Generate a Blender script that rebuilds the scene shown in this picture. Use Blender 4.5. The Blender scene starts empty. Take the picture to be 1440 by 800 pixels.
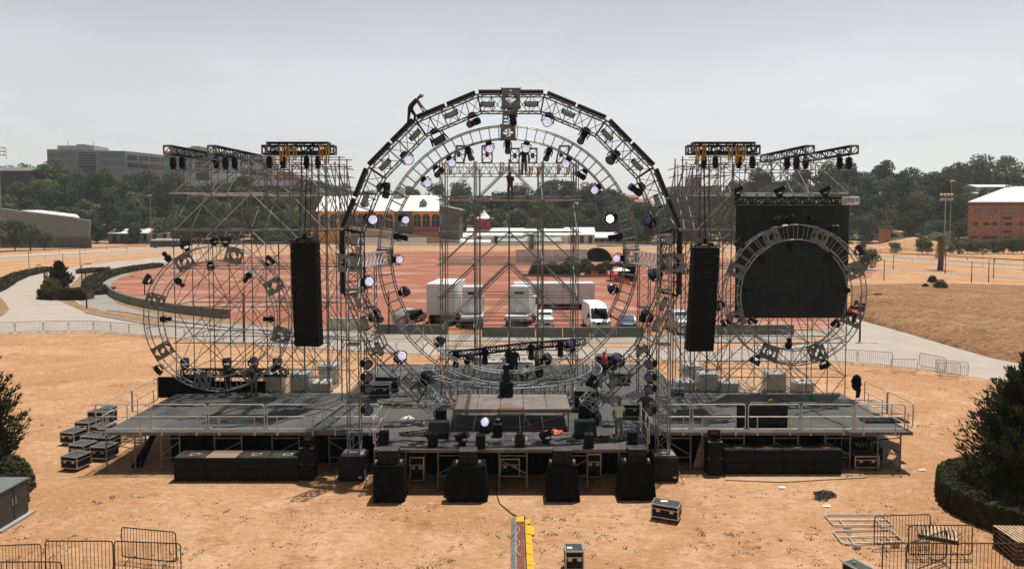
import bpy, bmesh, math, random
from mathutils import Vector, Matrix
import numpy as np
random.seed(7); rng = np.random.default_rng(11)
SC = bpy.context.scene; COL = SC.collection
PI = math.pi; R = math.radians
V = Vector
# ---------------------------------------------------------------- layout helpers
CAMZ, F, PPY = 11.5, 1000.0, 355.0        # camera height, focal length in photo pixels, optical axis row
TH = math.atan(0.05)
CT, ST = math.cos(TH), math.sin(TH)
DECK = 1.8
def ray(x, y):
    u, v = x-720.0, y-PPY
    return V((u, F*CT - v*ST, -F*ST - v*CT))
def PY(x, y, Y):                           # photo measure -> place on the vertical plane at distance Y
    d = ray(x, y); k = Y/d.y
    return V((d.x*k, Y, CAMZ+d.z*k))
def PZ(x, y, z=0.0):                       # photo measure -> place on the horizontal plane at height z
    d = ray(x, y); k = (z-CAMZ)/d.z
    return V((d.x*k, d.y*k, z))
def smooth(a, b, x):
    t = min(1, max(0, (x-a)/(b-a))); return t*t*(3-2*t)
# ---------------------------------------------------------------- object helpers
WL = {}
def tag(o, label=None, cat=None, group=None, kind=None):
    if label: o['label'] = label
    if cat: o['category'] = cat
    if group: o['group'] = group
    if kind: o['kind'] = kind
    return o
def thing(name, label, cat, loc=(0,0,0), group=None, rot=None):
    o = bpy.data.objects.new(name, None); COL.objects.link(o)
    o.empty_display_size = 0.2
    o.location = loc; WL[o] = V(loc)
    if rot is not None:
        o.rotation_euler = rot.to_euler() if isinstance(rot, Matrix) else ((0,0,rot) if isinstance(rot,(int,float)) else rot)
    return tag(o, label, cat, group)
def copy_tree(o, parent=None):
    c = o.copy(); COL.objects.link(c)
    if parent is not None: c.parent = parent
    for ch in list(o.children): copy_tree(ch, c)
    WL[c] = WL.get(o, V((0,0,0)))
    return c
def place(o, loc, rot=None, label=None, group=None, scale=None):
    o.location = loc
    if rot is not None: o.rotation_euler = rot.to_euler() if isinstance(rot, Matrix) else ((0,0,rot) if isinstance(rot,(int,float)) else rot)
    if label: o['label'] = label
    if group: o['group'] = group
    if scale: o.scale = (scale,)*3 if isinstance(scale,(int,float)) else scale
    return o
class MB:
    def __init__(s): s.v = []; s.f = []; s.mi = []
    def add(s, vs, fs, mi=0):
        n = len(s.v); s.v += [tuple(p) for p in vs]; s.f += [tuple(i+n for i in f) for f in fs]; s.mi += [mi]*len(fs); return s
    def box(s, c, size, M=None, mi=0, taper=1.0):
        hx, hy, hz = size[0]/2, size[1]/2, size[2]/2; c = V(c); vs = []
        for z in (-1, 1):
            t = taper if z > 0 else 1.0
            for x, y in ((-1,-1),(1,-1),(1,1),(-1,1)):
                p = V((x*hx*t, y*hy*t, z*hz)); vs.append(c+(M@p if M else p))
        return s.add(vs, [(3,2,1,0),(4,5,6,7),(0,1,5,4),(1,2,6,5),(2,3,7,6),(3,0,4,7)], mi)
    def span(s, lo, hi, mi=0):
        lo, hi = V(lo), V(hi); return s.box((lo+hi)/2, hi-lo, None, mi)
    def tube(s, p, q, r, n=6, r2=None, mi=0, cap=True):
        p, q = V(p), V(q); d = q-p
        if d.length < 1e-6: return s
        a = d.normalized(); u = a.cross(V((0,0,1)) if abs(a.z) < .9 else V((1,0,0))).normalized(); w = a.cross(u)
        r2 = r if r2 is None else r2; vs = []
        for c, rr in ((p, r), (q, r2)):
            for i in range(n):
                t = 2*PI*i/n+PI/n; vs.append(c+u*(rr*math.cos(t))+w*(rr*math.sin(t)))
        fs = [(i, (i+1)%n, n+(i+1)%n, n+i) for i in range(n)]
        if cap: fs += [tuple(range(n-1,-1,-1)), tuple(range(n, 2*n))]
        return s.add(vs, fs, mi)
    def path(s, pts, r, n=6, mi=0, closed=False):
        pts = [V(p) for p in pts]; m = len(pts); vs = []
        up = None
        for i, p in enumerate(pts):
            a = pts[(i+1)%m] if (closed or i < m-1) else p; b = pts[i-1] if (closed or i > 0) else p
            t = (a-b); t = t.normalized() if t.length > 1e-9 else V((0,0,1))
            if up is None: up = t.orthogonal().normalized()
            up = (up - t*up.dot(t)); up = up.normalized() if up.length > 1e-6 else t.orthogonal().normalized()
            w = t.cross(up); rr = r[i] if isinstance(r, (list, tuple)) else r
            for k in range(n):
                g = 2*PI*k/n; vs.append(p+up*(rr*math.cos(g))+w*(rr*math.sin(g)))
        fs = []
        for i in range(m if closed else m-1):
            j = (i+1)%m
            for k in range(n): fs.append((i*n+k, i*n+(k+1)%n, j*n+(k+1)%n, j*n+k))
        if not closed: fs += [tuple(range(n-1,-1,-1)), tuple(range((m-1)*n, m*n))]
        return s.add(vs, fs, mi)
    def lathe(s, c, axis, prof, n=16, mi=0):       # prof: (radius, height along axis)
        c = V(c); a = V(axis).normalized(); u = a.orthogonal().normalized(); w = a.cross(u); vs = []
        for r, h in prof:
            for i in range(n):
                t = 2*PI*i/n; vs.append(c+a*h+u*(r*math.cos(t))+w*(r*math.sin(t)))
        m = len(prof); fs = []
        for j in range(m-1):
            for i in range(n): fs.append((j*n+i, j*n+(i+1)%n, (j+1)*n+(i+1)%n, (j+1)*n+i))
        fs += [tuple(range(n-1,-1,-1)), tuple(range((m-1)*n, m*n))]
        return s.add(vs, fs, mi)
    def ball(s, c, r, n=10, m=7, M=None, mi=0):
        c = V(c); r = V(r) if not isinstance(r, (int,float)) else V((r,r,r)); vs = []; fs = []
        for j in range(m+1):
            ph = -PI/2+PI*j/m
            for i in range(n):
                t = 2*PI*i/n; p = V((r.x*math.cos(ph)*math.cos(t), r.y*math.cos(ph)*math.sin(t), r.z*math.sin(ph)))
                vs.append(c+(M@p if M else p))
        for j in range(m):
            for i in range(n): fs.append((j*n+i, j*n+(i+1)%n, (j+1)*n+(i+1)%n, (j+1)*n+i))
        return s.add(vs, fs, mi)
    def prism(s, poly, off, mi=0):                # polygon (3D points) extruded by vector off
        n = len(poly); poly = [V(p) for p in poly]; off = V(off)
        vs = poly+[p+off for p in poly]
        return s.add(vs, [tuple(range(n)), tuple(range(2*n-1, n-1, -1))]+[(i, n+i, n+(i+1)%n, (i+1)%n) for i in range(n)], mi)
    def quad(s, a, b, c, d, mi=0): return s.add([a,b,c,d], [(0,1,2,3)], mi)
    def build(s, name, mats, parent=None, smooth=False, local=False, origin=None, bevel=0):
        me = bpy.data.meshes.new(name); vs = s.v
        o = bpy.data.objects.new(name, me)
        if parent is not None:
            o.parent = parent; base = V((0,0,0)) if local else WL[parent]; WL[o] = WL[parent]
        else:
            if local: base = V((0,0,0))
            elif origin is not None: base = V(origin)
            else:
                a = np.array(vs); lo, hi = a.min(0), a.max(0); base = V(((lo[0]+hi[0])/2, (lo[1]+hi[1])/2, lo[2]))
            o.location = base; WL[o] = base
        if base.length: vs = [(p[0]-base.x, p[1]-base.y, p[2]-base.z) for p in vs]
        me.from_pydata(vs, [], s.f)
        if not isinstance(mats, (list, tuple)): mats = [mats]
        for m in mats: me.materials.append(m)
        if len(mats) > 1: me.polygons.foreach_set('material_index', s.mi)
        bm = bmesh.new(); bm.from_mesh(me); bmesh.ops.recalc_face_normals(bm, faces=bm.faces)
        if bevel: bmesh.ops.bevel(bm, geom=list(bm.edges), offset=bevel, segments=1, affect='EDGES', clamp_overlap=True)
        bm.to_mesh(me); bm.free()
        if smooth: me.polygons.foreach_set('use_smooth', [True]*len(me.polygons))
        COL.objects.link(o); return o
def rawmesh(name, verts, faces, mat, smooth=False):
    me = bpy.data.meshes.new(name); me.from_pydata(verts, [], faces); me.materials.append(mat)
    if smooth: me.polygons.foreach_set('use_smooth', [True]*len(me.polygons))
    return me
def obj(name, me, parent=None, loc=(0,0,0)):
    o = bpy.data.objects.new(name, me); o.location = loc; COL.objects.link(o)
    if parent is not None: o.parent = parent
    WL[o] = V(loc); return o
# ---------------------------------------------------------------- materials
def nd(nt, t, **kw):
    n = nt.nodes.new(t)
    for k, v in kw.items():
        if k in n.inputs: n.inputs[k].default_value = v
        else: setattr(n, k, v)
    return n
def col4(c): return (c[0], c[1], c[2], 1)
def mat(name, c, rough=.6, metal=0, var=.15, scale=3.0, bump=0, c2=None, spec=.5, obj_rand=0, emit=None, es=0, detail=4):
    m = bpy.data.materials.new(name); m.use_nodes = True; nt = m.node_tree; b = nt.nodes['Principled BSDF']; L = nt.links.new
    b.inputs['Roughness'].default_value = rough; b.inputs['Metallic'].default_value = metal
    b.inputs['Specular IOR Level'].default_value = spec
    g = nd(nt, 'ShaderNodeNewGeometry'); n = nd(nt, 'ShaderNodeTexNoise', Scale=scale, Detail=detail, Roughness=.6)
    L(g.outputs['Position'], n.inputs['Vector'])
    mx = nd(nt, 'ShaderNodeMix', data_type='RGBA')
    a = c; d = c2 if c2 else tuple(max(0, k*(1-var*1.6)) for k in c)
    if not c2: a = tuple(min(1, k*(1+var)) for k in c)
    mx.inputs['A'].default_value = col4(d); mx.inputs['B'].default_value = col4(a)
    rp = nd(nt, 'ShaderNodeMapRange'); rp.inputs['From Min'].default_value = .3; rp.inputs['From Max'].default_value = .7
    L(n.outputs['Fac'], rp.inputs['Value']); L(rp.outputs['Result'], mx.inputs['Factor'])
    out = mx.outputs['Result']
    if obj_rand:
        oi = nd(nt, 'ShaderNodeObjectInfo'); mr = nd(nt, 'ShaderNodeMapRange'); mr.inputs['To Min'].default_value = 1-obj_rand; mr.inputs['To Max'].default_value = 1+obj_rand
        L(oi.outputs['Random'], mr.inputs['Value'])
        mm = nd(nt, 'ShaderNodeVectorMath', operation='SCALE'); L(out, mm.inputs[0]); L(mr.outputs['Result'], mm.inputs['Scale']); out = mm.outputs['Vector']
    L(out, b.inputs['Base Color'])
    if bump:
        n2 = nd(nt, 'ShaderNodeTexNoise', Scale=scale*6, Detail=5); L(g.outputs['Position'], n2.inputs['Vector'])
        bp = nd(nt, 'ShaderNodeBump', Strength=bump, Distance=.05); L(n2.outputs['Fac'], bp.inputs['Height']); L(bp.outputs['Normal'], b.inputs['Normal'])
    if emit: b.inputs['Emission Color'].default_value = col4(emit); b.inputs['Emission Strength'].default_value = es
    return m
M = {}
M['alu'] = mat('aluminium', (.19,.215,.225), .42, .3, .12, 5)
M['alu_ring'] = mat('ring_truss_tube', (.105,.12,.125), .45, .25, .15, 5)
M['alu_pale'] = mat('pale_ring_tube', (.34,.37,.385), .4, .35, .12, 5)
M['alu_dark'] = mat('dull_aluminium_plate', (.17,.20,.21), .5, .2, .15, 4)
M['alu_bright'] = mat('bright_aluminium', (.72,.71,.74), .3, .7, .1, 5)  # on the ring bridges this pale tone carries reflected light
M['galv'] = mat('galvanised_steel', (.22,.235,.23), .55, .2, .25, 2, c2=(.135,.132,.125))
M['rail'] = mat('rail_tube', (.52,.52,.50), .58, .3, .15, 3)
M['black'] = mat('black_powder_coat', (.013,.017,.020), .55, 0, .2, 4, spec=.12)
M['black2'] = mat('black_fixture', (.010,.014,.016), .42, 0, .2, 8, spec=.12)
M['batten'] = mat('batten_grey_black', (.022,.029,.032), .5, 0, .15, 4, spec=.12)
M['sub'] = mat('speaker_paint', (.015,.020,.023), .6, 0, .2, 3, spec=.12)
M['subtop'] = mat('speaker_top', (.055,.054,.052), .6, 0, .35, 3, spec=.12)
M['subply'] = mat('bare_ply_lid', (.30,.20,.14), .8, 0, .15, 6)
M['grille'] = mat('speaker_grille', (.008,.012,.014), .75, 0, .2, 30, spec=.12)
M['drape'] = mat('black_cloth', (.004,.007,.009), .95, 0, .2, 2, spec=.15)
M['screen'] = mat('led_screen', (.028,.041,.045), .65, 0, .12, 1.2, spec=.12)
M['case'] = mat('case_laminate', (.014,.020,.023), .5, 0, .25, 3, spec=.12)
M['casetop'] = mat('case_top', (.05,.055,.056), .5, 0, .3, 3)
M['caseedge'] = mat('case_edge_alu', (.5,.5,.49), .4, .7, .15, 6)
M['tube_lamp'] = mat('strobe_tube_housing', (.19,.23,.215), .4, 0, .1, 4)
M['yellow'] = mat('yellow_plastic', (.75,.42,.01), .5, 0, .1, 4)
M['strap'] = mat('yellow_strap', (.50,.30,.04), .8, 0, .3, 9)
M['orange'] = mat('orange_plastic', (.8,.13,.02), .5, 0, .1, 4)
M['red'] = mat('red_paint', (.45,.03,.04), .5, 0, .1, 4)
M['white'] = mat('white_paint', (.76,.77,.77), .45, 0, .06, 2)
M['roofwhite'] = mat('white_metal_roof', (.80,.81,.81), .5, 0, .06, .4)
M['ibc'] = mat('tank_plastic', (.62,.66,.65), .35, 0, .12, 2)
M['glass'] = mat('dark_glass', (.02,.025,.028), .08, 0, .1, 1)
M['rubber'] = mat('rubber', (.015,.015,.015), .85, 0, .1, 5, spec=.12)
M['plywood'] = mat('plywood', (.52,.33,.18), .75, 0, .12, 2.5)
M['riser'] = mat('riser_ply', (.20,.165,.145), .7, 0, .22, 1.4)
M['wood'] = mat('pallet_wood', (.56,.38,.24), .8, 0, .3, 5)
M['rust'] = mat('rusted_rail', (.06,.052,.046), .6, .4, .35, 6)
M['conc'] = mat('concrete_grey', (.38,.37,.34), .85, 0, .12, .5)
M['jersey'] = mat('white_concrete_barrier', (.62,.61,.58), .8, 0, .1, 1)
M['greenwall'] = mat('green_barrier_paint', (.11,.135,.105), .7, 0, .2, 1.2, c2=(.15,.155,.125))
M['orangewall'] = mat('orange_render', (.80,.37,.095), .85, 0, .08, .2)
M['greywall'] = mat('dark_grey_render', (.115,.11,.105), .85, 0, .08, .2)
M['brick'] = mat('brick_orange', (.35,.18,.115), .85, 0, .14, .6, detail=8)
M['officeconc'] = mat('office_concrete', (.40,.40,.385), .85, 0, .1, .15)
M['officeglass'] = mat('office_glass', (.17,.26,.29), .12, 0, .2, .3)
M['shed'] = mat('grey_sheet_cladding', (.20,.24,.255), .6, 0, .08, .3)
M['redroof'] = mat('terracotta_roof', (.38,.13,.075), .85, 0, .2, .6)
M['brownroof'] = mat('brown_roof', (.12,.075,.06), .85, 0, .2, .6)
M['greenroof'] = mat('green_roof', (.16,.21,.18), .7, 0, .1, .3)
M['cream'] = mat('cream_wall', (.55,.5,.42), .85, 0, .1, .3)
M['bark'] = mat('bark', (.07,.05,.037), .9, 0, .3, 3)
M['signgrey'] = mat('plaque_white', (.6,.6,.58), .7, 0, .1, 3)
M['logo'] = mat('orange_logo', (.75,.33,.04), .6, 0, .1, 5)
M['skin'] = mat('skin', (.20,.10,.065), .6, 0, .1, 12)
M['hair'] = mat('dark_hair', (.012,.01,.009), .7, 0, .2, 30)
M['buspaint'] = mat('bus_green', (.03,.07,.05), .4, 0, .1, 1)
M['silver'] = mat('silver_paint', (.45,.46,.47), .3, .5, .05, 2)
M['bluecar'] = mat('blue_grey_paint', (.10,.13,.19), .3, .4, .05, 2)
M['darkcar'] = mat('dark_paint', (.02,.024,.026), .3, .2, .05, 2)
M['cont'] = mat('container_pale_grey', (.62,.66,.69), .5, 0, .06, .8)
M['headlight'] = mat('headlamp_glass', (.5,.5,.5), .15, .3, .1, 5)
M['cable'] = mat('black_cable', (.012,.012,.012), .6)
M['cable_or'] = mat('orange_cable', (.75,.16,.04), .6)
M['copper'] = mat('copper_cable', (.32,.10,.05), .5, 0, .3, 12)
M['green_can'] = mat('green_plastic', (.03,.30,.07), .5)
M['paper'] = mat('white_paper', (.75,.75,.74), .8)
M['plate'] = mat('base_plate', (.28,.27,.25), .6, .5, .2, 4)
M['palmtrunk'] = mat('palm_trunk', (.13,.10,.075), .9, 0, .3, 3)
M['cabinet'] = mat('cabinet_grey_paint', (.045,.058,.066), .5, .1, .1, 1)
M['cabinet_top'] = mat('cabinet_roof_paint', (.16,.175,.185), .6, 0, .15, 1)
M['deckedge'] = mat('deck_edge', (.17,.145,.125), .7, 0, .25, 2)
def foliage(name, c, var=.5, scale=.5, rnd=.38, trans=.22):
    m = mat(name, c, .75, 0, var, scale, spec=.15, obj_rand=rnd, c2=tuple(k*.62 for k in c)); nt = m.node_tree; L = nt.links.new; b = nt.nodes['Principled BSDF']
    src = b.inputs['Base Color'].links[0].from_socket; t = nd(nt, 'ShaderNodeBsdfTranslucent'); L(src, t.inputs['Color'])
    mx = nd(nt, 'ShaderNodeMixShader'); mx.inputs[0].default_value = trans; L(b.outputs[0], mx.inputs[1]); L(t.outputs[0], mx.inputs[2]); L(mx.outputs[0], nt.nodes['Material Output'].inputs['Surface']); return m
M['leaf_dark'] = foliage('foliage_dark', (.115,.150,.080))
M['leaf_olive'] = foliage('foliage_olive', (.165,.180,.095))
M['leaf_deep'] = foliage('foliage_deep', (.090,.122,.076))
M['cypress'] = foliage('cypress_green', (.056,.072,.036), .4, 2.5, .05)
M['hedge'] = foliage('hedge_green', (.085,.088,.042), .5, 3, .08)
M['hedge_yel'] = foliage('shrub_yellow_green', (.16,.14,.035), .4, 3, .08)
M['clods'] = mat('dark_clods', (.13,.08,.042), .95, 0, .4, 3, spec=.05)
M['drygrass'] = mat('dry_grass', (.27,.19,.085), .9, 0, .3, 2, c2=(.15,.125,.05))
# lens materials: a cluster of small cells
def lens(name, base, es):
    m = bpy.data.materials.new(name); m.use_nodes = True; nt = m.node_tree; b = nt.nodes['Principled BSDF']; L = nt.links.new
    tc = nd(nt, 'ShaderNodeTexCoord'); vo = nd(nt, 'ShaderNodeTexVoronoi', Scale=13.0); L(tc.outputs['Object'], vo.inputs['Vector'])
    cr = nd(nt, 'ShaderNodeValToRGB'); cr.color_ramp.elements[0].position = .25; cr.color_ramp.elements[0].color = col4(base)
    cr.color_ramp.elements[1].position = .6; cr.color_ramp.elements[1].color = (base[0]*.58, base[1]*.57, base[2]*.72, 1)
    L(vo.outputs['Distance'], cr.inputs['Fac']); L(cr.outputs['Color'], b.inputs['Base Color']); L(cr.outputs['Color'], b.inputs['Emission Color'])
    b.inputs['Emission Strength'].default_value = es; b.inputs['Roughness'].default_value = .2
    return m
M['lens_lit'] = lens('lens_glowing', (.86,.85,1.0), .85)
M['lens_off'] = lens('lens_dark', (.085,.10,.19), 0.0)
M['lens_hot'] = mat('lens_burning', (.9,.88,1), .2, emit=(.93,.9,1), es=14)
# ---- ground
def ground_mat(mname='dry_dirt', tint=None):
    m = bpy.data.materials.new(mname); m.use_nodes = True; nt = m.node_tree; b = nt.nodes['Principled BSDF']; L = nt.links.new
    b.inputs['Roughness'].default_value = .95; b.inputs['Specular IOR Level'].default_value = .1
    g = nd(nt, 'ShaderNodeNewGeometry')
    def noise(sc, det=5, ro=.6, stretch=None):
        n = nd(nt, 'ShaderNodeTexNoise', Scale=sc, Detail=det, Roughness=ro)
        if stretch:
            mp = nd(nt, 'ShaderNodeMapping'); mp.inputs['Scale'].default_value = stretch; L(g.outputs['Position'], mp.inputs['Vector']); L(mp.outputs['Vector'], n.inputs['Vector'])
        else: L(g.outputs['Position'], n.inputs['Vector'])
        return n.outputs['Fac']
    def mix(fac, a, bb, lo, hi):
        mr = nd(nt, 'ShaderNodeMapRange', interpolation_type='SMOOTHSTEP'); mr.inputs['From Min'].default_value = lo; mr.inputs['From Max'].default_value = hi; L(fac, mr.inputs['Value'])
        mx = nd(nt, 'ShaderNodeMix', data_type='RGBA'); L(mr.outputs['Result'], mx.inputs['Factor'])
        if isinstance(a, tuple): mx.inputs['A'].default_value = col4(a)
        else: L(a, mx.inputs['A'])
        if isinstance(bb, tuple): mx.inputs['B'].default_value = col4(bb)
        else: L(bb, mx.inputs['B'])
        return mx.outputs['Result']
    c = mix(noise(.11, 3), (0.460,0.248,0.124), (0.599,0.358,0.203), .35, .65)
    c = mix(noise(.55, 6, .65), c, (0.663,0.413,0.254), .44, .70)
    c = mix(noise(1.7, 8, .8, (1,1.7,1)), c, (0.396,0.193,0.088), .44, .70)
    c = mix(noise(.085, 6, .7, (1,1.5,1)), c, (0.449,0.237,0.112), .46, .62)
    c = mix(noise(.21, 8, .78, (1,1.7,1)), c, (0.321,0.138,0.059), .54, .68)      # reddish worn patches
    c = mix(noise(.62, 8, .8, (1,1.9,1)), c, (0.289,0.132,0.059), .56, .70)
    c = mix(noise(2.6, 8, .85, (1,1.5,1)), c, (0.717,0.479,0.319), .50, .68)
    c = mix(noise(1.1, 8, .78, (1,2.5,1)), c, (0.150,0.110,0.053), .61, .70)      # thin dry grass
    c = mix(noise(6.5, 8, .85), c, (0.235,0.127,0.059), .52, .66)
    c = mix(noise(14., 6, .85), c, (0.128,0.088,0.047), .60, .70)
    c = mix(noise(24., 4, .8), c, (0.717,0.506,0.354), .58, .74)
    if tint:
        c = mix(noise(.13, 9, .8, (1,2.2,1)), c, (.13,.115,.055), .56, .66); c = mix(noise(.10, 9, .8, (1,1.6,1)), c, (.33,.13,.055), .60, .70); c = mix(noise(1.9, 7, .8), c, (.22,.125,.065), .46, .62)
        tm = nd(nt, 'ShaderNodeMix', data_type='RGBA', blend_type='MULTIPLY'); tm.inputs['Factor'].default_value = 1; L(c, tm.inputs['A']); tm.inputs['B'].default_value = col4(tint); c = tm.outputs['Result']
    L(c, b.inputs['Base Color'])
    ad = nd(nt, 'ShaderNodeMath', operation='ADD'); L(noise(5, 8, .7), ad.inputs[0]); L(noise(28, 5, .7), ad.inputs[1])
    bp = nd(nt, 'ShaderNodeBump', Strength=.6, Distance=.06); L(ad.outputs[0], bp.inputs['Height']); L(bp.outputs['Normal'], b.inputs['Normal'])
    return m
M['dirt'] = ground_mat('dry_dirt')
M['bank'] = mat('dry_bank', (.36,.205,.10), .95, 0, .2, .16, bump=.5, c2=(.19,.115,.062), spec=.1, detail=12)
for _n in M['bank'].node_tree.nodes:
    if _n.type == 'TEX_NOISE' and abs(_n.inputs['Scale'].default_value-.16) < .01: _n.inputs['Roughness'].default_value = .78
M['bank'] = ground_mat('rough_dry_bank', (.68,.66,.65))
M['road'] = mat('pale_concrete_road', (.445,.385,.335), .9, 0, .06, .35, bump=.08, spec=.2, detail=8)
M['asphalt'] = mat('worn_asphalt', (.33,.30,.27), .9, 0, .12, .4, spec=.2, detail=8)
M['track'] = mat('race_track_sand', (.47,.33,.23), .95, 0, .1, .06, spec=.1)
M['verge'] = mat('dry_verge', (.40,.245,.135), .95, 0, .2, .9, c2=(.19,.125,.07), spec=.1, detail=9)
def clay_mat():
    m = mat('red_clay', (.345,.135,.085), .95, 0, .1, .09, spec=.1, detail=7); nt = m.node_tree; L = nt.links.new; b = nt.nodes['Principled BSDF']
    src = b.inputs['Base Color'].links[0].from_socket
    g = nd(nt, 'ShaderNodeNewGeometry'); mp = nd(nt, 'ShaderNodeMapping'); mp.inputs['Scale'].default_value = (.06,.13,1); mp.inputs['Rotation'].default_value = (0,0,.3)
    n = nd(nt, 'ShaderNodeTexNoise', Scale=1.0, Detail=8.0, Roughness=.65, Distortion=.8); L(g.outputs['Position'], mp.inputs['Vector']); L(mp.outputs['Vector'], n.inputs['Vector'])
    mr = nd(nt, 'ShaderNodeMapRange'); mr.inputs['From Min'].default_value = .50; mr.inputs['From Max'].default_value = .62; L(n.outputs['Fac'], mr.inputs['Value'])
    mx = nd(nt, 'ShaderNodeMix', data_type='RGBA'); L(src, mx.inputs['A']); mx.inputs['B'].default_value = (.46,.30,.235,1)
    ml = nd(nt, 'ShaderNodeMath', operation='MULTIPLY'); ml.inputs[1].default_value = .75; L(mr.outputs['Result'], ml.inputs[0]); L(ml.outputs[0], mx.inputs['Factor'])
    L(mx.outputs['Result'], b.inputs['Base Color']); return m
M['clay'] = clay_mat()
def deck_mat():
    m = bpy.data.materials.new('stage_deck_panels'); m.use_nodes = True; nt = m.node_tree; b = nt.nodes['Principled BSDF']; L = nt.links.new
    g = nd(nt, 'ShaderNodeNewGeometry'); mp = nd(nt, 'ShaderNodeMapping'); mp.inputs['Location'].default_value = (.3,.45,0); L(g.outputs['Position'], mp.inputs['Vector'])
    br = nd(nt, 'ShaderNodeTexBrick', Scale=1.0); br.offset = 0; br.inputs['Brick Width'].default_value = 1.22; br.inputs['Row Height'].default_value = 2.44
    br.inputs['Mortar Size'].default_value = .014; br.inputs['Color1'].default_value = (.030,.034,.036,1); br.inputs['Color2'].default_value = (.10,.10,.097,1); br.inputs['Mortar'].default_value = (.02,.02,.02,1)
    br.inputs['Bias'].default_value = .1
    L(mp.outputs['Vector'], br.inputs['Vector'])
    n = nd(nt, 'ShaderNodeTexNoise', Scale=.8, Detail=8, Roughness=.7); L(g.outputs['Position'], n.inputs['Vector'])
    mr = nd(nt, 'ShaderNodeMapRange'); mr.inputs['From Min'].default_value = .40; mr.inputs['From Max'].default_value = .68; mr.inputs['To Max'].default_value = .6; L(n.outputs['Fac'], mr.inputs['Value'])
    mx = nd(nt, 'ShaderNodeMix', data_type='RGBA'); L(mr.outputs['Result'], mx.inputs['Factor']); L(br.outputs['Color'], mx.inputs['A']); mx.inputs['B'].default_value = (.135,.128,.118,1)
    L(mx.outputs['Result'], b.inputs['Base Color']); b.inputs['Roughness'].default_value = .75; b.inputs['Specular IOR Level'].default_value = .3
    return m
M['deck'] = deck_mat()
M['litter'] = mat('leaf_litter', (.10,.085,.05), .95, 0, .3, .08, c2=(.055,.055,.035), spec=.05, detail=8)
# ================================================================ camera, sky, sun
cam = bpy.data.cameras.new('camera'); co = bpy.data.objects.new('camera', cam); COL.objects.link(co)
cam.sensor_width = 36; cam.lens = F/1440*36; cam.shift_y = -45/1440; cam.clip_end = 5000; cam.clip_start = .5
co.location = (0,0,CAMZ); co.rotation_euler = (PI/2-TH, 0, 0); SC.camera = co
SUND = V((.31,.44,1.9)).normalized()                # towards the sun: high, ahead of the camera, a little to the right
sl = bpy.data.lights.new('sun', 'SUN'); so = bpy.data.objects.new('sun', sl); COL.objects.link(so)
sl.energy = 4.6; sl.angle = R(.6); sl.color = (1,.955,.88)
so.location = (0,0,60); so.rotation_euler = (-SUND).to_track_quat('-Z', 'Y').to_euler()
w = bpy.data.worlds.new('World'); SC.world = w; w.use_nodes = True; nt = w.node_tree; L = nt.links.new
bg = nt.nodes['Background']
sky = nd(nt, 'ShaderNodeTexSky', sky_type='NISHITA'); sky.sun_disc = False
sky.sun_elevation = math.asin(SUND.z); sky.sun_rotation = math.atan2(SUND.x, SUND.y)
sky.air_density = 1.6; sky.dust_density = 6.0; sky.ozone_density = 1.0; sky.altitude = 2200
hs = nd(nt, 'ShaderNodeHueSaturation', Saturation=.16); L(sky.outputs['Color'], hs.inputs['Color'])
# thin high haze with a few faint cloud wisps
tc = nd(nt, 'ShaderNodeTexCoord'); mp = nd(nt, 'ShaderNodeMapping'); mp.inputs['Scale'].default_value = (2.2,2.2,7); L(tc.outputs['Generated'], mp.inputs['Vector'])
n1 = nd(nt, 'ShaderNodeTexNoise', Scale=1.6, Detail=7, Roughness=.6); L(mp.outputs['Vector'], n1.inputs['Vector'])
mr = nd(nt, 'ShaderNodeMapRange'); mr.inputs['From Min'].default_value = .45; mr.inputs['From Max'].default_value = .8; mr.inputs['To Min'].default_value = 1.0; mr.inputs['To Max'].default_value = 1.12
L(n1.outputs['Fac'], mr.inputs['Value'])
ms = nd(nt, 'ShaderNodeVectorMath', operation='SCALE'); L(hs.outputs['Color'], ms.inputs[0]); L(mr.outputs['Result'], ms.inputs['Scale'])
se = nd(nt, 'ShaderNodeSeparateXYZ'); L(tc.outputs['Generated'], se.inputs[0])
er = nd(nt, 'ShaderNodeMapRange', interpolation_type='SMOOTHSTEP'); er.inputs['From Min'].default_value = .10; er.inputs['From Max'].default_value = .34; er.inputs['To Min'].default_value = 1.30; er.inputs['To Max'].default_value = 1.00
L(se.outputs['Z'], er.inputs['Value'])
m2 = nd(nt, 'ShaderNodeVectorMath', operation='SCALE'); L(ms.outputs['Vector'], m2.inputs[0]); L(er.outputs['Result'], m2.inputs['Scale'])
ez = nd(nt, 'ShaderNodeMapRange', interpolation_type='SMOOTHSTEP'); ez.inputs['From Min'].default_value = .30; ez.inputs['From Max'].default_value = .75; ez.inputs['To Min'].default_value = 1.0; ez.inputs['To Max'].default_value = .42
L(se.outputs['Z'], ez.inputs['Value'])
m3 = nd(nt, 'ShaderNodeVectorMath', operation='SCALE'); L(m2.outputs['Vector'], m3.inputs[0]); L(ez.outputs['Result'], m3.inputs['Scale'])
ey = nd(nt, 'ShaderNodeMapRange', interpolation_type='SMOOTHSTEP'); ey.inputs['From Min'].default_value = -.7; ey.inputs['From Max'].default_value = .5; ey.inputs['To Min'].default_value = .58; ey.inputs['To Max'].default_value = 1.0
L(se.outputs['Y'], ey.inputs['Value'])                # hazy sky is dimmer on the side away from the sun
m4 = nd(nt, 'ShaderNodeVectorMath', operation='SCALE'); L(m3.outputs['Vector'], m4.inputs[0]); L(ey.outputs['Result'], m4.inputs['Scale'])
L(m4.outputs['Vector'], bg.inputs['Color']); bg.inputs['Strength'].default_value = .10
SC.view_settings.view_transform = 'Standard'; SC.view_settings.look = 'None'; SC.view_settings.exposure = 0; SC.view_settings.gamma = 1
SC.view_settings.use_curve_mapping = False
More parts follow.
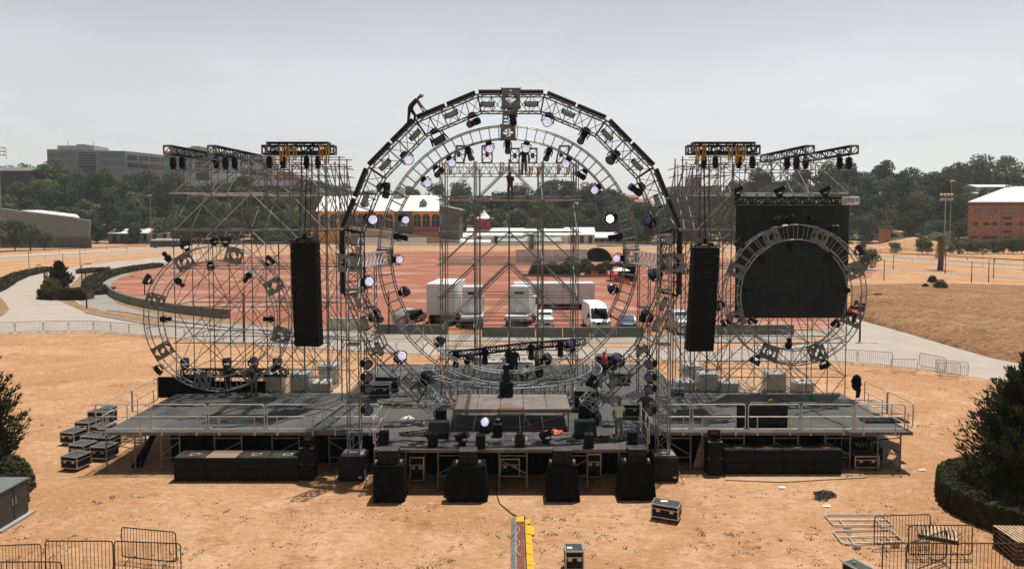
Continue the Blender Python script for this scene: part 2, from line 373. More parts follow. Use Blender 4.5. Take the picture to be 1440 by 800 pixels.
SC.render.engine = 'CYCLES'; SC.cycles.max_bounces = 6; SC.cycles.diffuse_bounces = 3; SC.cycles.glossy_bounces = 3; SC.cycles.volume_bounces = 0
SC.cycles.use_denoising = True
# ================================================================ ground and terrain
def hz(x, y):
    a = 23 - 8*smooth(-130, -60, x) + 9*smooth(95, 170, x)
    h = a*smooth(296, 400, y)
    return h + smooth(296, 330, y)*1.2*math.sin(x*.035)*math.cos(y*.03)
def grid(name, x0, x1, nx, y0, y1, ny, zf, m):
    vs = []; fs = []
    for j in range(ny+1):
        y = y0+(y1-y0)*j/ny
        for i in range(nx+1):
            x = x0+(x1-x0)*i/nx; vs.append((x, y, zf(x, y)))
    for j in range(ny):
        for i in range(nx): a = j*(nx+1)+i; fs.append((a, a+1, a+nx+2, a+nx+1))
    return vs, fs
# the ground sheet: rows get wider towards the horizon
xs = [-2600,-1600,-1000]+list(range(-700,701,20))+[1000,1600,2600]
ys = [-60,0,20]+list(range(40,280,40))+list(range(280,460,10))+[480,520,600,800,1200,1800,2600]
vs = [(x, y, hz(x, y)*(1-.9*smooth(480,1500,y))) for y in ys for x in xs]
nx = len(xs); fs = [(j*nx+i, j*nx+i+1, (j+1)*nx+i+1, (j+1)*nx+i) for j in range(len(ys)-1) for i in range(nx-1)]
go = obj('ground', rawmesh('ground', vs, fs, M['dirt'], True)); tag(go, kind='structure')
# leaf litter under the woods on the rising ground
gx_ = list(range(-460,461,20)); gy_ = list(range(299,480,9))
vs = [(x, y+6*math.sin(x*.02)*(j == 0), hz(x, y+6*math.sin(x*.02)*(j == 0))+.05) for j, y in enumerate(gy_) for x in gx_]; k_ = len(gx_)
fs = [(j*k_+i, j*k_+i+1, (j+1)*k_+i+1, (j+1)*k_+i) for j in range(len(gy_)-1) for i in range(k_-1)]
tag(obj('wooded_slope', rawmesh('wooded_slope', vs, fs, M['litter'], True)), kind='structure')
def sheet(name, pts, m, z, kind='structure', thick=0):
    """flat polygon laid out from photo measures on the ground"""
    mb = MB(); P = [PZ(x, y, 0) for x, y in pts]; P = [V((p.x, p.y, z)) for p in P]
    mb.add(P, [tuple(range(len(P)))]); o = mb.build(name, m)
    bm = bmesh.new(); bm.from_mesh(o.data); bmesh.ops.triangulate(bm, faces=bm.faces)
    bmesh.ops.recalc_face_normals(bm, faces=bm.faces)
    for f in bm.faces:
        if f.normal.z < 0: f.normal_flip()
    bm.to_mesh(o.data); bm.free()
    tag(o, kind=kind); return o
# pale concrete road sweeping round behind the stage
road_up = [(-300,392),(0,402),(12,420),(14,436),(40,398),(66,384),(110,374),(170,367),(240,361),(300,358)]
sheet('concrete_road', [(300,358),(240,361),(170,367),(110,374),(66,381),(20,393),(-60,405),(-420,425),(-420,474),(0,470),(60,468),(130,467),(200,472),(300,480),(420,489),(520,494),(620,500),(720,503),(820,505),(920,507),(1020,509),(1120,509),(1180,510),(1260,515),(1330,523),(1400,536),(1500,560),
   (1700,590),(1700,560),(1560,545),(1440,511),(1400,505),(1340,488),(1280,470),(1230,456),(1195,446),(1185,452),(1168,478),(1110,486),(1000,490),(900,489),(800,487),(700,485),(600,481),(480,474),(380,466),(300,460),(230,452),(180,443),(140,433),(110,424),(128,410),(150,393),(190,377),(245,367),(300,362)], M['road'], .012)
sheet('verge', [(0,417),(8,426),(13,435),(8,441),(0,446),(-70,455),(-70,414)], M['verge'], .018)
# red clay parking lot
sheet('clay_lot', [(150,408),(152,398),(170,386),(200,377),(245,371),(330,362),(430,357),(560,354),(720,353),(880,356),(960,360),(1060,366),(1140,372),(1228,381),(1226,389),(1190,396),(1175,420),(1192,455),(1160,463),(1060,466),(960,468),(880,469),(720,468),(560,466),(440,461),(330,450),(255,440),(200,430),(172,420)], M['clay'], .020)
# asphalt service path outside the clay lot
sheet('service_path', [(150,385),(200,372),(240,368),(244,371),(196,379),(160,395),(150,410),(168,424),(200,434),(262,446),(340,455),(450,464),(560,469),(720,472),(900,473),(1080,471),(1185,462),(1188,470),(1090,480),(900,483),(720,481),(560,477),(440,471),(330,462),(250,452),(180,440),(150,436),(120,430),(112,424),(130,409)], M['asphalt'], .024)
sheet('verge', [(85,424),(104,422),(112,428),(150,438),(200,446),(270,456),(205,455),(160,447),(120,439)], M['verge'], .030)
sheet('verge', [(152,414),(172,423),(205,432),(260,443),(350,453),(450,461),(600,465),(720,467),(900,468),(1080,466),(1080,470),(900,473),(720,472),(600,470),(450,466),(340,457),(250,448),(196,437),(165,428)], M['verge'], .032)
sheet('verge', [(98,404),(116,385),(140,383),(152,384),(130,398),(124,407)], M['verge'], .030)
# race track with its strip of dry grass
sheet('race_track', [(-500,385),(-200,372),(0,359),(120,353),(230,347),(360,343),(500,341),(720,341),(900,343),(1040,347),(1160,354),(1260,361),(1440,372),(1800,395),(1800,410),(1440,379),(1260,368),(1160,360),(1040,353),(900,348),(720,346),(500,347),(360,350),(230,356),(120,362),(0,369),(-200,384),(-500,402)], M['track'], .016)
sheet('side_path', [(1160,375),(1240,378),(1330,382),(1440,390),(1700,410),(1700,414),(1440,392.5),(1330,384),(1240,380),(1160,377)], M['asphalt'], .016)
# sloping dry bank on the right, beyond the road kerb
def bank():
    vs = []; fs = []; n = 44; m = 26
    lo = [(1196,446),(1230,456),(1280,470),(1340,488),(1400,505),(1440,512),(1600,545),(1800,580)]
    hi = [(1196,402),(1230,400),(1280,399),(1340,399),(1400,400),(1440,401),(1600,409),(1800,420)]
    def samp(p, t):
        k = t*(len(p)-1); i = min(int(k), len(p)-2); q = k-i; return (p[i][0]*(1-q)+p[i+1][0]*q, p[i][1]*(1-q)+p[i+1][1]*q)
    for j in range(m+1):
        s = j/m
        for i in range(n+1):
            t = i/n; a = PZ(*samp(lo, t)); b = PZ(*samp(hi, t)); p = a.lerp(b, s**1.5)
            h = 1.5*math.sin(PI*min(1, s*1.0))**.8*smooth(0,.12,t)*1.0
            h += .25*math.sin(p.x*.5+p.y*.31)*math.sin(p.y*.43)*math.sin(PI*s)
            vs.append((p.x, p.y, .02+max(0, h)))
    for j in range(m):
        for i in range(n): a = j*(n+1)+i; fs.append((a, a+1, a+n+2, a+n+1))
    o = obj('earth_bank', rawmesh('earth_bank', vs, fs, M['bank'], True)); tag(o, kind='structure')
bank()
def kerb(pts, name='kerb', m=None, w=.18, h=.13):
    mb = MB(); P = [PZ(x, y) for x, y in pts]
    for a, b in zip(P[:-1], P[1:]):
        d = (b-a).normalized(); s = V((-d.y, d.x, 0))*w/2
        mb.add([a-s, b-s, b+s, a+s]+[p+V((0,0,h)) for p in (a-s, b-s, b+s, a+s)], [(4,5,6,7),(0,1,5,4),(2,3,7,6),(1,2,6,5),(3,0,4,7)])
    o = mb.build(name, m or M['conc']); tag(o, kind='structure'); return o
kerb([(1196,445),(1230,455),(1280,469),(1340,487),(1400,504),(1450,512),(1560,545)])
kerb([(120,440),(160,448),(205,456),(270,461),(330,466),(420,474),(520,481)])
kerb([(150,437),(180,440.5),(250,452.5),(330,462.5),(440,471.5)])
kerb([(1100,487),(1168,479),(1190,472),(1194,466),(1188,461)])
# dry grass, mounded soil by the far fence
def tufts():
    vs = []; fs = []; k = 0
    def clump(x, y, n, s):
        nonlocal k
        for _ in range(n):
            a = random.random()*2*PI; rr = random.random()*.16; cx, cy = x+rr*math.cos(a), y+rr*math.sin(a)
            h = s*(.5+random.random()); b = random.random()*PI; wx, wy = .022*math.cos(b), .022*math.sin(b); lx, ly = random.gauss(0,.4)*h, random.gauss(0,.4)*h
            vs.extend([(cx-wx, cy-wy, 0), (cx+wx, cy+wy, 0), (cx+lx, cy+ly, h)]); fs.append((k, k+1, k+2)); k += 3
    from mathutils import noise
    tries = 0; made = 0
    while made < 1100 and tries < 60000:
        tries += 1
        y = 20+random.random()**1.3*40; x = (random.random()-.5)*2*(y*.74)
        nv = noise.noise(V((x*.28, y*.42, 3.1)))+.6*noise.noise(V((x*1.1, y*1.3, 8)))
        lim = .30 if y > 25 else .12
        if y > 29 and y < 46 and abs(x) < 20: continue
        if y > 54: continue
        if nv < lim: continue
        clump(x, y, random.randint(4, 9), (.03+.04*random.random())); made += 1
    o = obj('dry_grass', rawmesh('dry_grass', vs, fs, M['drygrass'])); tag(o, 'sparse dry grass tufts scattered over the tan dirt ground', 'grass', kind='stuff')
tufts()

def debris():
    """small stones, clods and dead leaves scattered over the dirt"""
    vs = []; fs = []
    from mathutils import noise
    made = 0; tries = 0
    while made < 1700 and tries < 60000:
        tries += 1
        y = 21.5+random.random()**1.4*26; x = (random.random()-.5)*2*y*.76
        if y > 30.8 and abs(x) < 21: continue
        if noise.noise(V((x*.33, y*.5, 21)))+.5*noise.noise(V((x*1.3, y*1.6, 4))) < .14: continue
        r = random.choice((.012,.016,.02,.03))*random.uniform(.8,1.3); k = len(vs); n = 5
        for i in range(n): g = 2*PI*i/n+random.random()*.5; rr = r*random.uniform(.7,1.4); vs.append((x+rr*math.cos(g), y+rr*math.sin(g), .002))
        vs.append((x+random.uniform(-.3,.3)*r, y+random.uniform(-.3,.3)*r, r*random.uniform(.5,1.1)))
        for i in range(n): fs.append((k+i, k+(i+1)%n, k+n))
        made += 1
    o = obj('ground_debris', rawmesh('ground_debris', vs, fs, M['clods'])); tag(o, 'small stones, clods and dead leaves scattered over the dirt', 'debris', kind='stuff')
debris()
# ================================================================ stage decks
def Xat(x, y, z): return PZ(x, y, z).x
FRONT = PZ(720, 607.5, DECK).y; THR = PZ(720, 631.5, DECK).y; BACKW = 38.9; BACKC = 46.5
XL, XR = Xat(143,608,DECK), Xat(1272,601,DECK); TX0, TX1 = Xat(525,632,DECK), Xat(912,630,DECK)
CX0, CX1 = -9.0, 9.3
def leg_frame(mb, x0, x1, y, zt, brace=1):
    for x in (x0, x1):
        mb.tube((x,y,0.02), (x,y,zt), .034, 8); mb.box((x,y,.012), (.24,.24,.02))
    mb.tube((x0,y,zt-.16), (x1,y,zt-.16), .026, 6); mb.tube((x0,y,.62), (x1,y,.62), .022, 6)
    a, b = (x0, x1) if brace > 0 else (x1, x0)
    mb.tube((a,y,.72), (b,y,zt-.32), .024, 6)
def platform(name, label, rects, frames, zt=DECK, deckmat='deck', single=()):
    t = thing(name, label, 'stage', (sum((r[0]+r[1])/2 for r in rects)/len(rects), rects[0][2], 0))
    for x0, x1, y0, y1 in rects:
        mb = MB(); mb.span((x0+.03,y0+.03,zt-.05), (x1-.03,y1-.03,zt)); mb.build('deck_panel', M[deckmat], t)
        e = MB(); z0, z1 = zt-.14, zt-.008
        e.span((x0,y0,z0), (x1,y0+.028,z1)); e.span((x0,y1-.028,z0), (x1,y1,z1)); e.span((x0,y0+.03,z0), (x0+.028,y1-.03,z1)); e.span((x1-.028,y0+.03,z0), (x1,y1-.03,z1))
        k = x0+2.44
        while k < x1-.5: e.span((k-.02,y0+.03,z0), (k+.02,y1-.03,zt-.052)); k += 2.44
        e.build('edge_beam', M['deckedge'], t)
    for fr in frames:
        mb = MB(); leg_frame(mb, *fr); mb.build('leg_frame', M['galv'], t)
    for x, y in single:
        mb = MB(); mb.tube((x,y,.02), (x,y,zt-.14), .036, 8); mb.box((x,y,.012), (.3,.3,.02), mi=0); mb.build('leg', M['galv'], t)
    return t
yf = FRONT+.1
def gx(x): return PY(x, 640, yf).x
zl = DECK-.14
frL = [(gx(a), gx(b), y, zl, s) for a, b, s in ((227,253,1),(302,340,1),(383,421,1),(463,497,-1)) for y in (yf, yf+3.2, yf+6.4)]
frR = [(gx(a), gx(b), y, zl, s) for a, b, s in ((939,971,-1),(1013,1046,-1),(1088,1122,-1),(1160,1195,-1)) for y in (yf, yf+3.2, yf+6.4)]
wl = platform('stage_platform', 'dark stage wing platform on steel legs, left of the ring trusses', [(XL, TX0-.4, FRONT, BACKW)], frL, single=[(gx(150),yf),(gx(190),yf),(gx(150),yf+3.4),(gx(190),yf+3.4),(gx(150),yf+6.8)])
mb = MB()
for z in (.75, 1.5): mb.tube((gx(150),yf,z), (gx(150),yf+3.4,z), .022); mb.tube((gx(150),yf+3.4,z), (gx(150),yf+6.8,z), .022)
mb.tube((gx(150),yf,.5), (gx(150),yf+3.4,1.5), .02); mb.tube((gx(150),yf,1.25), (gx(190),yf,1.0), .02); mb.tube((gx(150),yf+3.4,.75), (gx(190),yf+3.4,.75), .02); mb.tube((gx(150),yf+3.4,1.5), (gx(150),yf+6.8,.5), .02)
mb.build('side_bracing', M['galv'], wl)
wr = platform('stage_platform', 'dark stage wing platform on steel legs, in front of the black screen', [(TX1+.4, XR, FRONT, BACKW)], frR, single=[(gx(1234),yf),(gx(1266),yf),(gx(1234),yf+3.4),(gx(1266),yf+3.4),(gx(1266),yf+6.8)])
mb = MB()
x0, x1 = gx(1234), gx(1266)
for z in (.8, 1.5): mb.tube((x1,yf,z), (x1,yf+3.4,z), .022); mb.tube((x0,yf,1.45), (x1,yf+.0,1.5), .022)
mb.tube((x0,yf,.75), (x1,yf,.78), .02); mb.tube((x0,yf,1.05), (x1,yf,1.3), .02); mb.tube((x0,yf+3.4,1.5), (x1,yf+3.4,.7), .02); mb.tube((x1,yf+3.4,.8), (x1,yf+6.8,1.5), .02)
mb.tube((gx(1195),yf,1.55), (gx(1245),yf+3.4,.3), .03)
mb.build('side_bracing', M['galv'], wr)
yt = THR+.1
def tx(x): return PY(x, 660, yt).x
frC = [(tx(a), tx(b), y, zl, s) for a, b, s in ((527,571,1),(616,656,1),(702,741,-1),(789,826,1),(870,908,1)) for y in (yt, yt+2.3)]
ct = platform('stage_platform', 'dark central stage platform with thrust running forward under the big ring', [(TX0,TX1,THR,FRONT-.004),(TX0-.396,TX1+.396,FRONT,BACKW-.004),(CX0,CX1,BACKW,BACKC)], frC)
# black curtains closing off the space below the decks
def drape_sheet(name, label, x0, x1, y, zt, zb=.02):
    mb = MB(); n = int((x1-x0)/.16)
    vs = []; fs = []
    for i in range(n+1):
        x = x0+(x1-x0)*i/n; d = .06*math.sin(i*1.9)+.03*math.sin(i*.7)
        vs += [(x, y+d, zb), (x, y+d*.4, zt), (x, y+d+.02, zb), (x, y+d*.4+.02, zt)]
    for i in range(n):
        a = 4*i; fs += [(a, a+4, a+5, a+1), (a+2, a+3, a+7, a+6), (a+1, a+5, a+7, a+3), (a, a+2, a+6, a+4)]
    mb.add(vs, fs); o = mb.build(name, M['drape'], None); tag(o, label, 'curtain'); return o
drape_sheet('stage_curtain', 'black curtain closing the space under the left stage wing', gx(226), TX0-.6, yf+1.0, zl-.03)
drape_sheet('stage_curtain', 'black curtain closing the space under the right stage wing', TX1+.6, gx(1197), yf+1.0, zl-.03)
drape_sheet('stage_curtain', 'black curtain behind the legs of the central thrust', TX0-.3, TX1+.3, yt+1.9, zl-.03)
# guard rails
def guardrail(P0, P1, label, group, drop=.12):
    """a bent tube frame between two deck-edge points, with a middle rail and two clamped posts"""
    a, b = V(P0), V(P1); d = (b-a).normalized(); up = V((0,0,1)); Ln = (b-a).length
    t = thing('guardrail', label, 'guardrail', a.lerp(b, .5), group)
    z0, z1, r = .16, 1.28, .14
    pts = []
    for cx, cz, a0 in ((Ln-r, z0+r, -90), (Ln-r, z1-r, 0), (r, z1-r, 90), (r, z0+r, 180)):
        for k in range(5): g = R(a0+90*k/4); pts.append(a+d*(cx+r*math.cos(g))+up*(cz+r*math.sin(g)))
    m = MB(); m.path(pts, .027, 7, closed=True); m.build('frame', M['rail'], t)
    m = MB(); m.tube(a+d*.03+up*.72, b-d*.03+up*.72, .022, 6); m.build('mid_rail', M['rail'], t)
    for k in (.18, .82):
        m = MB(); q = a+d*(Ln*k); m.tube(q-up*drop, q+up*.74, .024, 6); m.box(q-up*(drop*.6), (.07,.07,.12)); m.build('post', M['rail'], t)
    return t
yg = FRONT-.05
ords = ['first','second','third','fourth','fifth','sixth','seventh','eighth','ninth','tenth','eleventh','twelfth']
def rx(x): return PY(x, 605, yg).x
GL = [(135,211),(214,290),(294,372),(376,454),(458,534)]
GR = [(919,970),(974,1048),(1052,1124),(1127,1199),(1202,1272)]
for i, (a, b) in enumerate(GL): guardrail((rx(a),yg,DECK), (rx(b),yg,DECK), 'bent tube guardrail on front edge of left wing, %s from the outer corner' % ords[i], 'guardrails round the stage decks')
for i, (a, b) in enumerate(GR): guardrail((rx(a),yg,DECK), (rx(b),yg,DECK), 'bent tube guardrail on front edge of right wing, %s from the central thrust' % ords[i], 'guardrails round the stage decks')
def along_y(x, y0, y1, labs):
    n = len(labs); s = (y1-y0)/n
    for i in range(n): guardrail((x,y0+s*i+.04,DECK), (x,y0+s*(i+1)-.04,DECK), labs[i], 'guardrails round the stage decks')
along_y(XL-.05, FRONT+.1, FRONT+5.2, ['guardrail along outer side of the left wing, the nearer one', 'guardrail along outer side of the left wing, the farther one'])
along_y(XR+.05, FRONT+.1, FRONT+4.6, ['guardrail along outer side of the right wing, at the front corner', 'guardrail along outer side of the right wing, beside the black jacket'])
along_y(TX0-.02, THR+.1, FRONT-.1, ['short guardrail on left side of the thrust'])
along_y(TX1+.02, THR+.1, FRONT-.1, ['short guardrail on right side of the thrust'])
# riser in the middle of the stage
RY0 = PZ(720, 605, DECK).y; RZ = PY(720, 575, RY0).z; RY1 = PZ(720, 554, RZ).y
RX0, RX1 = PY(637,590,RY0).x, PY(802.5,590,RY0).x
t = thing('stage_riser', 'low plywood topped riser platform in the middle of the stage', 'riser', ((RX0+RX1)/2, RY0, DECK))
mb = MB(); n = 5
for i in range(n):
    x0 = RX0+(RX1-RX0)*i/n; x1 = RX0+(RX1-RX0)*(i+1)/n; mb.span((x0+.012,RY0+.02,RZ-.04), (x1-.012,RY1,RZ-.002*(i%2)))
mb.build('deck_panel', M['riser'], t)
mb = MB(); mb.span((RX0,RY0-.01,RZ-.17), (RX1,RY0+.018,RZ-.015)); mb.span((RX0,RY0+.02,RZ-.17), (RX0+.03,RY1,RZ-.042)); mb.span((RX1-.03,RY0+.02,RZ-.17), (RX1,RY1,RZ-.042)); mb.build('edge_beam', M['deckedge'], t)
xm0, xm1 = PY(702,590,RY0).x, PY(737,590,RY0).x
for x in (RX0+.1, xm0, xm1, RX1-.1):
    for y in (RY0+.06, RY1-.1):
        mb = MB(); mb.tube((x,y,DECK), (x,y,RZ-.05), .035, 8); mb.box((x,y,DECK+.03), (.14,.14,.05)); mb.build('leg', M['galv'], t)
mb = MB(); mb.tube((RX0+.1,RY0+.06,DECK+.15), (xm0,RY0+.06,RZ-.25), .024); mb.tube((RX1-.1,RY0+.06,RZ-.22), (xm1,RY0+.06,DECK+.15), .024); mb.tube((RX0+.1,RY0+.1,DECK+.12), (RX1-.1,RY0+.1,DECK+.12), .024); mb.tube((xm0,RY0+.06,RZ-.26), (xm1,RY0+.06,RZ-.26), .03); mb.build('brace', M['galv'], t)
# ================================================================ ring trusses
def ringframe(cx, cy, px, Y):
    c = PY(cx, cy, Y); top = PY(cx, cy-px, Y).z; bot = PY(cx, cy+px, Y).z
    return V((c.x, Y, (top+bot)/2)), (top-bot)/2
def pol(c, a, r, y=0):                    # a in degrees clockwise from twelve o'clock
    return V((c.x+r*math.sin(R(a)), c.y+y, c.z+r*math.cos(R(a))))
def clock(a):
    a %= 360; m = int(round(a/360*72))*10 % 720; h = m//60; return '%d:%02d' % (12 if h == 0 else h, m % 60)
def truss_seg(p0, p1, rin0, rin1, dep, nb, rc=.032, rb=.017, frames=True, mb=None):
    """box truss piece: p0,p1 outer ends; rin vectors inward; depth along +Y; nb bays"""
    mb = mb or MB(); D = V((0,dep,0))
    A = [p0, p0+rin0, p0+rin0+D, p0+D]; B = [p1, p1+rin1, p1+rin1+D, p1+D]
    for a, b in zip(A, B): mb.tube(a, b, rc, 6)
    P = [[a.lerp(b, k/nb) for a, b in zip(A, B)] for k in range(nb+1)]
    for k in range(nb+1):
        rr = rc if k in (0, nb) and frames else rb
        for i in range(4): mb.tube(P[k][i], P[k][(i+1)%4], rr, 5, cap=False)
    for k in range(nb):
        for i in range(4):
            a, b = (i, (i+1)%4) if k % 2 == 0 else ((i+1)%4, i)
            mb.tube(P[k][a], P[k+1][b], rb, 5, cap=False)
    return mb
def corner_block(c, s, m, parent, hole=.3, rot=None, name='corner_block'):
    """hollow cube with a diamond hole in each visible face"""
    mb = MB(); t = .02
    for sy in (-1, 1):                      # front and rear plates with a hole
        o = []; 
        y = sy*s[1]/2
        sq = [(-1,-1),(1,-1),(1,1),(-1,1)]; dm = [(0,-1),(1,0),(0,1),(-1,0)]
        outer = [V((x*s[0]/2, y, z*s[2]/2)) for x, z in sq]; inner = [V((x*hole, y, z*hole)) for x, z in dm]
        vs = outer+inner; vs = vs+[p+V((0,-sy*t,0)) for p in vs]
        f = [(0,1,4),(1,5,4),(1,2,5),(2,6,5),(2,3,6),(3,7,6),(3,0,7),(0,4,7)]
        fs = f+[tuple(i+8 for i in q[::-1]) for q in f]+[(4,5,13,12),(5,6,14,13),(6,7,15,14),(7,4,12,15)]
        mb.add([(rot@p if rot else p)+c for p in vs], fs)
    for sx in (-1, 1):
        for sz in (-1, 1):
            a = V((sx*s[0]/2, -s[1]/2, sz*s[2]/2)); b = V((sx*s[0]/2, s[1]/2, sz*s[2]/2))
            mb.tube((rot@a if rot else a)+c, (rot@b if rot else b)+c, .03, 5)
    return mb.build(name, m, parent)
Yo = 33.4
OC, OR = ringframe(718.5, 366, 239, Yo)
OW, OD = .78, .8
OLD = -OD/2
big = thing('ring_truss', 'largest front ring truss, sixteen-sided box truss carrying black bars, open at the bottom', 'truss', (OC.x, Yo, DECK))
apex = [11.25+22.5*k for k in range(16)]
OAP = (OR-.16)/math.cos(R(11.25))*.988
def osec(a0, a1, f0=0, f1=1, m='alu', name='truss_section'):
    p0, p1 = pol(OC, a0, OAP, OLD), pol(OC, a1, OAP, OLD); i0, i1 = pol(OC, a0, OAP-OW/math.cos(R(11.25)), OLD), pol(OC, a1, OAP-OW/math.cos(R(11.25)), OLD)
    q0, q1 = p0.lerp(p1, f0), p0.lerp(p1, f1); j0, j1 = i0.lerp(i1, f0), i0.lerp(i1, f1)
    return truss_seg(q0, q1, j0-q0, j1-q1, OD, max(2, round(5*(f1-f0)))).build(name, M[m], big)
OSEG = [(a, a+22.5) for a in [-168.75+22.5*1+22.5*k for k in range(14)]]     # -146.25 .. 168.75 skipping the two lowest sides
OSEG = [s for s in OSEG if s[0] >= -147 and s[1] <= 147]
for a0, a1 in OSEG:
    m = 'black' if abs((a0+a1)/2) in (90.0,) else 'alu_ring'
    osec(a0, a1, m=m)
for s in (-1, 1):                         # the feet run straight on past the last bend
    a0, a1 = (123.75*s, 146.25*s); p0, p1 = pol(OC, a0, OAP, OLD), pol(OC, a1, OAP, OLD); i0, i1 = pol(OC, a0, OAP-OW, OLD), pol(OC, a1, OAP-OW, OLD)
    q0, q1 = p1, p1+(p1-p0)*.22; j0, j1 = i1, i1+(p1-p0)*.30
    truss_seg(q0, q1, j0-q0, j1-q1, OD, 2).build('truss_section', M['alu_pale'], big)
for a in (0, 90, -90):
    corner_block(pol(OC, a, OR-OW/2, 0), (OW+.08, OD+.06, OW+.06), M['alu_dark'], big, .33)
# inner ring
Yi = 39.2
IC, IR = ringframe(714.5, 359, 181.5, Yi)
inn = thing('ring_truss', 'middle ring truss of ladder-like round tube standing behind the big front ring', 'truss', (IC.x, Yi, DECK))
IW, ID = .70, .62
def round_section(c, r, w, d, a0, a1, n, name, m, parent, rc=.03, rb=.019, diag=True):
    mb = MB()
    A = [a0+(a1-a0)*k/n for k in range(n+1)]
    for rr, y in ((r,-d/2),(r,d/2),(r-w,-d/2),(r-w,d/2)):
        mb.path([pol(c, a0+(a1-a0)*k/(n*2), rr, y) for k in range(2*n+1)], rc, 6)
    for k, a in enumerate(A):
        o1, o2, i1, i2 = pol(c,a,r,-d/2), pol(c,a,r,d/2), pol(c,a,r-w,-d/2), pol(c,a,r-w,d/2)
        t = rb*1.5 if k in (0, n) else rb
        for p, q in ((o1,i1),(o2,i2),(o1,o2),(i1,i2)): mb.tube(p, q, t, 5, cap=False)
        if diag and k < n:
            b = A[k+1]; mb.tube(pol(c,a,r,-d/2), pol(c,b,r,d/2), rb*.65, 4, cap=False)
    return mb.build(name, m, parent)
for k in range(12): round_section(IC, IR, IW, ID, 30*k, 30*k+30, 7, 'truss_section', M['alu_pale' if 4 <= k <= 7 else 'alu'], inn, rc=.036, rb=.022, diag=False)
for a in (0, 90, -90): corner_block(pol(IC, a, IR-IW/2, 0), (IW+.12, ID+.06, IW+.12), M['alu_dark'], inn, .33)
# bridges that tie the two rings together
for a, lab, mm in ((0, 'dark truss bridge tying the two big rings together at their top', 'alu'), (-90, 'truss bridge coloured pale as if lit, between the two big rings, left side', 'alu_bright'), (90, 'truss bridge coloured pale as if lit, between the two big rings, right side', 'alu_bright')):  # paler colour of the side bridges stands for violet light reflected on them
    p = pol(OC, a, OR-OW/2, OD/2+.03); q = pol(IC, a, IR-IW/2, -ID/2-.03)
    mb = MB(); h = .31; cs = []
    u = V((1,0,0)); v = V((0,0,1))
    A = [p+u*h*i+v*h*j for i, j in ((-1,-1),(1,-1),(1,1),(-1,1))]; B = [q+u*h*i+v*h*j for i, j in ((-1,-1),(1,-1),(1,1),(-1,1))]
    for i in range(4): mb.tube(A[i], B[i], .032, 6)
    nb = 9
    for k in range(nb):
        for i in range(4):
            P, Q = A[i].lerp(B[i], k/nb), A[(i+1)%4].lerp(B[(i+1)%4], (k+1)/nb)
            mb.tube(P, Q, .022, 5, cap=False); mb.tube(A[i].lerp(B[i], (k+1)/nb), Q, .018, 5, cap=False)
    o = mb.build('truss_bridge', M[mm]); tag(o, lab, 'truss')
# flat curved truss lying on the stage behind the riser
HC = V((0, 40.7, DECK)); HR = 5.15
ht = thing('curved_truss', 'curved box truss standing flat on the stage behind the riser, half ring', 'truss', (0, 35.5, DECK))
def hp(a, r, z): return V((HC.x+r*math.sin(R(a)), HC.y-r*math.cos(R(a)), DECK+z))
for s in range(8):
    a0 = -98+26*s; a1 = a0+26; n = 4; mb = MB()
    for r in (HR, HR-.62):
        for z in (.04, 1.06):
            mb.path([hp(a0+(a1-a0)*k/8, r, z) for k in range(9)], .042, 6)
    for k in range(n+1):
        a = a0+(a1-a0)*k/n; b = a0+(a1-a0)*(k+1)/n
        for z in (.04, 1.06): mb.tube(hp(a,HR,z), hp(a,HR-.62,z), .03, 5)
        for r in (HR, HR-.62):
            mb.tube(hp(a,r,.04), hp(a,r,1.06), .032, 5)
            if k < n: mb.tube(hp(a,r,.04), hp(b,r,1.06), .014, 5)
    mb.build('truss_section', M['alu_pale'], ht)
# the two small rings at the sides
def small_ring(cx, cy, px, Y, label, a_off=0):
    c, r = ringframe(cx, cy, px, Y)
    t = thing('ring_truss', label, 'truss', (c.x, Y, c.z-r))
    w, d = .78, .55
    for k in range(8): round_section(c, r, w, d, 45*k+4.5+a_off, 45*k+40.5+a_off, 4, 'truss_section', M['alu_pale'], t, rc=.032, rb=.015)
    for k in range(8):
        a = 45*k+a_off
        corner_block(pol(c, a, r-w/2, 0), (.72, d+.08, .80), M['alu_dark'], t, .31, Matrix.Rotation(R(a), 3, 'Y'))
    return c, r
SL, SLR = small_ring(307, 447, 101, 38.2, 'small ring truss standing on the rear of the left stage wing', 15)
SR, SRR = small_ring(1117, 414, 98, 38.0, 'small ring truss hung in front of the big black screen', 22.5)
# ================================================================ scaffold towers
unit = MB(); unit.tube((0,0,0), (0,0,1), 1, 6)
_u = bpy.data.meshes.new('scaffold_tube'); _u.from_pydata(unit.v, [], unit.f); _u.materials.append(M['galv'])
_u2 = bpy.data.meshes.new('scaffold_tube_pale'); _u2.from_pydata(unit.v, [], unit.f); _u2.materials.append(M['rail'])
def stick(name, p, q, r, parent, pale=False):
    p, q = V(p), V(q); d = q-p
    o = bpy.data.objects.new(name, _u2 if pale else _u); COL.objects.link(o); o.parent = parent
    o.location = p-WL[parent]; o.scale = (r, r, d.length); o.rotation_euler = d.to_track_quat('Z', 'Y').to_euler(); return o
def lattice(t, a, b, h, n, r=.022, name='lattice_girder', m='galv'):
    mb = MB(); a, b = V(a), V(b); up = V((0,0,h))
    mb.tube(a, b, r*1.2); mb.tube(a+up, b+up, r*1.2)
    for k in range(n):
        p, q = a.lerp(b, k/n), a.lerp(b, (k+1)/n); mid = (p+q)/2
        mb.tube(p, mid+up, r*.8, 5); mb.tube(mid+up, q, r*.8, 5); mb.tube(p, p+up, r*.7, 5)
    return mb.build(name, M[m], t)
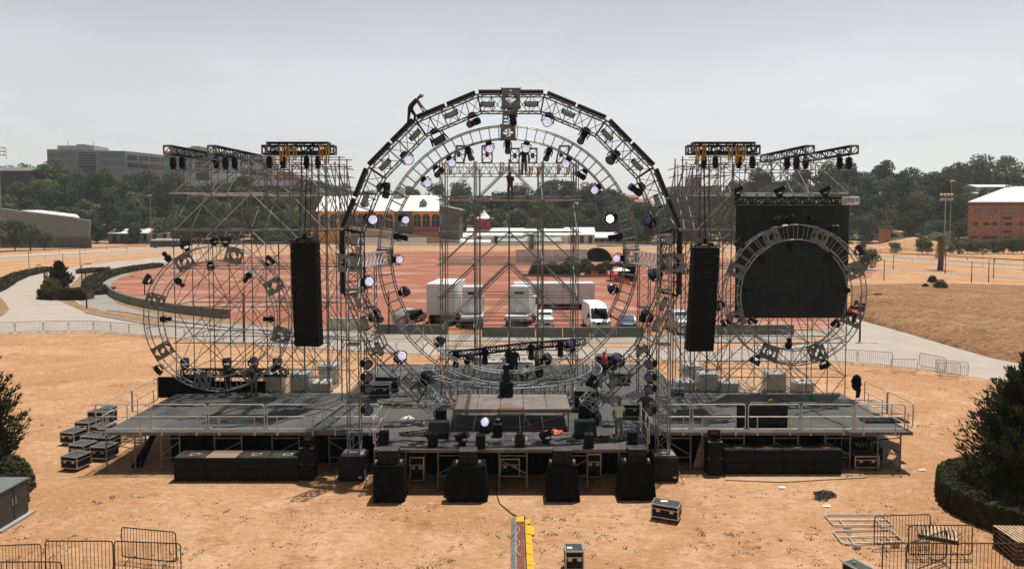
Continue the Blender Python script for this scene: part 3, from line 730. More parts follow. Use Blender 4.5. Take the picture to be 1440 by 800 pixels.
def side_tower(mir, label):
    def X(px, y, Y):
        x = PY(px if not mir else 1437-px, y, Y).x; return x
    rows = [40.3, 42.6, 44.9]; colpx = [243, 298, 353, 408, 458]
    cols = [X(p, 300, rows[0]) for p in colpx]
    zt = PY(720, 224, rows[0]).z; lev = [zt-1.95*k for k in range(1, 7)]
    lev = [PY(720, y, rows[0]).z for y in (272, 325, 378, 431, 482, 530)]
    t = thing('scaffold_tower', label, 'scaffold', ((cols[0]+cols[-1])/2, rows[0], 0))
    for Y in rows:
        for i, x in enumerate(cols): stick('standard', (x,Y,.0), (x,Y,zt+(.35 if (i+int(Y))%2 else .05)), .031, t)
    for Y in rows:
        for z in lev: stick('ledger', (cols[0]-.15,Y-.04,z), (cols[-1]+.15,Y-.04,z), .03 if z < lev[0]-.1 else .04, t, pale=(z > lev[0]-.1))
    for z in lev:
        for x in cols: stick('transom', (x+.05,rows[0]-.15,z+.07), (x+.05,rows[-1]+.15,z+.07), .028, t)
    zz = [zt]+lev+[.3]
    n = 0
    for ri, Y in enumerate(rows):
        for i in range(4):
            for k in range(len(zz)-1):
                if n >= 96: continue
                s = (i < 2) if ri != 1 else (i+k) % 2 == 0       # long parallel runs, rising to the middle
                if ri == 0: s = (i < 2)
                a, b = (cols[i], cols[i+1]) if s else (cols[i+1], cols[i])
                stick('brace', (a,Y+.06,zz[k+1]), (b,Y+.06,zz[k]), .026, t, pale=(ri == 0 and k in (0,1,2))); n += 1
    n = 0
    for i, x in enumerate(cols):
        for j in range(2):
            for k in range(len(zz)-1):
                a, b = (rows[j], rows[j+1]) if (k+i) % 2 else (rows[j+1], rows[j])
                if n < 70: stick('cross_brace', (x-.06,a,zz[k+1]), (x-.06,b,zz[k]), .026, t); n += 1
    # header girder along the top
    for Y in (rows[0]-.1, rows[1]): lattice(t, (cols[0]+.1,Y,zt-.62), (cols[3],Y,zt-.62), .6, 9)
    lattice(t, (cols[2],rows[0]+.2,zt-.3), (cols[4],rows[0]+.2,zt-.3), .5, 5)
    # forward wing that carries the speaker array
    wy = [37.0, 38.7]; wpx = [406, 428, 452, 478] if mir else [376, 412, 448, 478]; wx = [X(p, 300, wy[0]) for p in wpx]
    wz = PY(720, 232, wy[0]).z
    wl_ = [PY(720, y, wy[0]).z for y in (235, 247, 262, 272, 325, 378, 431, 482, 530)]
    for Y in wy:
        for i, x in enumerate(wx):
            if Y == wy[0] and i in (1, 2): z0 = PY(720, 300, Y).z
            else: z0 = DECK
            if Y == wy[0]: z0 = max(z0, PY(720, 335, Y).z if i < 3 else DECK)
            stick('wing_standard', (x,Y,z0), (x,Y,wz+(.45 if i == 3 else .05)), .034, t)
        for k, z in enumerate(wl_[:4] if Y == wy[0] else wl_): stick('wing_ledger', (wx[0]-.2,Y+.04,z), (wx[3]+.3,Y+.04,z), .026, t)
    for x in wx:
        for z in wl_[:5]: stick('wing_transom', (x,wy[0]-.1,z+.06), (x,rows[0],z+.06), .026, t)
        stick('wing_brace', (x,wy[0],wl_[1]), (x,rows[1],wl_[4]), .03, t); stick('wing_brace', (x,wy[0],wl_[3]), (x,rows[1],wl_[5]), .03, t)
    sgn = -1 if mir else 1
    for Y in wy:
        for z in (wz+.02, wz+.38): stick('wing_ledger', (wx[0]-.2,Y-.04,z), (wx[3]+.3,Y-.04,z), .026, t)
    for k in range(4):                     # raking props
        stick('raker', (wx[3]-sgn*(.9-.35*k),wy[0]+.3*k,wz+.05), (wx[3]+sgn*(.35+.22*k),wy[0]+.5*k+.5,PY(720, 345+25*k, wy[0]).z), .03, t)
    for i in range(3):
        for k in range(4, 8): stick('wing_brace', ((wx[i] if (i+k)%2 else wx[i+1]),wy[1]+.06,wl_[k+1]), ((wx[i+1] if (i+k)%2 else wx[i]),wy[1]+.06,wl_[k]), .027, t)
    return t, cols, rows, zt, wx, wy, wz
TL = side_tower(False, 'tall steel tube scaffold tower behind the left stage wing')
TR = side_tower(True, 'tall steel tube scaffold tower behind the right stage wing and screen')
# central tower
def centre_tower():
    rows = [43.0, 44.4, 46.2]; colpx = [619, 667, 716, 764, 813]
    t = thing('scaffold_tower', 'central steel tube scaffold tower seen through the two big rings', 'scaffold', (PY(716,400,rows[0]).x, rows[0], 0))
    cols = [PY(p, 350, rows[0]).x for p in colpx]
    zt = PY(720, 230, rows[0]).z; lev = [PY(720, y, rows[0]).z for y in (281, 327, 372, 418, 462, 505)]
    for ri, Y in enumerate(rows):
        for i, x in enumerate(cols): stick('standard', (x,Y,0), (x,Y,zt+.25+.12*((i+ri)%2)), .05 if (ri == 0 and i == 2) else .030, t)
        if ri < 2:
            for i in (0, 1, 3, 4): stick('standard', (cols[i]+.28*(1 if i < 2 else -1),Y+.5,0), (cols[i]+.28*(1 if i < 2 else -1),Y+.5,zt-.2), .028, t)
        for k, z in enumerate(lev): stick('ledger', (cols[0]-.2,Y-.05,z), (cols[-1]+.2,Y-.05,z), .032 if k in (0,2) else .024, t, pale=k in (0,))
        stick('ledger', (cols[0]-.2,Y-.05,lev[0]+.22), (cols[-1]+.2,Y-.05,lev[0]+.22), .026, t)
        stick('ledger', (cols[0]-.2,Y-.05,lev[2]+.3), (cols[-1]+.2,Y-.05,lev[2]+.3), .026, t)
        for k in (4, 5): stick('ledger', (cols[0]-.2,Y-.05,lev[k]+.55), (cols[-1]+.2,Y-.05,lev[k]+.55), .024, t)
    for k, z in enumerate(lev):
        for x in cols: stick('transom', (x+.05,rows[0]-.1,z+.06), (x+.05,rows[-1]+.1,z+.06), .026, t)
    zz = [zt-.1]+lev+[.4]
    for ri, Y in enumerate(rows):
        for i in range(4):
            for k in range(len(zz)-1):
                s = i < 2
                a, b = (cols[i], cols[i+1]) if s else (cols[i+1], cols[i])
                for d in ((0, .3) if ri < 1 else (0,)):
                    if (ri == 0 and k in (2,) and d): continue
                    stick('brace', (a,Y+.06,zz[k+1]-d*.55), (b,Y+.06,zz[k]-d*.55), .021 if k != 3 else .032, t, pale=(k in (4,) and ri == 0))
    for i in (0, 1, 3, 4):
        for k in range(len(zz)-1):
            a, b = (rows[0], rows[2]) if (k+i) % 2 else (rows[2], rows[0])
            stick('cross_brace', (cols[i]-.06,a,zz[k+1]), (cols[i]-.06,b,zz[k]), .025, t)
    for Y in (rows[0]-.1, rows[2]): lattice(t, (cols[0],Y,zt-.62), (cols[4],Y,zt-.62), .62, 14)
    return t, cols, rows, zt
TC = centre_tower()
# hanging chains / drop lines on the towers, in thin steel
# vertical lattice towers of the ring frame
def lattice_tower(px, y0, z0, z1, Y, label, s=.44, m='alu', name='truss_tower'):
    x = PY(px, y0, Y).x; t = thing(name, label, 'truss', (x, Y, z0))
    n = max(1, round((z1-z0)/2.4)); h = (z1-z0)/n
    for k in range(n):
        mb = MB(); a, b = z0+h*k+.02, z0+h*(k+1)-.02; C = [V((x+i*s/2,Y+j*s/2,0)) for i, j in ((-1,-1),(1,-1),(1,1),(-1,1))]
        for i in range(4):
            p, q = C[i], C[(i+1)%4]; mb.tube(p+V((0,0,a)), p+V((0,0,b)), .027, 6)
            nb = 5
            for j in range(nb):
                za, zb = a+(b-a)*j/nb, a+(b-a)*(j+1)/nb
                e, f = (p, q) if (j+i) % 2 else (q, p)
                mb.tube(e+V((0,0,za)), f+V((0,0,zb)), .014, 5, cap=False)
            for z in (a, b): mb.tube(p+V((0,0,z)), q+V((0,0,z)), .026, 5)
        mb.build('truss_section', M[m], t)
    return x
YT = 31.0
ztw = PY(720, 640, YT).z
XTL = lattice_tower(497.5, 500, 1.12, PY(720, 330, YT).z, YT, 'slim lattice truss tower standing on a black base box in front of left wing', .52)
XTR = lattice_tower(933, 500, 1.12, PY(720, 330, YT).z, YT, 'slim lattice truss tower standing on a black base box in front of right wing', .52)
lattice_tower(521, 450, DECK, PY(720, 372, 39.2).z, 39.2, 'rear silver lattice truss tower holding up the left truss bridge', .6)
lattice_tower(905, 450, DECK, PY(720, 372, 39.2).z, 39.2, 'rear silver lattice truss tower holding up the right truss bridge', .6)
# ================================================================ header trusses on the tower tops
def box_truss(a, b, h, w, label, name='header_truss', m='black', nb=6, endm=None, rc=.04, rb=.026, side=None):
    a, b = V(a), V(b); d = (b-a).normalized(); s = V((-d.y, d.x, 0))*w/2; up = V((0,0,h))
    t = thing(name, label, 'truss', (a+b)/2)
    A = [a-s, a+s, a+s+up, a-s+up]; B = [b-s, b+s, b+s+up, b-s+up]; mb = MB()
    for i in range(4): mb.tube(A[i], B[i], rc, 6)
    for k in range(nb):
        for i in range(4):
            p, q = A[i].lerp(B[i], k/nb), A[(i+1)%4].lerp(B[(i+1)%4], (k+1)/nb)
            if k % 2: p, q = A[(i+1)%4].lerp(B[(i+1)%4], k/nb), A[i].lerp(B[i], (k+1)/nb)
            mb.tube(p, q, rb, 5, cap=False)
            mb.tube(A[i].lerp(B[i], k/nb), A[(i+1)%4].lerp(B[(i+1)%4], k/nb), rb, 5, cap=False)
    mb.build('chords', M[m], t)
    for P in (A, B):
        mb = MB()
        for i in range(4): mb.tube(P[i], P[(i+1)%4], rc*1.25, 6)
        c = sum(P, V((0,0,0)))/4
        for i in range(4): mb.tube(P[i], P[i].lerp(c, .45), rc, 5)
        mb.build('end_frame', M[endm or 'galv'], t)
    return t
for mir, T, nm in ((False, TL, 'left'), (True, TR, 'right')):
    t_, cols, rows, zt, wx, wy, wz = T; sg = -1 if mir else 1
    mx = (lambda x: 1437-x) if mir else (lambda x: x)
    for px, lab in ((236, 'outermost'), (298, 'inner')):
        a = PY(mx(px), 216, 38.6); b = V((a.x+sg*.35, 44.6, a.z)); box_truss(a, b, .42, .45, 'black box truss lying front to back on %s scaffold, the %s of the two' % (nm, lab), nb=9)
    yy = 36.4
    a = PY(mx(371), 216, yy+.8); b = PY(mx(471), 216, yy+.8)
    if mir: a, b = b, a
    a.z = b.z = PY(720, 215, yy).z
    box_truss(a, b, .42, .5, 'rear black box truss across the top of %s scaffold wing' % nm, nb=8)
    a = PY(mx(378), 214, yy); b = PY(mx(463), 214, yy)
    if mir: a, b = b, a
    box_truss(a, b, .46, .5, 'front black box truss across the top of %s scaffold wing, holding the line array' % nm, nb=7)
# black truss that carries the screen, with the bare silver end
YS = 38.9
a = PY(1028, 287, YS); b = PY(1181, 288, YS); b.z = a.z
box_truss(a, b, .36, .36, 'long black box truss above the big screen', nb=16, rc=.036)
c = PY(1205, 288, YS); c.z = a.z
box_truss(b+V((.05,0,0)), c, .36, .36, 'short bare silver truss end at right of the screen truss', m='alu_bright', endm='alu_bright', nb=3)
# low black trusses behind the rings
a = PY(256, 528, 39.4); b = PY(404, 528, 39.4); b.z = a.z
box_truss(a, b, .36, .36, 'low black truss behind the left small ring', nb=16, rc=.034)
a = PY(632, 503, 42.5); b = PY(731, 491, 42.5); c = PY(823, 484, 42.5)
box_truss(a, b, .34, .34, 'black truss sloping behind the middle ring, left half', nb=12, rc=.032)
box_truss(b, c, .34, .34, 'black truss sloping behind the middle ring, right half', nb=12, rc=.032)
# ================================================================ LED screen
s0, s1 = PY(1037, 289, 39.35), PY(1190, 447, 39.35)
t = thing('led_screen', 'big flat black video screen hanging in front of right scaffold', 'screen', ((s0.x+s1.x)/2, 39.35, s1.z))
W_ = s1.x-s0.x; H_ = s0.z-s1.z; nx_, nz_ = 14, 14; mb = MB()
for i in range(nx_):
    for j in range(nz_):
        dy = random.uniform(-.002,.002); mb.span((s0.x+W_*i/nx_+.004,39.30+dy,s1.z+H_*j/nz_+.004), (s0.x+W_*(i+1)/nx_-.004,39.36,s1.z+H_*(j+1)/nz_-.004))
mb.build('display_panel', M['screen'], t)
mb = MB(); mb.span((s0.x,39.365,s1.z), (s1.x,39.42,s0.z))
for i in range(nx_+1): mb.tube((s0.x+W_*i/nx_,39.46,s1.z), (s0.x+W_*i/nx_,39.46,s0.z), .03)
mb.build('rear_frame', M['black'], t)
for k in (.08, .5, .92):
    mb = MB(); mb.tube((s0.x+W_*k,39.36,s0.z), (s0.x+W_*k,39.1,PY(1100,284,YS).z), .03); mb.build('hanging_bracket', M['galv'], t)
# ================================================================ moving lights (root at the clamp, local +Z away from the truss, local -Y to the crowd)
def aim_rot(kind):
    return {'front': Matrix.Rotation(R(90), 3, 'X'), 'out': Matrix.Identity(3), 'down': Matrix.Rotation(R(35), 3, 'X'), 'side': Matrix.Rotation(R(62), 3, 'Y') @ Matrix.Rotation(R(25), 3, 'X'),
            'oblique': Matrix.Rotation(R(75), 3, 'X') @ Matrix.Rotation(R(40), 3, 'Y')}[kind]     # turns +Z (beam) into the aim
def make_light(kind, aim, lensmat='lens_lit'):
    t = thing('moving_light', 'prototype', 'stage light')
    mb = MB(); mb.box((0,0,.10), (.36,.24,.15)); mb.box((0,0,.01), (.12,.14,.06)); mb.box((.12,0,.02), (.05,.1,.05)); mb.box((-.12,0,.02), (.05,.1,.05)); mb.build('base', M['black2'], t, local=True, bevel=.012)
    hw = .27 if kind == 'wash' else .21; zc = .47
    mb = MB(); mb.box((0,0,.195), (2*hw+.06,.12,.05))
    for s in (-1, 1): mb.box((s*(hw+.01),0,.34), (.055,.14,.30))
    mb.build('yoke', M['black2'], t, local=True, bevel=.01)
    A = aim_rot(kind and aim); ax = A @ V((0,0,1)); c = V((0,0,zc)); mb = MB()
    if kind == 'wash':
        mb.lathe(c, ax, [(.10,-.24),(.16,-.22),(.19,-.10),(.225,.02),(.235,.10),(.24,.17),(.215,.185)], 16)
        for k in range(8): u = A @ V((math.cos(k*PI/4), math.sin(k*PI/4), 0)); mb.box(c+u*.17-ax*.12, (.03,.03,.16), A)
        hd = mb.build('head', M['black2'], t, local=True)
        m2 = MB(); m2.lathe(c, ax, [(.205,.186),(.18,.205),(.10,.218),(.02,.222)], 18); m2.build('lens', M[lensmat], hd, local=True)
    elif kind == 'beam':
        mb.lathe(c, ax, [(.10,-.36),(.16,-.34),(.175,-.16),(.15,-.06),(.14,.06),(.165,.16),(.17,.36),(.145,.37)], 14)
        mb.box(c-ax*.2, (.30,.26,.26), A)
        hd = mb.build('head', M['black2'], t, local=True)
        m2 = MB(); m2.lathe(c, ax, [(.14,.372),(.12,.385),(.03,.395)], 14); m2.build('lens', M[lensmat], hd, local=True)
    elif kind == 'flood':
        mb.box(c+V((0,0,.12)), (.62,.26,.30)); mb.box(c+V((.36,0,.05)), (.07,.3,.42), Matrix.Rotation(R(12),3,'Y')); mb.box(c+V((-.36,0,.05)), (.07,.3,.42), Matrix.Rotation(R(-12),3,'Y'))
        hd = mb.build('head', M['black2'], t, local=True, bevel=.015)
        m2 = MB(); m2.box(c+V((0,-.135,.12)), (.5,.01,.2)); m2.build('lens', M['glass'], hd, local=True)
    return t
LP = {}
def light(kind, aim, loc, rot, label, group, lensmat='lens_lit', scale=1.0):
    key = (kind, aim, lensmat)
    if key not in LP: o = LP[key] = make_light(*key)
    else: o = copy_tree(LP[key])
    place(o, loc, rot, label, group); o.scale = (scale,)*3; return o
def inward(c, p):
    z = (c-p); z.y = 0; z.normalize(); y = V((0,1,0)); x = y.cross(z); return Matrix((x, y, z)).transposed()
words = {'wash': 'round wash light', 'beam': 'long barrelled spot light', 'flood': 'boxy flood light'}
seen = {}
def ring_light(x, y, c, r, Y, kind, aim, ringname, lensmat='lens_lit', sc=1.0, outside=False):
    q = PY(x, y, Y); a = math.degrees(math.atan2(q.x-c.x, q.z-c.z))
    p = pol(c, a, r, -.12); rot = inward(c, p)
    if outside: rot = rot @ Matrix.Rotation(PI, 3, 'Y')
    st = {'lens_lit': 'pale violet lens', 'lens_off': 'dark lens', 'lens_hot': 'brightly burning lens'}[lensmat]
    nm5 = clock(a)
    def mk(c_): return '%s%s %s %s at its %s clock position' % (words[kind], '' if kind == 'flood' else ', '+st+',', 'outside' if outside else 'inside', ringname, c_)
    lab = mk(nm5)
    if lab in seen: lab = mk(clock(a+5 if a % 5 > 2 else a-5))
    if lab in seen: lab = mk(clock(a+9))
    seen[lab] = 1
    return light(kind, aim, p, rot, lab, 'stage lights on the ring trusses', lensmat, sc)
rO = OR-OW-.04
for x, y, k, a, l in ((663,160,'beam','oblique','lens_off'),(609,182,'flood','front','lens_off'),(567,217,'wash','front','lens_lit'),(534,262,'beam','side','lens_off'),(514,305,'wash','front','lens_lit'),
    (508,397,'wash','front','lens_lit'),(525,446,'beam','oblique','lens_off'),(553,510,'wash','front','lens_lit'),(590,545,'beam','oblique','lens_off'),
    (772,162,'wash','front','lens_lit'),(824,185,'beam','down','lens_off'),(866,217,'wash','down','lens_off'),(901,263,'beam','side','lens_off'),(921,310,'wash','oblique','lens_off'),
    (928,387,'wash','oblique','lens_off'),(908,445,'beam','oblique','lens_off'),(873,510,'wash','oblique','lens_off'),(840,545,'beam','side','lens_off')):
    ring_light(x, y, OC, rO-(.05 if abs(y-366)<60 else 0), Yo, k, a, 'the largest ring', l, 1.0)
rI = IR-IW-.04
for x, y, k, a, l in ((657,208,'beam','down','lens_off'),(687,200,'wash','front','lens_lit'),(714,200,'beam','down','lens_off'),(741,200,'wash','front','lens_lit'),(774,208,'beam','down','lens_off'),
    (801,222,'wash','front','lens_lit'),(825,238,'beam','oblique','lens_off'),(843,262,'wash','front','lens_lit'),(631,222,'wash','front','lens_lit'),(611,234,'beam','oblique','lens_off'),(593,250,'wash','front','lens_lit'),
    (565,307,'wash','front','lens_lit'),(555,332,'beam','out','lens_off'),(555,365,'wash','front','lens_lit'),(562,412,'wash','oblique','lens_off'),(578,447,'beam','out','lens_off'),
    (612,487,'wash','oblique','lens_off'),(657,508,'wash','oblique','lens_off'),(770,507,'wash','oblique','lens_off'),(806,493,'wash','oblique','lens_off'),
    (862,306,'wash','front','lens_hot'),(871,332,'beam','out','lens_off'),(873,363,'wash','front','lens_lit'),(867,408,'wash','oblique','lens_off'),(851,445,'beam','out','lens_off')):
    ring_light(x, y, IC, rI, Yi, k, a, 'the middle ring', l, .95)
for lst, c, r, Y, nm in (
    (((247,393,'beam','out',0),(226,449,'beam','out',0),(295,371,'beam','front',0),(348,389,'beam','out',0),(378,449,'beam','out',0),(262,350,'flood','front',1),(235,363,'beam','out',1),(209,395,'flood','front',1),(224,518,'flood','front',1),(316,345,'flood','front',1),(300,339,'beam','side',1),(377,369,'flood','front',1)), SL, SLR, 38.2, 'small left ring'),
    (((1112,337,'beam','out',0),(1066,359,'beam','out',0),(1167,360,'beam','out',0),(1042,406,'beam','out',0),(1187,409,'beam','out',0),(1051,455,'beam','oblique',0),(1176,455,'beam','oblique',0),(1109,490,'beam','out',0),(1095,311,'flood','front',1),(1110,303,'beam','side',1),(1143,312,'flood','front',1),(1171,323,'beam','side',1),(1200,359,'flood','front',1),(1040,341,'flood','front',1),(1024,428,'flood','front',1),(1020,454,'beam','oblique',1),(1065,504,'flood','front',1),(1157,506,'flood','front',1)), SR, SRR, 38.0, 'small right ring')):
    for x, y, k, a, o in lst:
        ring_light(x, y, c, (r+.03) if o else (r-.82), Y-.2, k, a, nm, 'lens_off', .72 if k == 'beam' else .68, outside=bool(o))
# the light under the bridge at the top, and lights stacked on the slim towers
light('beam', 'down', PY(718, 152, 34.6), Matrix.Rotation(PI, 3, 'X') @ Matrix.Rotation(.2, 3, 'Y'), 'spot light hanging under the dark truss bridge at the top', 'stage lights on the ring trusses', 'lens_off', 1.0)
for side, X0, sg in (('left', XTL, 1), ('right', XTR, -1)):
    for i, y in enumerate((511, 530, 546, 576)):
        p = PY(720, y, YT-.1); p.x = X0+sg*.30
        rot = Matrix.Rotation(sg*PI/2, 3, 'Y')
        light('wash', 'front', p, rot if sg > 0 else rot, 'dark wash light on the slim %s lattice tower, %s from the top' % (side, ords[i]), 'wash lights stacked on the slim lattice towers', 'lens_off', .82)
# upright lights on the low black trusses
Up = Matrix.Identity(3); Dn = Matrix.Rotation(PI, 3, 'Y')
for i, x in enumerate((260, 319, 356, 390)):
    p = PY(x, 518, 39.3); light('beam' if i != 2 else 'wash', 'oblique', p, Up, 'black stage light standing on the low left truss, %s from the left' % ords[i], 'lights on the low black truss', 'lens_off', .95)
for i, (x, y) in enumerate(((641,484),(682,479),(747,474),(788,474))):
    q = PY(x, 495-.1*(x-640), 42.4); light('beam', 'down', q, Dn, 'black spot light hanging on the sloping truss, %s from the left' % ords[i], 'lights on the sloping black truss', 'lens_off', 1.1)
for i, x in enumerate((1037, 1096, 1160)):
    p = PY(x, 277, YS); light('beam', 'side', p, Up, 'black spot light on top of the screen truss, %s from the left' % ords[i], 'lights on the screen truss', 'lens_off', .85)
# lights on the deck
FL = [(612,612,'beam','oblique',DECK,'spot light on the stage beside the left foot of the largest ring'),(617,590,'wash','front',DECK,'upright wash light with violet lens at the left foot of the largest ring'),(838,596,'wash','oblique',DECK,'upright wash light at the right foot of the largest ring'),
      (700,611,'beam','out',DECK,'small black upright light just in front of the riser'),(650,626,'beam','side',DECK,'tipped spot light lying at front edge of the thrust'),(768,623,'beam','side',DECK,'tipped spot light near the orange cord at front edge of the thrust')]
for x, y, k, a, z, lab in FL:
    p = PZ(x, y, z); light(k, a, p, Up, lab, 'loose lights on the thrust', 'lens_lit' if 'violet' in lab else 'lens_off', .85)
for x, y, lab, big_ in ((682,608,'round lamp with chrome shell in front of the riser',1),(731,627,'low black light with two white side cheeks at front edge of the thrust',0)):
    p = PZ(x, y, DECK); t = thing('floor_lamp', lab, 'stage light', p)
    mb = MB(); mb.box((0,0,.12), (.42,.34,.24)); mb.box((-.20,0,.33), (.05,.12,.34)); mb.box((.20,0,.33), (.05,.12,.34)); mb.build('base', M['black2'], t, local=True, bevel=.02)
    if big_:
        mb = MB(); mb.ball((0,.02,.47), (.23,.19,.22), 16, 10); mb.build('shell', M['caseedge'], t, local=True, smooth=True)
        mb = MB(); mb.lathe((0,-.14,.50), (0,-1,.35), [(.15,0),(.17,.04),(.12,.05)], 16); mb.build('lens', M['lens_lit'], t, local=True)
    else:
        mb = MB(); mb.box((0,0,.42), (.34,.36,.30), taper=.8); mb.build('head', M['black2'], t, local=True, bevel=.02)
        for sx in (-1, 1):
            mb = MB(); mb.ball((sx*.27,0,.30), (.07,.14,.12), 10, 6); mb.build('cheek', M['white'], t, local=True, smooth=True)
# ================================================================ black battens and strobe tubes on the big ring
def batten_proto(L):
    t = thing('light_batten', 'p', 'light bar'); mb = MB()
    n = 10; mb.lathe((-L/2,0,0), (1,0,0), [(.10,0),(.125,.015),(.125,L-.015),(.10,L)], 10); mb.build('housing', M['batten'], t, local=True)
    for s in (-1, 1):
        mb = MB(); mb.box((s*(L/2-.2),0,-.14), (.09,.12,.09)); mb.build('clamp', M['galv'], t, local=True)
    mb = MB(); mb.box((0,0,-.128), (L*.8,.10,.02)); mb.build('diffuser', M['lens_off'], t, local=True)
    return t
SEGL = 2*OAP*math.sin(R(11.25)); BP = None; n = 0
def tang(c, p, out=True):
    z = (p-c); z.y = 0; z.normalize(); y = V((0,1,0)); x = y.cross(z); return Matrix((x, y, z)).transposed()
for a0, a1 in OSEG:
    am = (a0+a1)/2
    if abs(am) > 106: continue
    p0, p1 = pol(OC, a0, OAP), pol(OC, a1, OAP); mid = (p0+p1)/2
    zz = (mid-OC); zz.y = 0; zz.normalize(); y = V((0,1,0)); rot = Matrix((y.cross(zz), y, zz)).transposed()
    for f in ((.26,.75) if am else (.2,.8)):
        L_ = SEGL*.46
        q = p0.lerp(p1, f)+zz*.12; aa = math.degrees(math.atan2(q.x-OC.x, q.z-OC.z))
        if BP is None: o = BP = batten_proto(L_)
        else: o = copy_tree(BP)
        place(o, (q.x, q.y-.25, q.z), rot, 'black light bar on outer edge of largest ring at its %s clock position' % clock(aa), 'black light bars on the largest ring')
        if am == 0: o.scale = (.8,1,1)
def strobe_proto():
    t = thing('strobe_tube', 'p', 'strobe light'); mb = MB(); mb.lathe((-.29,0,0), (1,0,0), [(.07,0),(.12,.03),(.12,.55),(.07,.58)], 10); mb.build('housing', M['tube_lamp'], t, local=True)
    for s in (-1, 1):
        mb = MB(); mb.lathe((s*.29-.03,0,0), (1,0,0), [(.10,0),(.13,.02),(.13,.06),(.08,.07)], 10); mb.build('end_cap', M['black2'], t, local=True)
    mb = MB(); mb.box((0,0,.12), (.4,.06,.05)); mb.build('bracket', M['galv'], t, local=True)
    return t
SP = None
for x, y in ((685,141),(634,159),(581,186),(537,228),(511,279),(494,335),(494,367),(497,425),(512,455),(533,490),(568,545),(748,142),(799,160),(855,188),(897,231),(920,285),(940,335),(938,368),(932,427),(920,455),(898,490),(862,535)):
    q = PY(x, y, Yo-OD/2+.05); p = pol(OC, math.degrees(math.atan2(q.x-OC.x, q.z-OC.z)), OR-OW+.14, -OD/2-.02)
    aa = math.degrees(math.atan2(q.x-OC.x, q.z-OC.z)); k = round((aa-0)/22.5)*22.5
    if SP is None: o = SP = strobe_proto()
    else: o = copy_tree(SP)
    z = -V((math.sin(R(k)), 0, math.cos(R(k)))); yv = V((0,1,0)); rot = Matrix((yv.cross(z), yv, z)).transposed()
    lab = 'grey tube strobe inside the largest ring at its %s clock position' % clock(aa)
    place(o, p, rot, lab, 'grey tube strobes on the largest ring')
# ================================================================ hoists and slings on the tower tops
def hoist_proto():
    t = thing('chain_hoist', 'p', 'chain hoist'); mb = MB(); mb.box((0,0,-.35), (.26,.22,.42), taper=.8); mb.box((0,0,-.62), (.18,.2,.14)); mb.build('motor', M['black2'], t, local=True, bevel=.02)
    mb = MB(); mb.tube((0,0,-.15), (0,0,.05), .03); mb.path([(.06*math.cos(g), 0, .08+.06*math.sin(g)) for g in [k*PI/4 for k in range(8)]], .018, 5, closed=True); mb.build('hook', M['galv'], t, local=True)
    mb = MB(); mb.tube((.05,0,-.6), (.05,0,-1.5), .018, 5); mb.build('chain', M['galv'], t, local=True)
    return t
def sling(p, q, lab, m='strap'):
    mb = MB(); p, q = V(p), V(q); mb.path([p, p.lerp(q,.5)+V((.03,-.03,0)), q], .045, 6); mb.path([p+V((.14,0,0)), p.lerp(q,.5)+V((.16,-.03,0)), q+V((.10,0,.03))], .04, 6)
    o = mb.build('lifting_sling', M[m]); tag(o, lab, 'sling', 'lifting slings on the scaffold tops')
HP = None
def hoist(p, lab, s=1):
    global HP
    if HP is None: o = HP = hoist_proto()
    else: o = copy_tree(HP)
    place(o, p, None, lab, 'chain hoists on the scaffold tops', s)
for nm, mir in (('left', 0), ('right', 1)):
    mx = (lambda x: 1437-x) if mir else (lambda x: x)
    for i, x in enumerate((243, 256, 304, 317, 330)): hoist(PY(mx(x), 217, 39.3+.7*(i%3)), 'chain hoist below the front-to-back trusses of %s scaffold, %s from its outer end' % (nm, ords[i]), 1.2)
    for i, x in enumerate((379, 398, 431, 447)): hoist(PY(mx(x), 216, 36.4), 'chain hoist below the wing truss of %s scaffold, %s from its outer end' % (nm, ords[i]), 1.1)
    for i, (x, y0, y1) in enumerate(((393,204,228),(402,205,230),(412,206,226),(449,203,226),(458,206,231))):
        sling(PY(mx(x), y0, 36.1), PY(mx(x+1), y1, 36.1), 'yellow sling on the wing truss of %s scaffold, %s from its outer end' % (nm, ords[i]))
for i, (x, y, s) in enumerate(((645,229,1.0),(685,229,1.0),(724,229,.85),(749,229,.85),(789,229,1.0))):
    p = PY(x, y, 43.2); t = thing('truss_stub', 'short grey truss stub on top of central scaffold, %s from the left' % ords[i], 'truss', p, 'truss stubs on the central scaffold')
    w = .30*s; C = [V((a*w, b*w, 0)) for a, b in ((-1,-1),(1,-1),(1,1),(-1,1))]; up = V((.2 if i in (0,4) else 0, 0, 1.0*s)); mb = MB()
    for k in range(4):
        p_, q_ = C[k], C[(k+1)%4]; mb.tube(p_, p_+up, .035); mb.tube(p_, q_+up, .02, 5); mb.tube(p_+up, q_+up, .035); mb.tube(p_, q_, .03); mb.tube(p_+up*.5, q_+up*.5, .02, 5)
    mb.build('frame', M['galv'], t, local=True)
    mb = MB(); mb.box((0,0,.5*s), (.2,.2,.3)); mb.build('pulley', M['black2'], t, local=True)
for i, (x, y0, y1, m) in enumerate(((622,229,246,'strap'),(632,231,247,'strap'),(704,228,246,'strap'),(730,230,248,'strap'),(745,234,248,'orange'),(756,234,248,'orange'),(784,231,246,'strap'),(797,230,247,'strap'),(806,230,247,'strap'))):
    sling(PY(x, y0, 42.8), PY(x-.5, y1, 42.8), '%s lifting sling on top of central scaffold, %s from the left' % ('yellow' if m == 'strap' else 'orange', ords[i]), m)
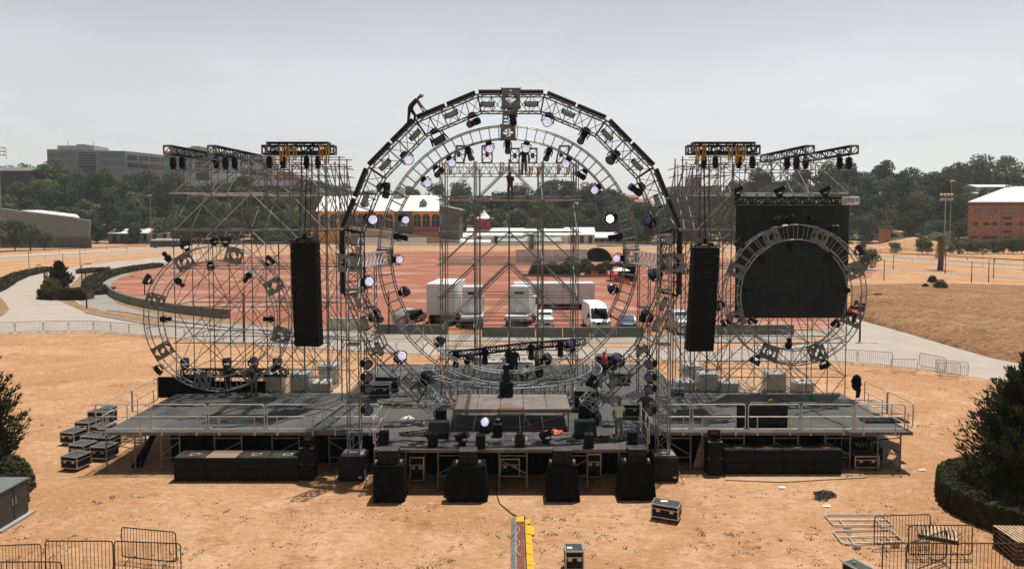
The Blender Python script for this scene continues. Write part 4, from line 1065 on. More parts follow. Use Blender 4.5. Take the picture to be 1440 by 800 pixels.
# ================================================================ line arrays
def line_array(xt, yt, Y, lab, sg):
    top = PY(xt, yt, Y); n = 12; w, h, d = 1.30, .438, .62
    t = thing('line_array', lab, 'speakers', top)
    p = top.copy(); tilt = 0
    mb = MB(); mb.box(top+V((0,.1,.07)), (1.34,.9,.06)); 
    for k in (-.3, .3): mb.box(top+V((k,.1,.16)), (.08,.7,.14))
    mb.tube(top+V((-.2,.1,.2)), top+V((.2,.1,.2)), .05); mb.box(top+V((0,.1,.3)), (.16,.16,.25)); mb.build('rigging_frame', M['black'], t)
    yawM = Matrix.Rotation(R(-5*sg), 3, 'Z'); off = V((0,0,0))
    for i in range(n):
        tl = R(.6+.3*i); Mx = yawM @ Matrix.Rotation(tl, 3, 'X')
        c = p+Mx @ V((0,.12,-h/2))
        mb = MB(); mb.box(c, (w,d,h-.022), Mx, 0); mb.box(c+Mx @ V((0,-d/2-.006,0)), (w-.06,.02,h-.06), Mx, 1)
        for s in (-1, 1): mb.box(c+Mx @ V((s*(w/2+.014),0,0)), (.025,.12,h-.05), Mx, 0)
        mb.build('speaker_cabinet', [M['sub'], M['grille']], t)
        p = p+Mx @ V((0,0,-h))
        p.x += .004 if sg > 0 else -.014
    # cables and chain up to the header truss
    for k, r in ((-.25, .018), (.25, .018), (0, .03)):
        mb = MB(); mb.tube(top+V((k,.1,.3)), V((top.x+k, 36.3, PY(720, 214, 36.4).z)), r, 5); mb.build('hanging_chain', M['black'], t)
line_array(428, 341, 35.6, 'tall black line array of twelve speaker cabinets hanging over the left wing', 1)
line_array(992.5, 348, 35.6, 'tall black line array of twelve speaker cabinets hanging beside the big screen', -1)
# ================================================================ speakers on the ground
def logo(mb, c, s, mi):                  # small orange open outline emblem on a cabinet lid
    x, y, z = c; t = .045*s
    for dx, dy, w, h in ((0,-.13,.34,t),(-.15,0,t,.3),(.04,.13,.42,t),(.2,.03,t,.2)): mb.box((x+dx*s,y+dy*s,z), (w*s if w > t else w, h*s if h > t else h, .006), Matrix.Rotation(.12,3,'Z'), mi)
def sub_row(xpx, ytop_front, ybot, labs, side, bare=None):
    Yf = PZ(720, ybot, 0).y; xs_ = [PY(x, ybot, Yf).x for x in xpx]; h = PY(720, ytop_front, Yf).z/2; d = .98
    for i in range(len(xs_)-1):
        x0, x1 = xs_[i]+.012, xs_[i+1]-.012; w = x1-x0; c = (x0+x1)/2
        for lv in (0, 1):
            z0 = .02+lv*h; z1 = z0+h-.018
            top = 'upper' if lv else 'lower'
            lab = '%s black bass cabinet in the %s row, %s from the left%s' % (top, side, ords[i], ', lid bare plywood' if bare == i and lv else '')
            t = thing('bass_cabinet', lab, 'speaker', (c, Yf, z0), 'bass cabinets stacked along the stage front')
            mb = MB(); mb.span((x0,Yf+.02,z0), (x1,Yf+d,z1)); mb.build('cabinet', M['sub'], t, bevel=.012)
            mb = MB(); mb.span((x0+.03,Yf,z0+.03), (x1-.03,Yf+.018,z1-.03)); 
            mb.build('grille', M['grille'], t)
            for s in (-1, 1):
                mb = MB(); mb.span((c+s*w*.27-.09,Yf-.006,z0+h*.42), (c+s*w*.27+.09,Yf+.0,z0+h*.56)); mb.build('handle', M['black2'], t)
            if lv:
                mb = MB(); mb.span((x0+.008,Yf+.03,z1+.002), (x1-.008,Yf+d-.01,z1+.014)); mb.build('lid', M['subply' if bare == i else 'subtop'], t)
                if bare != i:
                    mb = MB(); logo(mb, (c+.05, Yf+.45, z1+.02), 1.0, 0); mb.build('emblem', M['logo'], t)
sub_row([244,288,332,376,420.5], 644, 677, None, 'left', bare=1)
sub_row([1018.5,1061,1102,1145,1184.5], 633, 668, None, 'right')
def tall_stack(x0p, x1p, yb, yt, side):
    Yf = PZ(720, yb, 0).y; x0, x1 = PY(x0p, yb, Yf).x, PY(x1p, yb, Yf).x; h = PY(720, yt, Yf).z/2
    for lv in (0, 1):
        t = thing('side_speaker', '%s black speaker box of the narrow stack ending the %s bass row' % (('lower','upper')[lv], side), 'speaker', ((x0+x1)/2, Yf, .02+lv*h))
        mb = MB(); mb.span((x0,Yf+.015,.02+lv*h), (x1,Yf+.75,lv*h+h)); mb.build('cabinet', M['sub'], t, bevel=.015)
        mb = MB(); mb.span((x0+.04,Yf-.004,.07+lv*h), (x1-.04,Yf+.012,lv*h+h-.05)); mb.build('grille', M['grille'], t)
        for cx in (x0+.05, x1-.05):
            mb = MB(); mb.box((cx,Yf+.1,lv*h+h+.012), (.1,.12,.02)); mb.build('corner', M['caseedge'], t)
    light('flood', 'front', V(((x0+x1)/2, Yf+.35, 2*h)), Up, 'small black light fixture standing on the narrow %s speaker stack' % side, 'fixtures on the speaker stacks', 'lens_off', .62)
tall_stack(421.5, 440.5, 676, 631, 'left'); tall_stack(996, 1016, 669, 622, 'right')
# black base boxes under the slim truss towers
for side, X0, xa, xb in (('left', XTL, 480, 516), ('right', XTR, 915, 950)):
    t = thing('ballast_box', 'black ballast box under the slim %s lattice tower' % side, 'box', (X0, YT, 0)); s = 1 if side == 'left' else -1
    x0, x1 = PY(xa, 660, YT).x, PY(xb, 660, YT).x
    mb = MB(); mb.span((x0,YT-.62,.04), (x1,YT+.6,1.06)); mb.build('cabinet', M['sub'], t, bevel=.02)
    mb = MB(); mb.span((x0+.1,YT-.45,1.062), (x1-.1,YT+.45,1.11)); mb.build('foot_plate', M['plate'], t)
    mb = MB(); mb.span((x1-.25,YT-.632,.16), (x1-.1,YT-.622,.25)); mb.build('name_plate', M['caseedge'], t)
    for dx in (.1, -.1):
        mb = MB(); mb.tube((x0 if dx > 0 else x1,YT-.5,.5), ((x0 if dx > 0 else x1)+dx*-1.5,YT-.9,.02), .02); mb.build('stabiliser', M['galv'], t)
# draped plinths with front-fill speakers in front of the thrust
for i, (xa, xb, yb, yt, sa, sb, bulge) in enumerate(((525,568,707,655,532,560,0),(633,685,706,656,646,671,1),(769,815,706,655,778,804,0),(870,922,704,653,883,909,0))):
    Yf = PZ(720, yb, 0).y; x0, x1 = PY(xa, yb, Yf).x, PY(xb, yb, Yf).x; zt_ = PY(720, yt, Yf).z
    lab = ['straight box plinth under black cloth at left end of the thrust','plinth under black cloth with loose fabric bulging out on its left','flared plinth under black cloth, right of the yellow cable ramp','flared plinth under black cloth at right end of the thrust'][i]
    n = 40; vs = []; fs = []; lv = [0, .35, .7, .96, 1.0]; d = 1.0
    flare = (.01, .10, .14, .20)[i]; cx, cyy = (x0+x1)/2, Yf+d/2
    for z in lv:
        for k in range(n):
            g = 4*k/n; e = int(g); f = g-e
            cr = [(-1,-1),(1,-1),(1,1),(-1,1)]; a, b = cr[e%4], cr[(e+1)%4]; px_, py_ = a[0]+(b[0]-a[0])*f, a[1]+(b[1]-a[1])*f
            sc = 1-flare*z**1.3; wv = (1-z)*.035*math.sin(k*1.7+i) if z < .9 else 0
            if z == 1.0: sc -= .03
            X_ = cx+px_*((x1-x0)/2*sc+wv); Y_ = cyy+py_*(d/2*sc+wv)
            if bulge and px_ < -.5: X_ -= .32*math.sin(PI*min(1, z*1.05))*(.6+.4*math.cos(k)) if z < .95 else 0
            vs.append((X_, Y_, .015+z*(zt_-.015)))
    for j in range(len(lv)-1):
        for k in range(n): fs.append((j*n+k, j*n+(k+1)%n, (j+1)*n+(k+1)%n, (j+1)*n+k))
    fs.append(tuple(range((len(lv)-1)*n, len(lv)*n)))
    mb = MB(); mb.add(vs, fs); o = mb.build('draped_plinth', M['drape']); tag(o, lab, 'plinth', 'draped plinths in front of the thrust')
    sx0, sx1 = PY(sa, yt, Yf+.3).x, PY(sb, yt, Yf+.3).x
    t = thing('front_fill_speaker', 'pair of small black speakers on %s draped plinth from the left' % ords[i], 'speaker', ((sx0+sx1)/2, Yf+.3, zt_), 'front fill speakers')
    xm = (sx0+sx1)/2
    for a, b in ((sx0, xm-.01), (xm+.01, sx1)):
        for lv_ in (0, 1):
            mb = MB(); mb.span((a,Yf+.22,zt_+.01+lv_*.26), (b,Yf+.75,zt_+.26+lv_*.26)); mb.build('speaker_cabinet', M['sub'], t, bevel=.01)
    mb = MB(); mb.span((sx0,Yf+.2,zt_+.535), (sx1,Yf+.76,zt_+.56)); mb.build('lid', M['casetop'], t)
    for s in (sx0-.14, sx1+.06):
        mb = MB(); mb.span((s,Yf+.3,zt_+.005), (s+.08,Yf+.5,zt_+.10)); mb.build('clamp', M['caseedge'], t)
# stage monitors and small speakers on the deck
def monitor(loc, s, lab, rz=0, tall=False):
    t = thing('stage_monitor', lab, 'speaker', loc, None, rz)
    if tall:
        mb = MB(); mb.box((0,0,.30*s), (.42*s,.4*s,.6*s)); mb.build('cabinet', M['sub'], t, local=True, bevel=.015)
        mb = MB(); mb.box((0,-.205*s,.30*s), (.36*s,.015,.52*s)); mb.build('grille', M['grille'], t, local=True)
        mb = MB(); mb.box((0,0,.615*s), (.16*s,.05,.03)); mb.build('handle', M['black2'], t, local=True)
    else:
        p = [(-.35,-.02),(.05,-.02+.02),(.35,.0),(.22,.5),(-.1,.56),(-.35,.25)]
        p = [(-.38,0),(.38,0),(.38,.18),(.12,.62),(-.30,.62),(-.38,.3)]
        mb = MB(); mb.prism([(-.42*s, -b*s if 0 else b*-1*s, c*s) for b, c in p], (.84*s,0,0)); mb.build('cabinet', M['sub'], t, local=True, bevel=.015)
        mb = MB(); mb.box((0,-.27*s,.40*s), (.72*s,.02,.46*s), Matrix.Rotation(R(-30),3,'X')); mb.build('grille', M['grille'], t, local=True)
monitor(PZ(617,613,DECK), 1.05, 'black speaker wedge at the left corner of the riser'); monitor(PZ(823,613,DECK), 1.1, 'black speaker wedge at the right corner of the riser')
monitor(PZ(620,596,DECK), 1.2, 'black tall speaker behind the left wedge', 0, True); monitor(PZ(822,592,DECK), 1.35, 'black tall speaker behind the right wedge', 0, True)
for x, y, lab in ((540,624,'left end of the thrust edge'),(609,627,'thrust edge below the left foot of the ring'),(676,629,'thrust edge left of the cable ramp'),(828,628,'thrust edge below the right foot of the ring'),(889,624,'thrust edge beside the right guardrail'),(700,613,'floor in front of the riser')):
    monitor(PZ(x,y,DECK), .95, 'small upright black speaker on the '+lab, 0, True)
# ================================================================ flight cases
def case(loc, size, lab, rz=0, wheels=True, name='flight_case', open_=False, group=None, lids=True):
    w, d, h = size; t = thing(name, lab, 'case', loc, group, rz); zb = .12 if wheels else .02
    mb = MB(); mb.box((0,0,zb+h/2), (w-.02,d-.02,h-.02)); mb.build('body', M['case'], t, local=True)
    e = MB(); r = .022
    for sx in (-1,1):
        for sy in (-1,1): e.box((sx*(w/2-r*.6),sy*(d/2-r*.6),zb+h/2), (r*2,r*2,h))
    for sz in (zb+r, zb+h-r, zb+h*.66):
        for s in (-1,1): e.box((0,s*(d/2-r*.6+.002),sz), (w-.05,r*2,r*2 if sz != zb+h*.66 else r*1.3)); e.box((s*(w/2-r*.6+.002),0,sz), (r*2,d-.05,r*2 if sz != zb+h*.66 else r*1.3))
    e.build('edge_trim', M['caseedge'], t, local=True)
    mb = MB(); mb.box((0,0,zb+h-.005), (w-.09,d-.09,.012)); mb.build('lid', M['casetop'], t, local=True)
    for s in (-.25,.25):
        mb = MB(); mb.box((s*w,-d/2-.004,zb+h*.55), (.14,.016,.11)); mb.build('handle', M['caseedge'], t, local=True)
    if wheels:
        for sx in (-1,1):
            for sy in (-1,1):
                mb = MB(); mb.lathe((sx*(w/2-.1)-.02,sy*(d/2-.1),.055), (1,0,0), [(.05,0),(.055,.01),(.055,.03),(.05,.04)], 10); mb.build('caster', M['rubber'], t, local=True)
    return t
o = case(PZ(937,729), (1.02,.62,.52), 'lone black flight case on the dirt in front of the stage, turned at an angle', R(-24))
mb = MB(); mb.box((-.1,.05,.655), (.26,.18,.004), Matrix.Rotation(.4,3,'Z')); mb.build('paper_label', M['paper'], o, local=True)
o = case(V((PZ(808,806).x, PZ(808,806).y+.28, 0)), (.60,.56,.62), 'upright flight case with label at bottom edge, beside the yellow cable ramp', 0)
mb = MB(); mb.box((-.14,-.05,.748), (.17,.12,.004)); mb.build('paper_label', M['paper'], o, local=True)
o = case(PZ(1219,838), (.5,1.4,.7), 'dark flight case cut off by the bottom edge, right of the lying guardrails', R(24))
mb = MB(); mb.box((-.02,.45,.878), (.1,.1,.004)); mb.build('paper_label', M['green_can'], o, local=True)
# cases beside the left wing
k = 0
for x, y, rz, lab in ((101,662,12,'nearest of all'),(111,645,12,'second from the front'),(127,632,10,'third from the front, in the long row'),(98,626,14,'outermost, behind the front pair'),(141,648,8,'right of the nearest one'),(146,634,8,'close beside the deck leg'),(118,611,10,'farther back, in the outer row'),(141,618,10,'farther back, in the inner row')):
    p = PZ(x, y); case(V((p.x, p.y+.35, 0)), (.86,.82,.56), 'black flight case left of the left wing, '+lab, R(-rz), group='flight cases left of the stage')
case(PZ(142,600), (1.1,.6,.8), 'black flight case just behind the guardrail at outer left corner', R(-5)); case(PZ(153,596), (.6,.6,.85), 'narrow black flight case behind the outer left corner guardrail', R(-5))
# cases on and below the stage
for x, y, s, lab, rz in ((606,536,(.72,.6,.6),'small black case on the stage, left of the curved truss',0),(590,541,(1.0,.5,.22),'low flat black case on the stage floor, left of the curved truss',4),(545,549,(1.3,.7,.75),'black case between the left truss towers',0),(535,557,(1.1,.7,.6),'dark case just behind the slim left tower',3),
    (825,576,(1.25,.8,.95),'large square topped black case right of the riser',-8),(852,522,(1.3,.8,.95),'black case behind the curved truss near the red vest worker',0),(884,587,(1.0,.6,.62),'black case behind the man in pale green shirt',-3),(872,540,(1.1,.7,.6),'black case right of the curved truss',5),
    (872,616,(.5,.4,.22),'open small case at the feet of the man in green',8),(885,616,(.42,.4,.36),'small silver edged case beside the right thrust guardrail',4),(953,556,(.6,.5,.4),'small dark case behind the right wing guardrail',0)):
    case(PZ(x, y, DECK), s, lab, R(rz), wheels=s[2] > .5)
for x, y, s, lab in ((583,689,(.62,.5,1.05),'tall case below the thrust, left of the bulging plinth'),(838,684,(.62,.5,1.05),'tall case below the thrust, left of the rightmost plinth'),(717,682,(.85,.6,.8),'case with silver frame below the centre of the thrust'),
    (1213,657,(1.1,.8,.55),'low case below the right wing'),(1208,640,(1.3,.8,.95),'case with white lettering below the right wing'),(1228,640,(1.0,.8,.85),'case behind the lettered one below the right wing')):
    p = PZ(x, y); t = case(V((p.x, p.y+(1.0 if x < 900 else 0), 0)), s, lab, 0)
    if 'lettering' in lab:
        tc_ = bpy.data.curves.new('lettering', 'FONT'); tc_.body = 'VYZ'; tc_.size = .28; tc_.extrude = .003
        to = bpy.data.objects.new('lettering', tc_); COL.objects.link(to); bpy.context.view_layer.update()
        me = bpy.data.meshes.new_from_object(to.evaluated_get(bpy.context.evaluated_depsgraph_get())); bpy.data.objects.remove(to)
        me.materials.clear(); me.materials.append(M['white']); o = bpy.data.objects.new('lettering', me); COL.objects.link(o); o.parent = t; o.location = (-.25,-s[1]/2-.004,.5); o.rotation_euler = (PI/2,0,0)
p = PZ(1244,652); t = thing('wheel_frame', 'grey box frame with a round hole below outer right corner of the stage', 'case', p, None, R(14))
corner_block(V((0,0,.5)), (.95,.8,.95), M['alu_dark'], t, .32); t.children[0].location = (0,0,0)
me = t.children[0].data
for v in me.vertices: v.co += V((p.x, p.y, p.z))
mb = MB(); mb.lathe((0,.1,.5), (0,1,0), [(.33,0),(.36,.05),(.36,.2),(.33,.22)], 14); mb.build('wheel', M['rubber'], t, local=True)
mb = MB(); mb.span((-.46,-.38,.975), (.46,.38,.995)); mb.build('top_plate', M['plate'], t, local=True)
# plywood sheet and timber
a = [(1020,675),(1100,678),(1219,671.5),(1206,660),(1180,660),(1020,662)]
mb = MB(); mb.prism([PZ(x, y, .015) for x, y in a], (0,0,.03)); o = mb.build('plywood_sheet', M['plywood']); tag(o, 'bare plywood sheet lying under the right bass cabinets', 'board')
for i, (x, dx, h) in enumerate(((978,.55,1.4),(983,.5,1.3),(988,.42,1.55),(992,.3,1.2))):
    p = PZ(x, 661); mb = MB(); b = V((p.x, p.y+.4, 0)); q = b+V((dx,.5,h)); 
    mb.add([b, b+V((.16,0,0)), b+V((.16,.05,0)), b+V((0,.05,0)), q, q+V((.16,0,0)), q+V((.16,.05,0)), q+V((0,.05,0))], [(3,2,1,0),(4,5,6,7),(0,1,5,4),(1,2,6,5),(2,3,7,6),(3,0,4,7)])
    o = mb.build('timber_plank', M['wood']); tag(o, 'timber plank leaning under the right stage wing, %s from the left' % ords[i], 'plank', 'leaning timber planks')
for i, (x, dx) in enumerate(((176,.75),(182,.5))):
    p = PZ(x, 664); b = V((p.x, p.y+.6, 0)); q = b+V((dx,.6,1.5)); mb = MB(); mb.tube(b, q, .07, 7); mb.tube(b+V((.2,0,0)), q+V((.15,0,0)), .06, 7)
    o = mb.build('rolled_cloth', M['drape']); tag(o, 'dark rolled cloth leaning below the left wing, %s' % ('the outer one','the inner one')[i], 'cloth')
# black boards and panels on the decks
def board(x0, x1, yb, yt, Y, lab, m='drape', th=.06, name='board'):
    a, b = PY(x0, yb, Y), PY(x1, yt, Y); t = thing(name, lab, 'panel', V(((a.x+b.x)/2, Y, a.z)))
    mb = MB(); mb.span((a.x,Y,a.z), (b.x,Y+th,b.z)); mb.build('face', M[m], t)
    mb = MB(); r = .025
    mb.tube((a.x,Y+th/2,b.z+r), (b.x,Y+th/2,b.z+r), r); mb.tube((a.x-r,Y+th/2,a.z), (a.x-r,Y+th/2,b.z), r); mb.tube((b.x+r,Y+th/2,a.z), (b.x+r,Y+th/2,b.z), r); mb.build('frame', M['black'], t)
board(223, 300, 559, 531, 38.75, 'black panel standing at rear left of the left wing, behind the small ring')
board(300, 372, 552, 537, 38.75, 'lower black panel under the small left ring')
Yb = PZ(720, 601, DECK).y
board(1038, 1052, 601, 570, Yb+.02, 'narrow dark panel standing beside the wide one on right wing', 'case', .18)
board(1054, 1108, 601, 570.5, Yb, 'wide dark case panel standing on edge on the right wing', 'case', .30)
# jacket over the rail post, small things on the right wing
p = PZ(1204, 560, DECK); t = thing('black_jacket', 'black jacket bundled on a stand at the rear outer corner of right wing', 'jacket', p)
mb = MB(); mb.tube((0,0,0), (0,0,.7), .03); mb.build('stand', M['galv'], t, local=True)
mb = MB(); mb.ball((0,0,.85), (.27,.2,.45), 12, 9)
mb.v = [(x*(1+.12*math.sin(z*17+x*9)), y*(1+.2*math.sin(x*21)), z) for x, y, z in mb.v]; mb.box((.1,-.02,.3), (.16,.12,.5), Matrix.Rotation(.2,3,'Y')); mb.build('jacket', M['drape'], t, local=True, smooth=True)
p = PZ(1142, 563, DECK); t = thing('plastic_can', 'small green plastic can on the right wing', 'can', p); mb = MB(); mb.lathe((0,0,0), (0,0,1), [(.13,0),(.14,.03),(.14,.26),(.11,.32),(.06,.34)], 14); mb.build('body', M['green_can'], t, local=True); mb = MB(); mb.lathe((0,0,.34), (0,0,1), [(.05,0),(.05,.05)], 10); mb.build('cap', M['green_can'], t, local=True)
p = PZ(1085, 566, DECK); mb = MB(); mb.lathe(p, (0,0,1), [(.16,0),(.15,.12),(.06,.2)], 12); o = mb.build('cap_bucket', M['strap']); tag(o, 'small yellow pot behind the wide dark panel on right wing', 'pot')
t = thing('stacked_rail', 'stack of pale guardrail frames lying on the right wing near the corner', 'guardrail', PZ(1222,572,DECK))
for i in range(3):
    z = DECK+.05+.06*i; a = PZ(1196+4*i, 562, z); b = PZ(1228+5*i, 581, z); s = V((1.0,-.1,0)); mb = MB(); mb.path([a, b, b+s, a+s], .026, 6, closed=True); mb.tube((a+b)/2, (a+b)/2+s, .022); mb.build('frame', M['rail'], t)
p = PZ(1245, 592, DECK); t = thing('cable_tray', 'black ribbed cable ramp lying at the front corner of right wing', 'cable ramp', p)
for i in range(5): 
    mb = MB(); mb.box((-.9+.42*i,-.0,.04), (.38,.7,.07)); mb.box((-.9+.42*i,0,.085), (.05,.6,.03)); mb.build('module', M['black2'], t, local=True)
# water tanks standing among the scaffold legs
def ibc(loc, lab, h=1.05, s=1.0, rz=0):
    t = thing('water_tank', lab, 'water tank', loc, 'caged water tanks behind the stage', rz)
    mb = MB(); mb.box((0,0,.14+h/2), (1.1*s,.95*s,h)); mb.build('bottle', M['ibc'], t, local=True, bevel=.07)
    mb = MB()
    for k in range(7):
        x = -.58*s+1.16*s*k/6
        for y in (-.5*s,.5*s): mb.tube((x,y,.12), (x,y,.14+h), .012, 5)
    for z in [.2+h*k/4 for k in range(5)]: mb.path([(-.58*s,-.5*s,z), (.58*s,-.5*s,z), (.58*s,.5*s,z), (-.58*s,.5*s,z)], .012, 5, closed=True)
    mb.build('cage', M['rail'], t, local=True)
    mb = MB(); mb.lathe((0,0,.14+h), (0,0,1), [(.12,0),(.12,.05)], 12); mb.build('cap', M['red'], t, local=True)
    mb = MB()
    for x in (-.45,0,.45): mb.box((x*s,0,.06), (.14,.98*s,.1))
    mb.build('pallet_base', M['wood'], t, local=True)
def on(x, y, Y, z=None): p = PY(x, y, Y); return V((p.x, Y, 0))
ZB = PY(720, 551, 41.4).z; ZC = PY(720, 531, 47.6).z
TK = [(386,41.4,'left of the taller one, behind left wing'),(424,41.4,'taller one beside the line array, behind left wing'),(452,41.2,'low one right of the left line array'),(463,43.6,'tall one farthest right behind the left wing'),
      (653,47.6,'under the left half of central scaffold'),(694,47.6,'tall one left of centre under central scaffold'),(737,47.6,'tall one just right of centre under central scaffold'),(676,49.2,'tall one in the second row under central scaffold'),(776,47.6,'under the right half of central scaffold'),(715,49.2,'tall one in the second row behind the middle post'),
      (962,41.4,'low one leftmost behind the right wing'),(972,43.6,'tall one in second row behind the right wing'),(994,41.4,'tall one by the slim tower, right'),(1023,41.2,'low one in front of the screen, left'),(1089,41.4,'tall one under the middle of the screen'),(1128,41.2,'low one with a red cap near the screen edge')]
for x, Y, lab in TK:
    tall = 'tall' in lab; zb = ZC if 600 < x < 820 else ZB
    ibc(V((PY(x, 540, Y).x, Y, zb)), 'pale caged water tank, '+lab, 1.08 if tall else .6, 1.0)
for x0, x1, Y0, Y1, zt_, lab in ((366,484,40.45,44.5,ZB,'left scaffold'),(944,1150,40.45,44.5,ZB,'right scaffold'),(630,802,46.9,49.9,ZC,'central scaffold')):
    t = thing('base_deck', 'low plank deck on short legs inside the foot of the %s' % lab, 'platform', V(((PY(x0,540,Y0).x+PY(x1,540,Y0).x)/2, Y0, 0)))
    xa, xb = PY(x0,540,Y0).x, PY(x1,540,Y0).x
    mb = MB(); mb.span((xa,Y0,zt_-.07), (xb,Y1,zt_-.004)); mb.build('planks', M['wood'], t)
    for x in (xa+.1, (xa+xb)/2, xb-.1):
        for y in (Y0+.1, Y1-.1):
            mb = MB(); mb.tube((x,y,0), (x,y,zt_-.07), .04); mb.build('leg', M['galv'], t)
# cable heaps, cords, litter
def coil(c, n, r, lab, m='cable', name='cable_coil', th=.022):
    mb = MB(); pts = []
    for i in range(n*14):
        g = i*2*PI/14; rr = r*(.55+.4*random.random()); pts.append(V((c.x+rr*math.cos(g)*1.4+.1*math.sin(i*.31), c.y+rr*math.sin(g)+.1*math.cos(i*.23), c.z+.03+.10*random.random()*(1-i/(n*20)))))
    mb.path(pts, th, 5); o = mb.build(name, M[m]); tag(o, lab, 'cable'); return o
coil(PZ(1160,696), 10, .28, 'heap of black cable on the dirt in front of the right wing'); coil(PZ(1155,702), 4, .2, 'small dark brown cable heap nearest the right bass row', 'rust')
coil(PZ(598,610,DECK), 9, .38, 'heap of black cable at the left foot of the largest ring'); coil(PZ(575,611,DECK), 6, .30, 'flatter black cable coil left of the cable heap')
coil(PZ(845,618,DECK), 4, .3, 'loose black cable at the right side of the thrust'); coil(PZ(345,553,DECK), 4, .35, 'loose cable by the worker in orange helmet')
coil(PZ(779,609,DECK), 8, .25, 'heap of orange cord in front of the riser', 'cable_or', 'extension_cord', .035)
mb = MB(); P = [PY(600,440,39.0), PY(617,500,38), PY(627,548,36), PY(640,580,RY0-.1), PZ(655,590,DECK)]
mb.path([V(p) for p in P], .018, 5); o = mb.build('rope', M['cable_or']); tag(o, 'thin orange rope hanging down onto the stage left of the riser', 'rope')
mb = MB(); mb.path([PY(692,580,RY0-.04), PY(703,573,RY0-.04), PY(735,573,RY0-.04), PY(740,590,RY0-.05), PZ(748,604,DECK)+V((0,0,.03)), PZ(775,609,DECK)+V((0,0,.03)), PZ(800,610,DECK)+V((0,0,.03))], .025, 5); o = mb.build('extension_cord', M['cable_or']); tag(o, 'orange cord draped over the front edge of the riser', 'cord')
for i, (x, y, z, lab) in enumerate(((1163,712,0,'dirt below the cable heap'),(1297,661,0,'dirt right of the stage corner'),(1263,648,0,'dirt beside the outer right leg'),(1100,686,0,'dirt in front of the right bass row'))):
    p = PZ(x, y, z); mb = MB(); n = 7; mb.prism([p+V((.16*math.cos(2*PI*k/n)*(1+.3*math.sin(k*2)), .13*math.sin(2*PI*k/n), .01+.02*(k%2))) for k in range(n)], (0,0,.02)); o = mb.build('paper_scrap', M['paper']); tag(o, 'white scrap lying on the '+lab, 'litter')
p = PZ(573,594,DECK); mb = MB(); mb.ball(p+V((0,0,.15)), (.35,.2,.16), 12, 8, Matrix.Rotation(.4,3,'Z')); mb.v = [(x+.04*math.sin(y*19), y, z+.03*math.sin(x*23)) for x, y, z in mb.v]; o = mb.build('plastic_bag', M['white'], smooth=True); tag(o, 'crumpled white bag beside the cables on the left of the thrust', 'bag')
for i, (pts, lab) in enumerate((([(250,590),(300,583),(345,574),(400,571),(470,577)],'thin black cable snaking across the left wing deck'),([(300,601),(380,596),(430,585),(500,562)],'thin black cable near the front edge of left wing'),([(985,598),(1040,590),(1100,588),(1180,570)],'thin black cable snaking across the right wing deck'),([(1095,560),(1150,580),(1190,602),(1195,612)],'black cable crossing the right wing to its front edge'),([(545,622),(575,618),(600,622),(640,619),(690,622)],'black cable along the left front of the thrust'),([(780,620),(810,613),(850,622),(880,610)],'black cable along the right front of the thrust'),([(520,560),(560,566),(600,560),(630,566)],'black cable on the deck left of the riser'))):
    P = [PZ(x, y, DECK+.02) for x, y in pts]; Q = []
    for a, b in zip(P[:-1], P[1:]):
        for k in range(6): f = k/6; Q.append(a.lerp(b, f)+V((.12*math.sin(6.28*f+i), .10*math.sin(6.28*f*1.5+i*2), 0))*(1 if k else 0))
    mb = MB(); mb.path(Q+[P[-1]], .02, 5); o = mb.build('stage_cable', M['cable']); tag(o, lab, 'cable')
# ================================================================ crowd barriers
def barrier_proto(Lb, m, hb=1.1, nbars=17):
    t = thing('crowd_barrier', 'p', 'barrier'); r = .10; mb = MB(); pts = []
    for cx, cz, a0 in ((Lb/2-r, .24, -90), (Lb/2-r, hb-r, 0), (-Lb/2+r, hb-r, 90), (-Lb/2+r, .24, 180)):
        for k in range(4): g = R(a0+30*k); pts.append((cx+r*math.cos(g), 0, cz+r*math.sin(g)))
    mb.path(pts, .021, 6, closed=True); mb.build('frame', M[m], t, local=True)
    mb = MB()
    for k in range(1, nbars+1): x = -Lb/2+Lb*k/(nbars+1); mb.tube((x,0,.14), (x,0,hb), .009, 5)
    mb.build('bars', M[m], t, local=True)
    for s in (-1, 1):
        mb = MB(); x = s*(Lb/2-.35); mb.path([(x,-.32,.01), (x,-.25,.05), (x,0,.13), (x,.25,.05), (x,.32,.01)], .018, 5); mb.build('foot', M[m], t, local=True)
        mb = MB(); mb.path([(s*Lb/2,0,.75), (s*(Lb/2+.06),0,.75), (s*(Lb/2+.06),0,.85)], .011, 5); mb.build('hook', M[m], t, local=True)
    return t
BPR = {}
def barrier(a, b, lab, m='rail', group=None, hb=1.1, tilt=0):
    a, b = V(a), V(b); Lb = (b-a).length; key = m
    if key not in BPR: BPR[key] = barrier_proto(2.3, m); o = BPR[key]
    else: o = copy_tree(BPR[key])
    d = b-a; rot = Matrix.Rotation(math.atan2(d.y, d.x), 3, 'Z') @ Matrix.Rotation(tilt, 3, 'X')
    place(o, (a+b)/2, rot, lab, group); o.scale = (Lb/2.3, 1, hb/1.1)
NF = 'worn crowd barriers in the foreground'
for a, b, h, lab in (((-22,818),(59,814),1.15,'crowd barrier at the lower left, partly cut by the left edge'),((65,812),(160,812),1.2,'crowd barrier second from the left edge at lower left'),((162,812),(255,816),1.2,'crowd barrier right end of the lower left row'),((172,788),(248,796),1.15,'tilted crowd barrier leaning behind the lower left row'),((-50,842),(88,842),1.15,'nearest crowd barrier, lower left corner')):
    barrier(PZ(*a), PZ(*b), lab, 'rust', NF, h, .0)
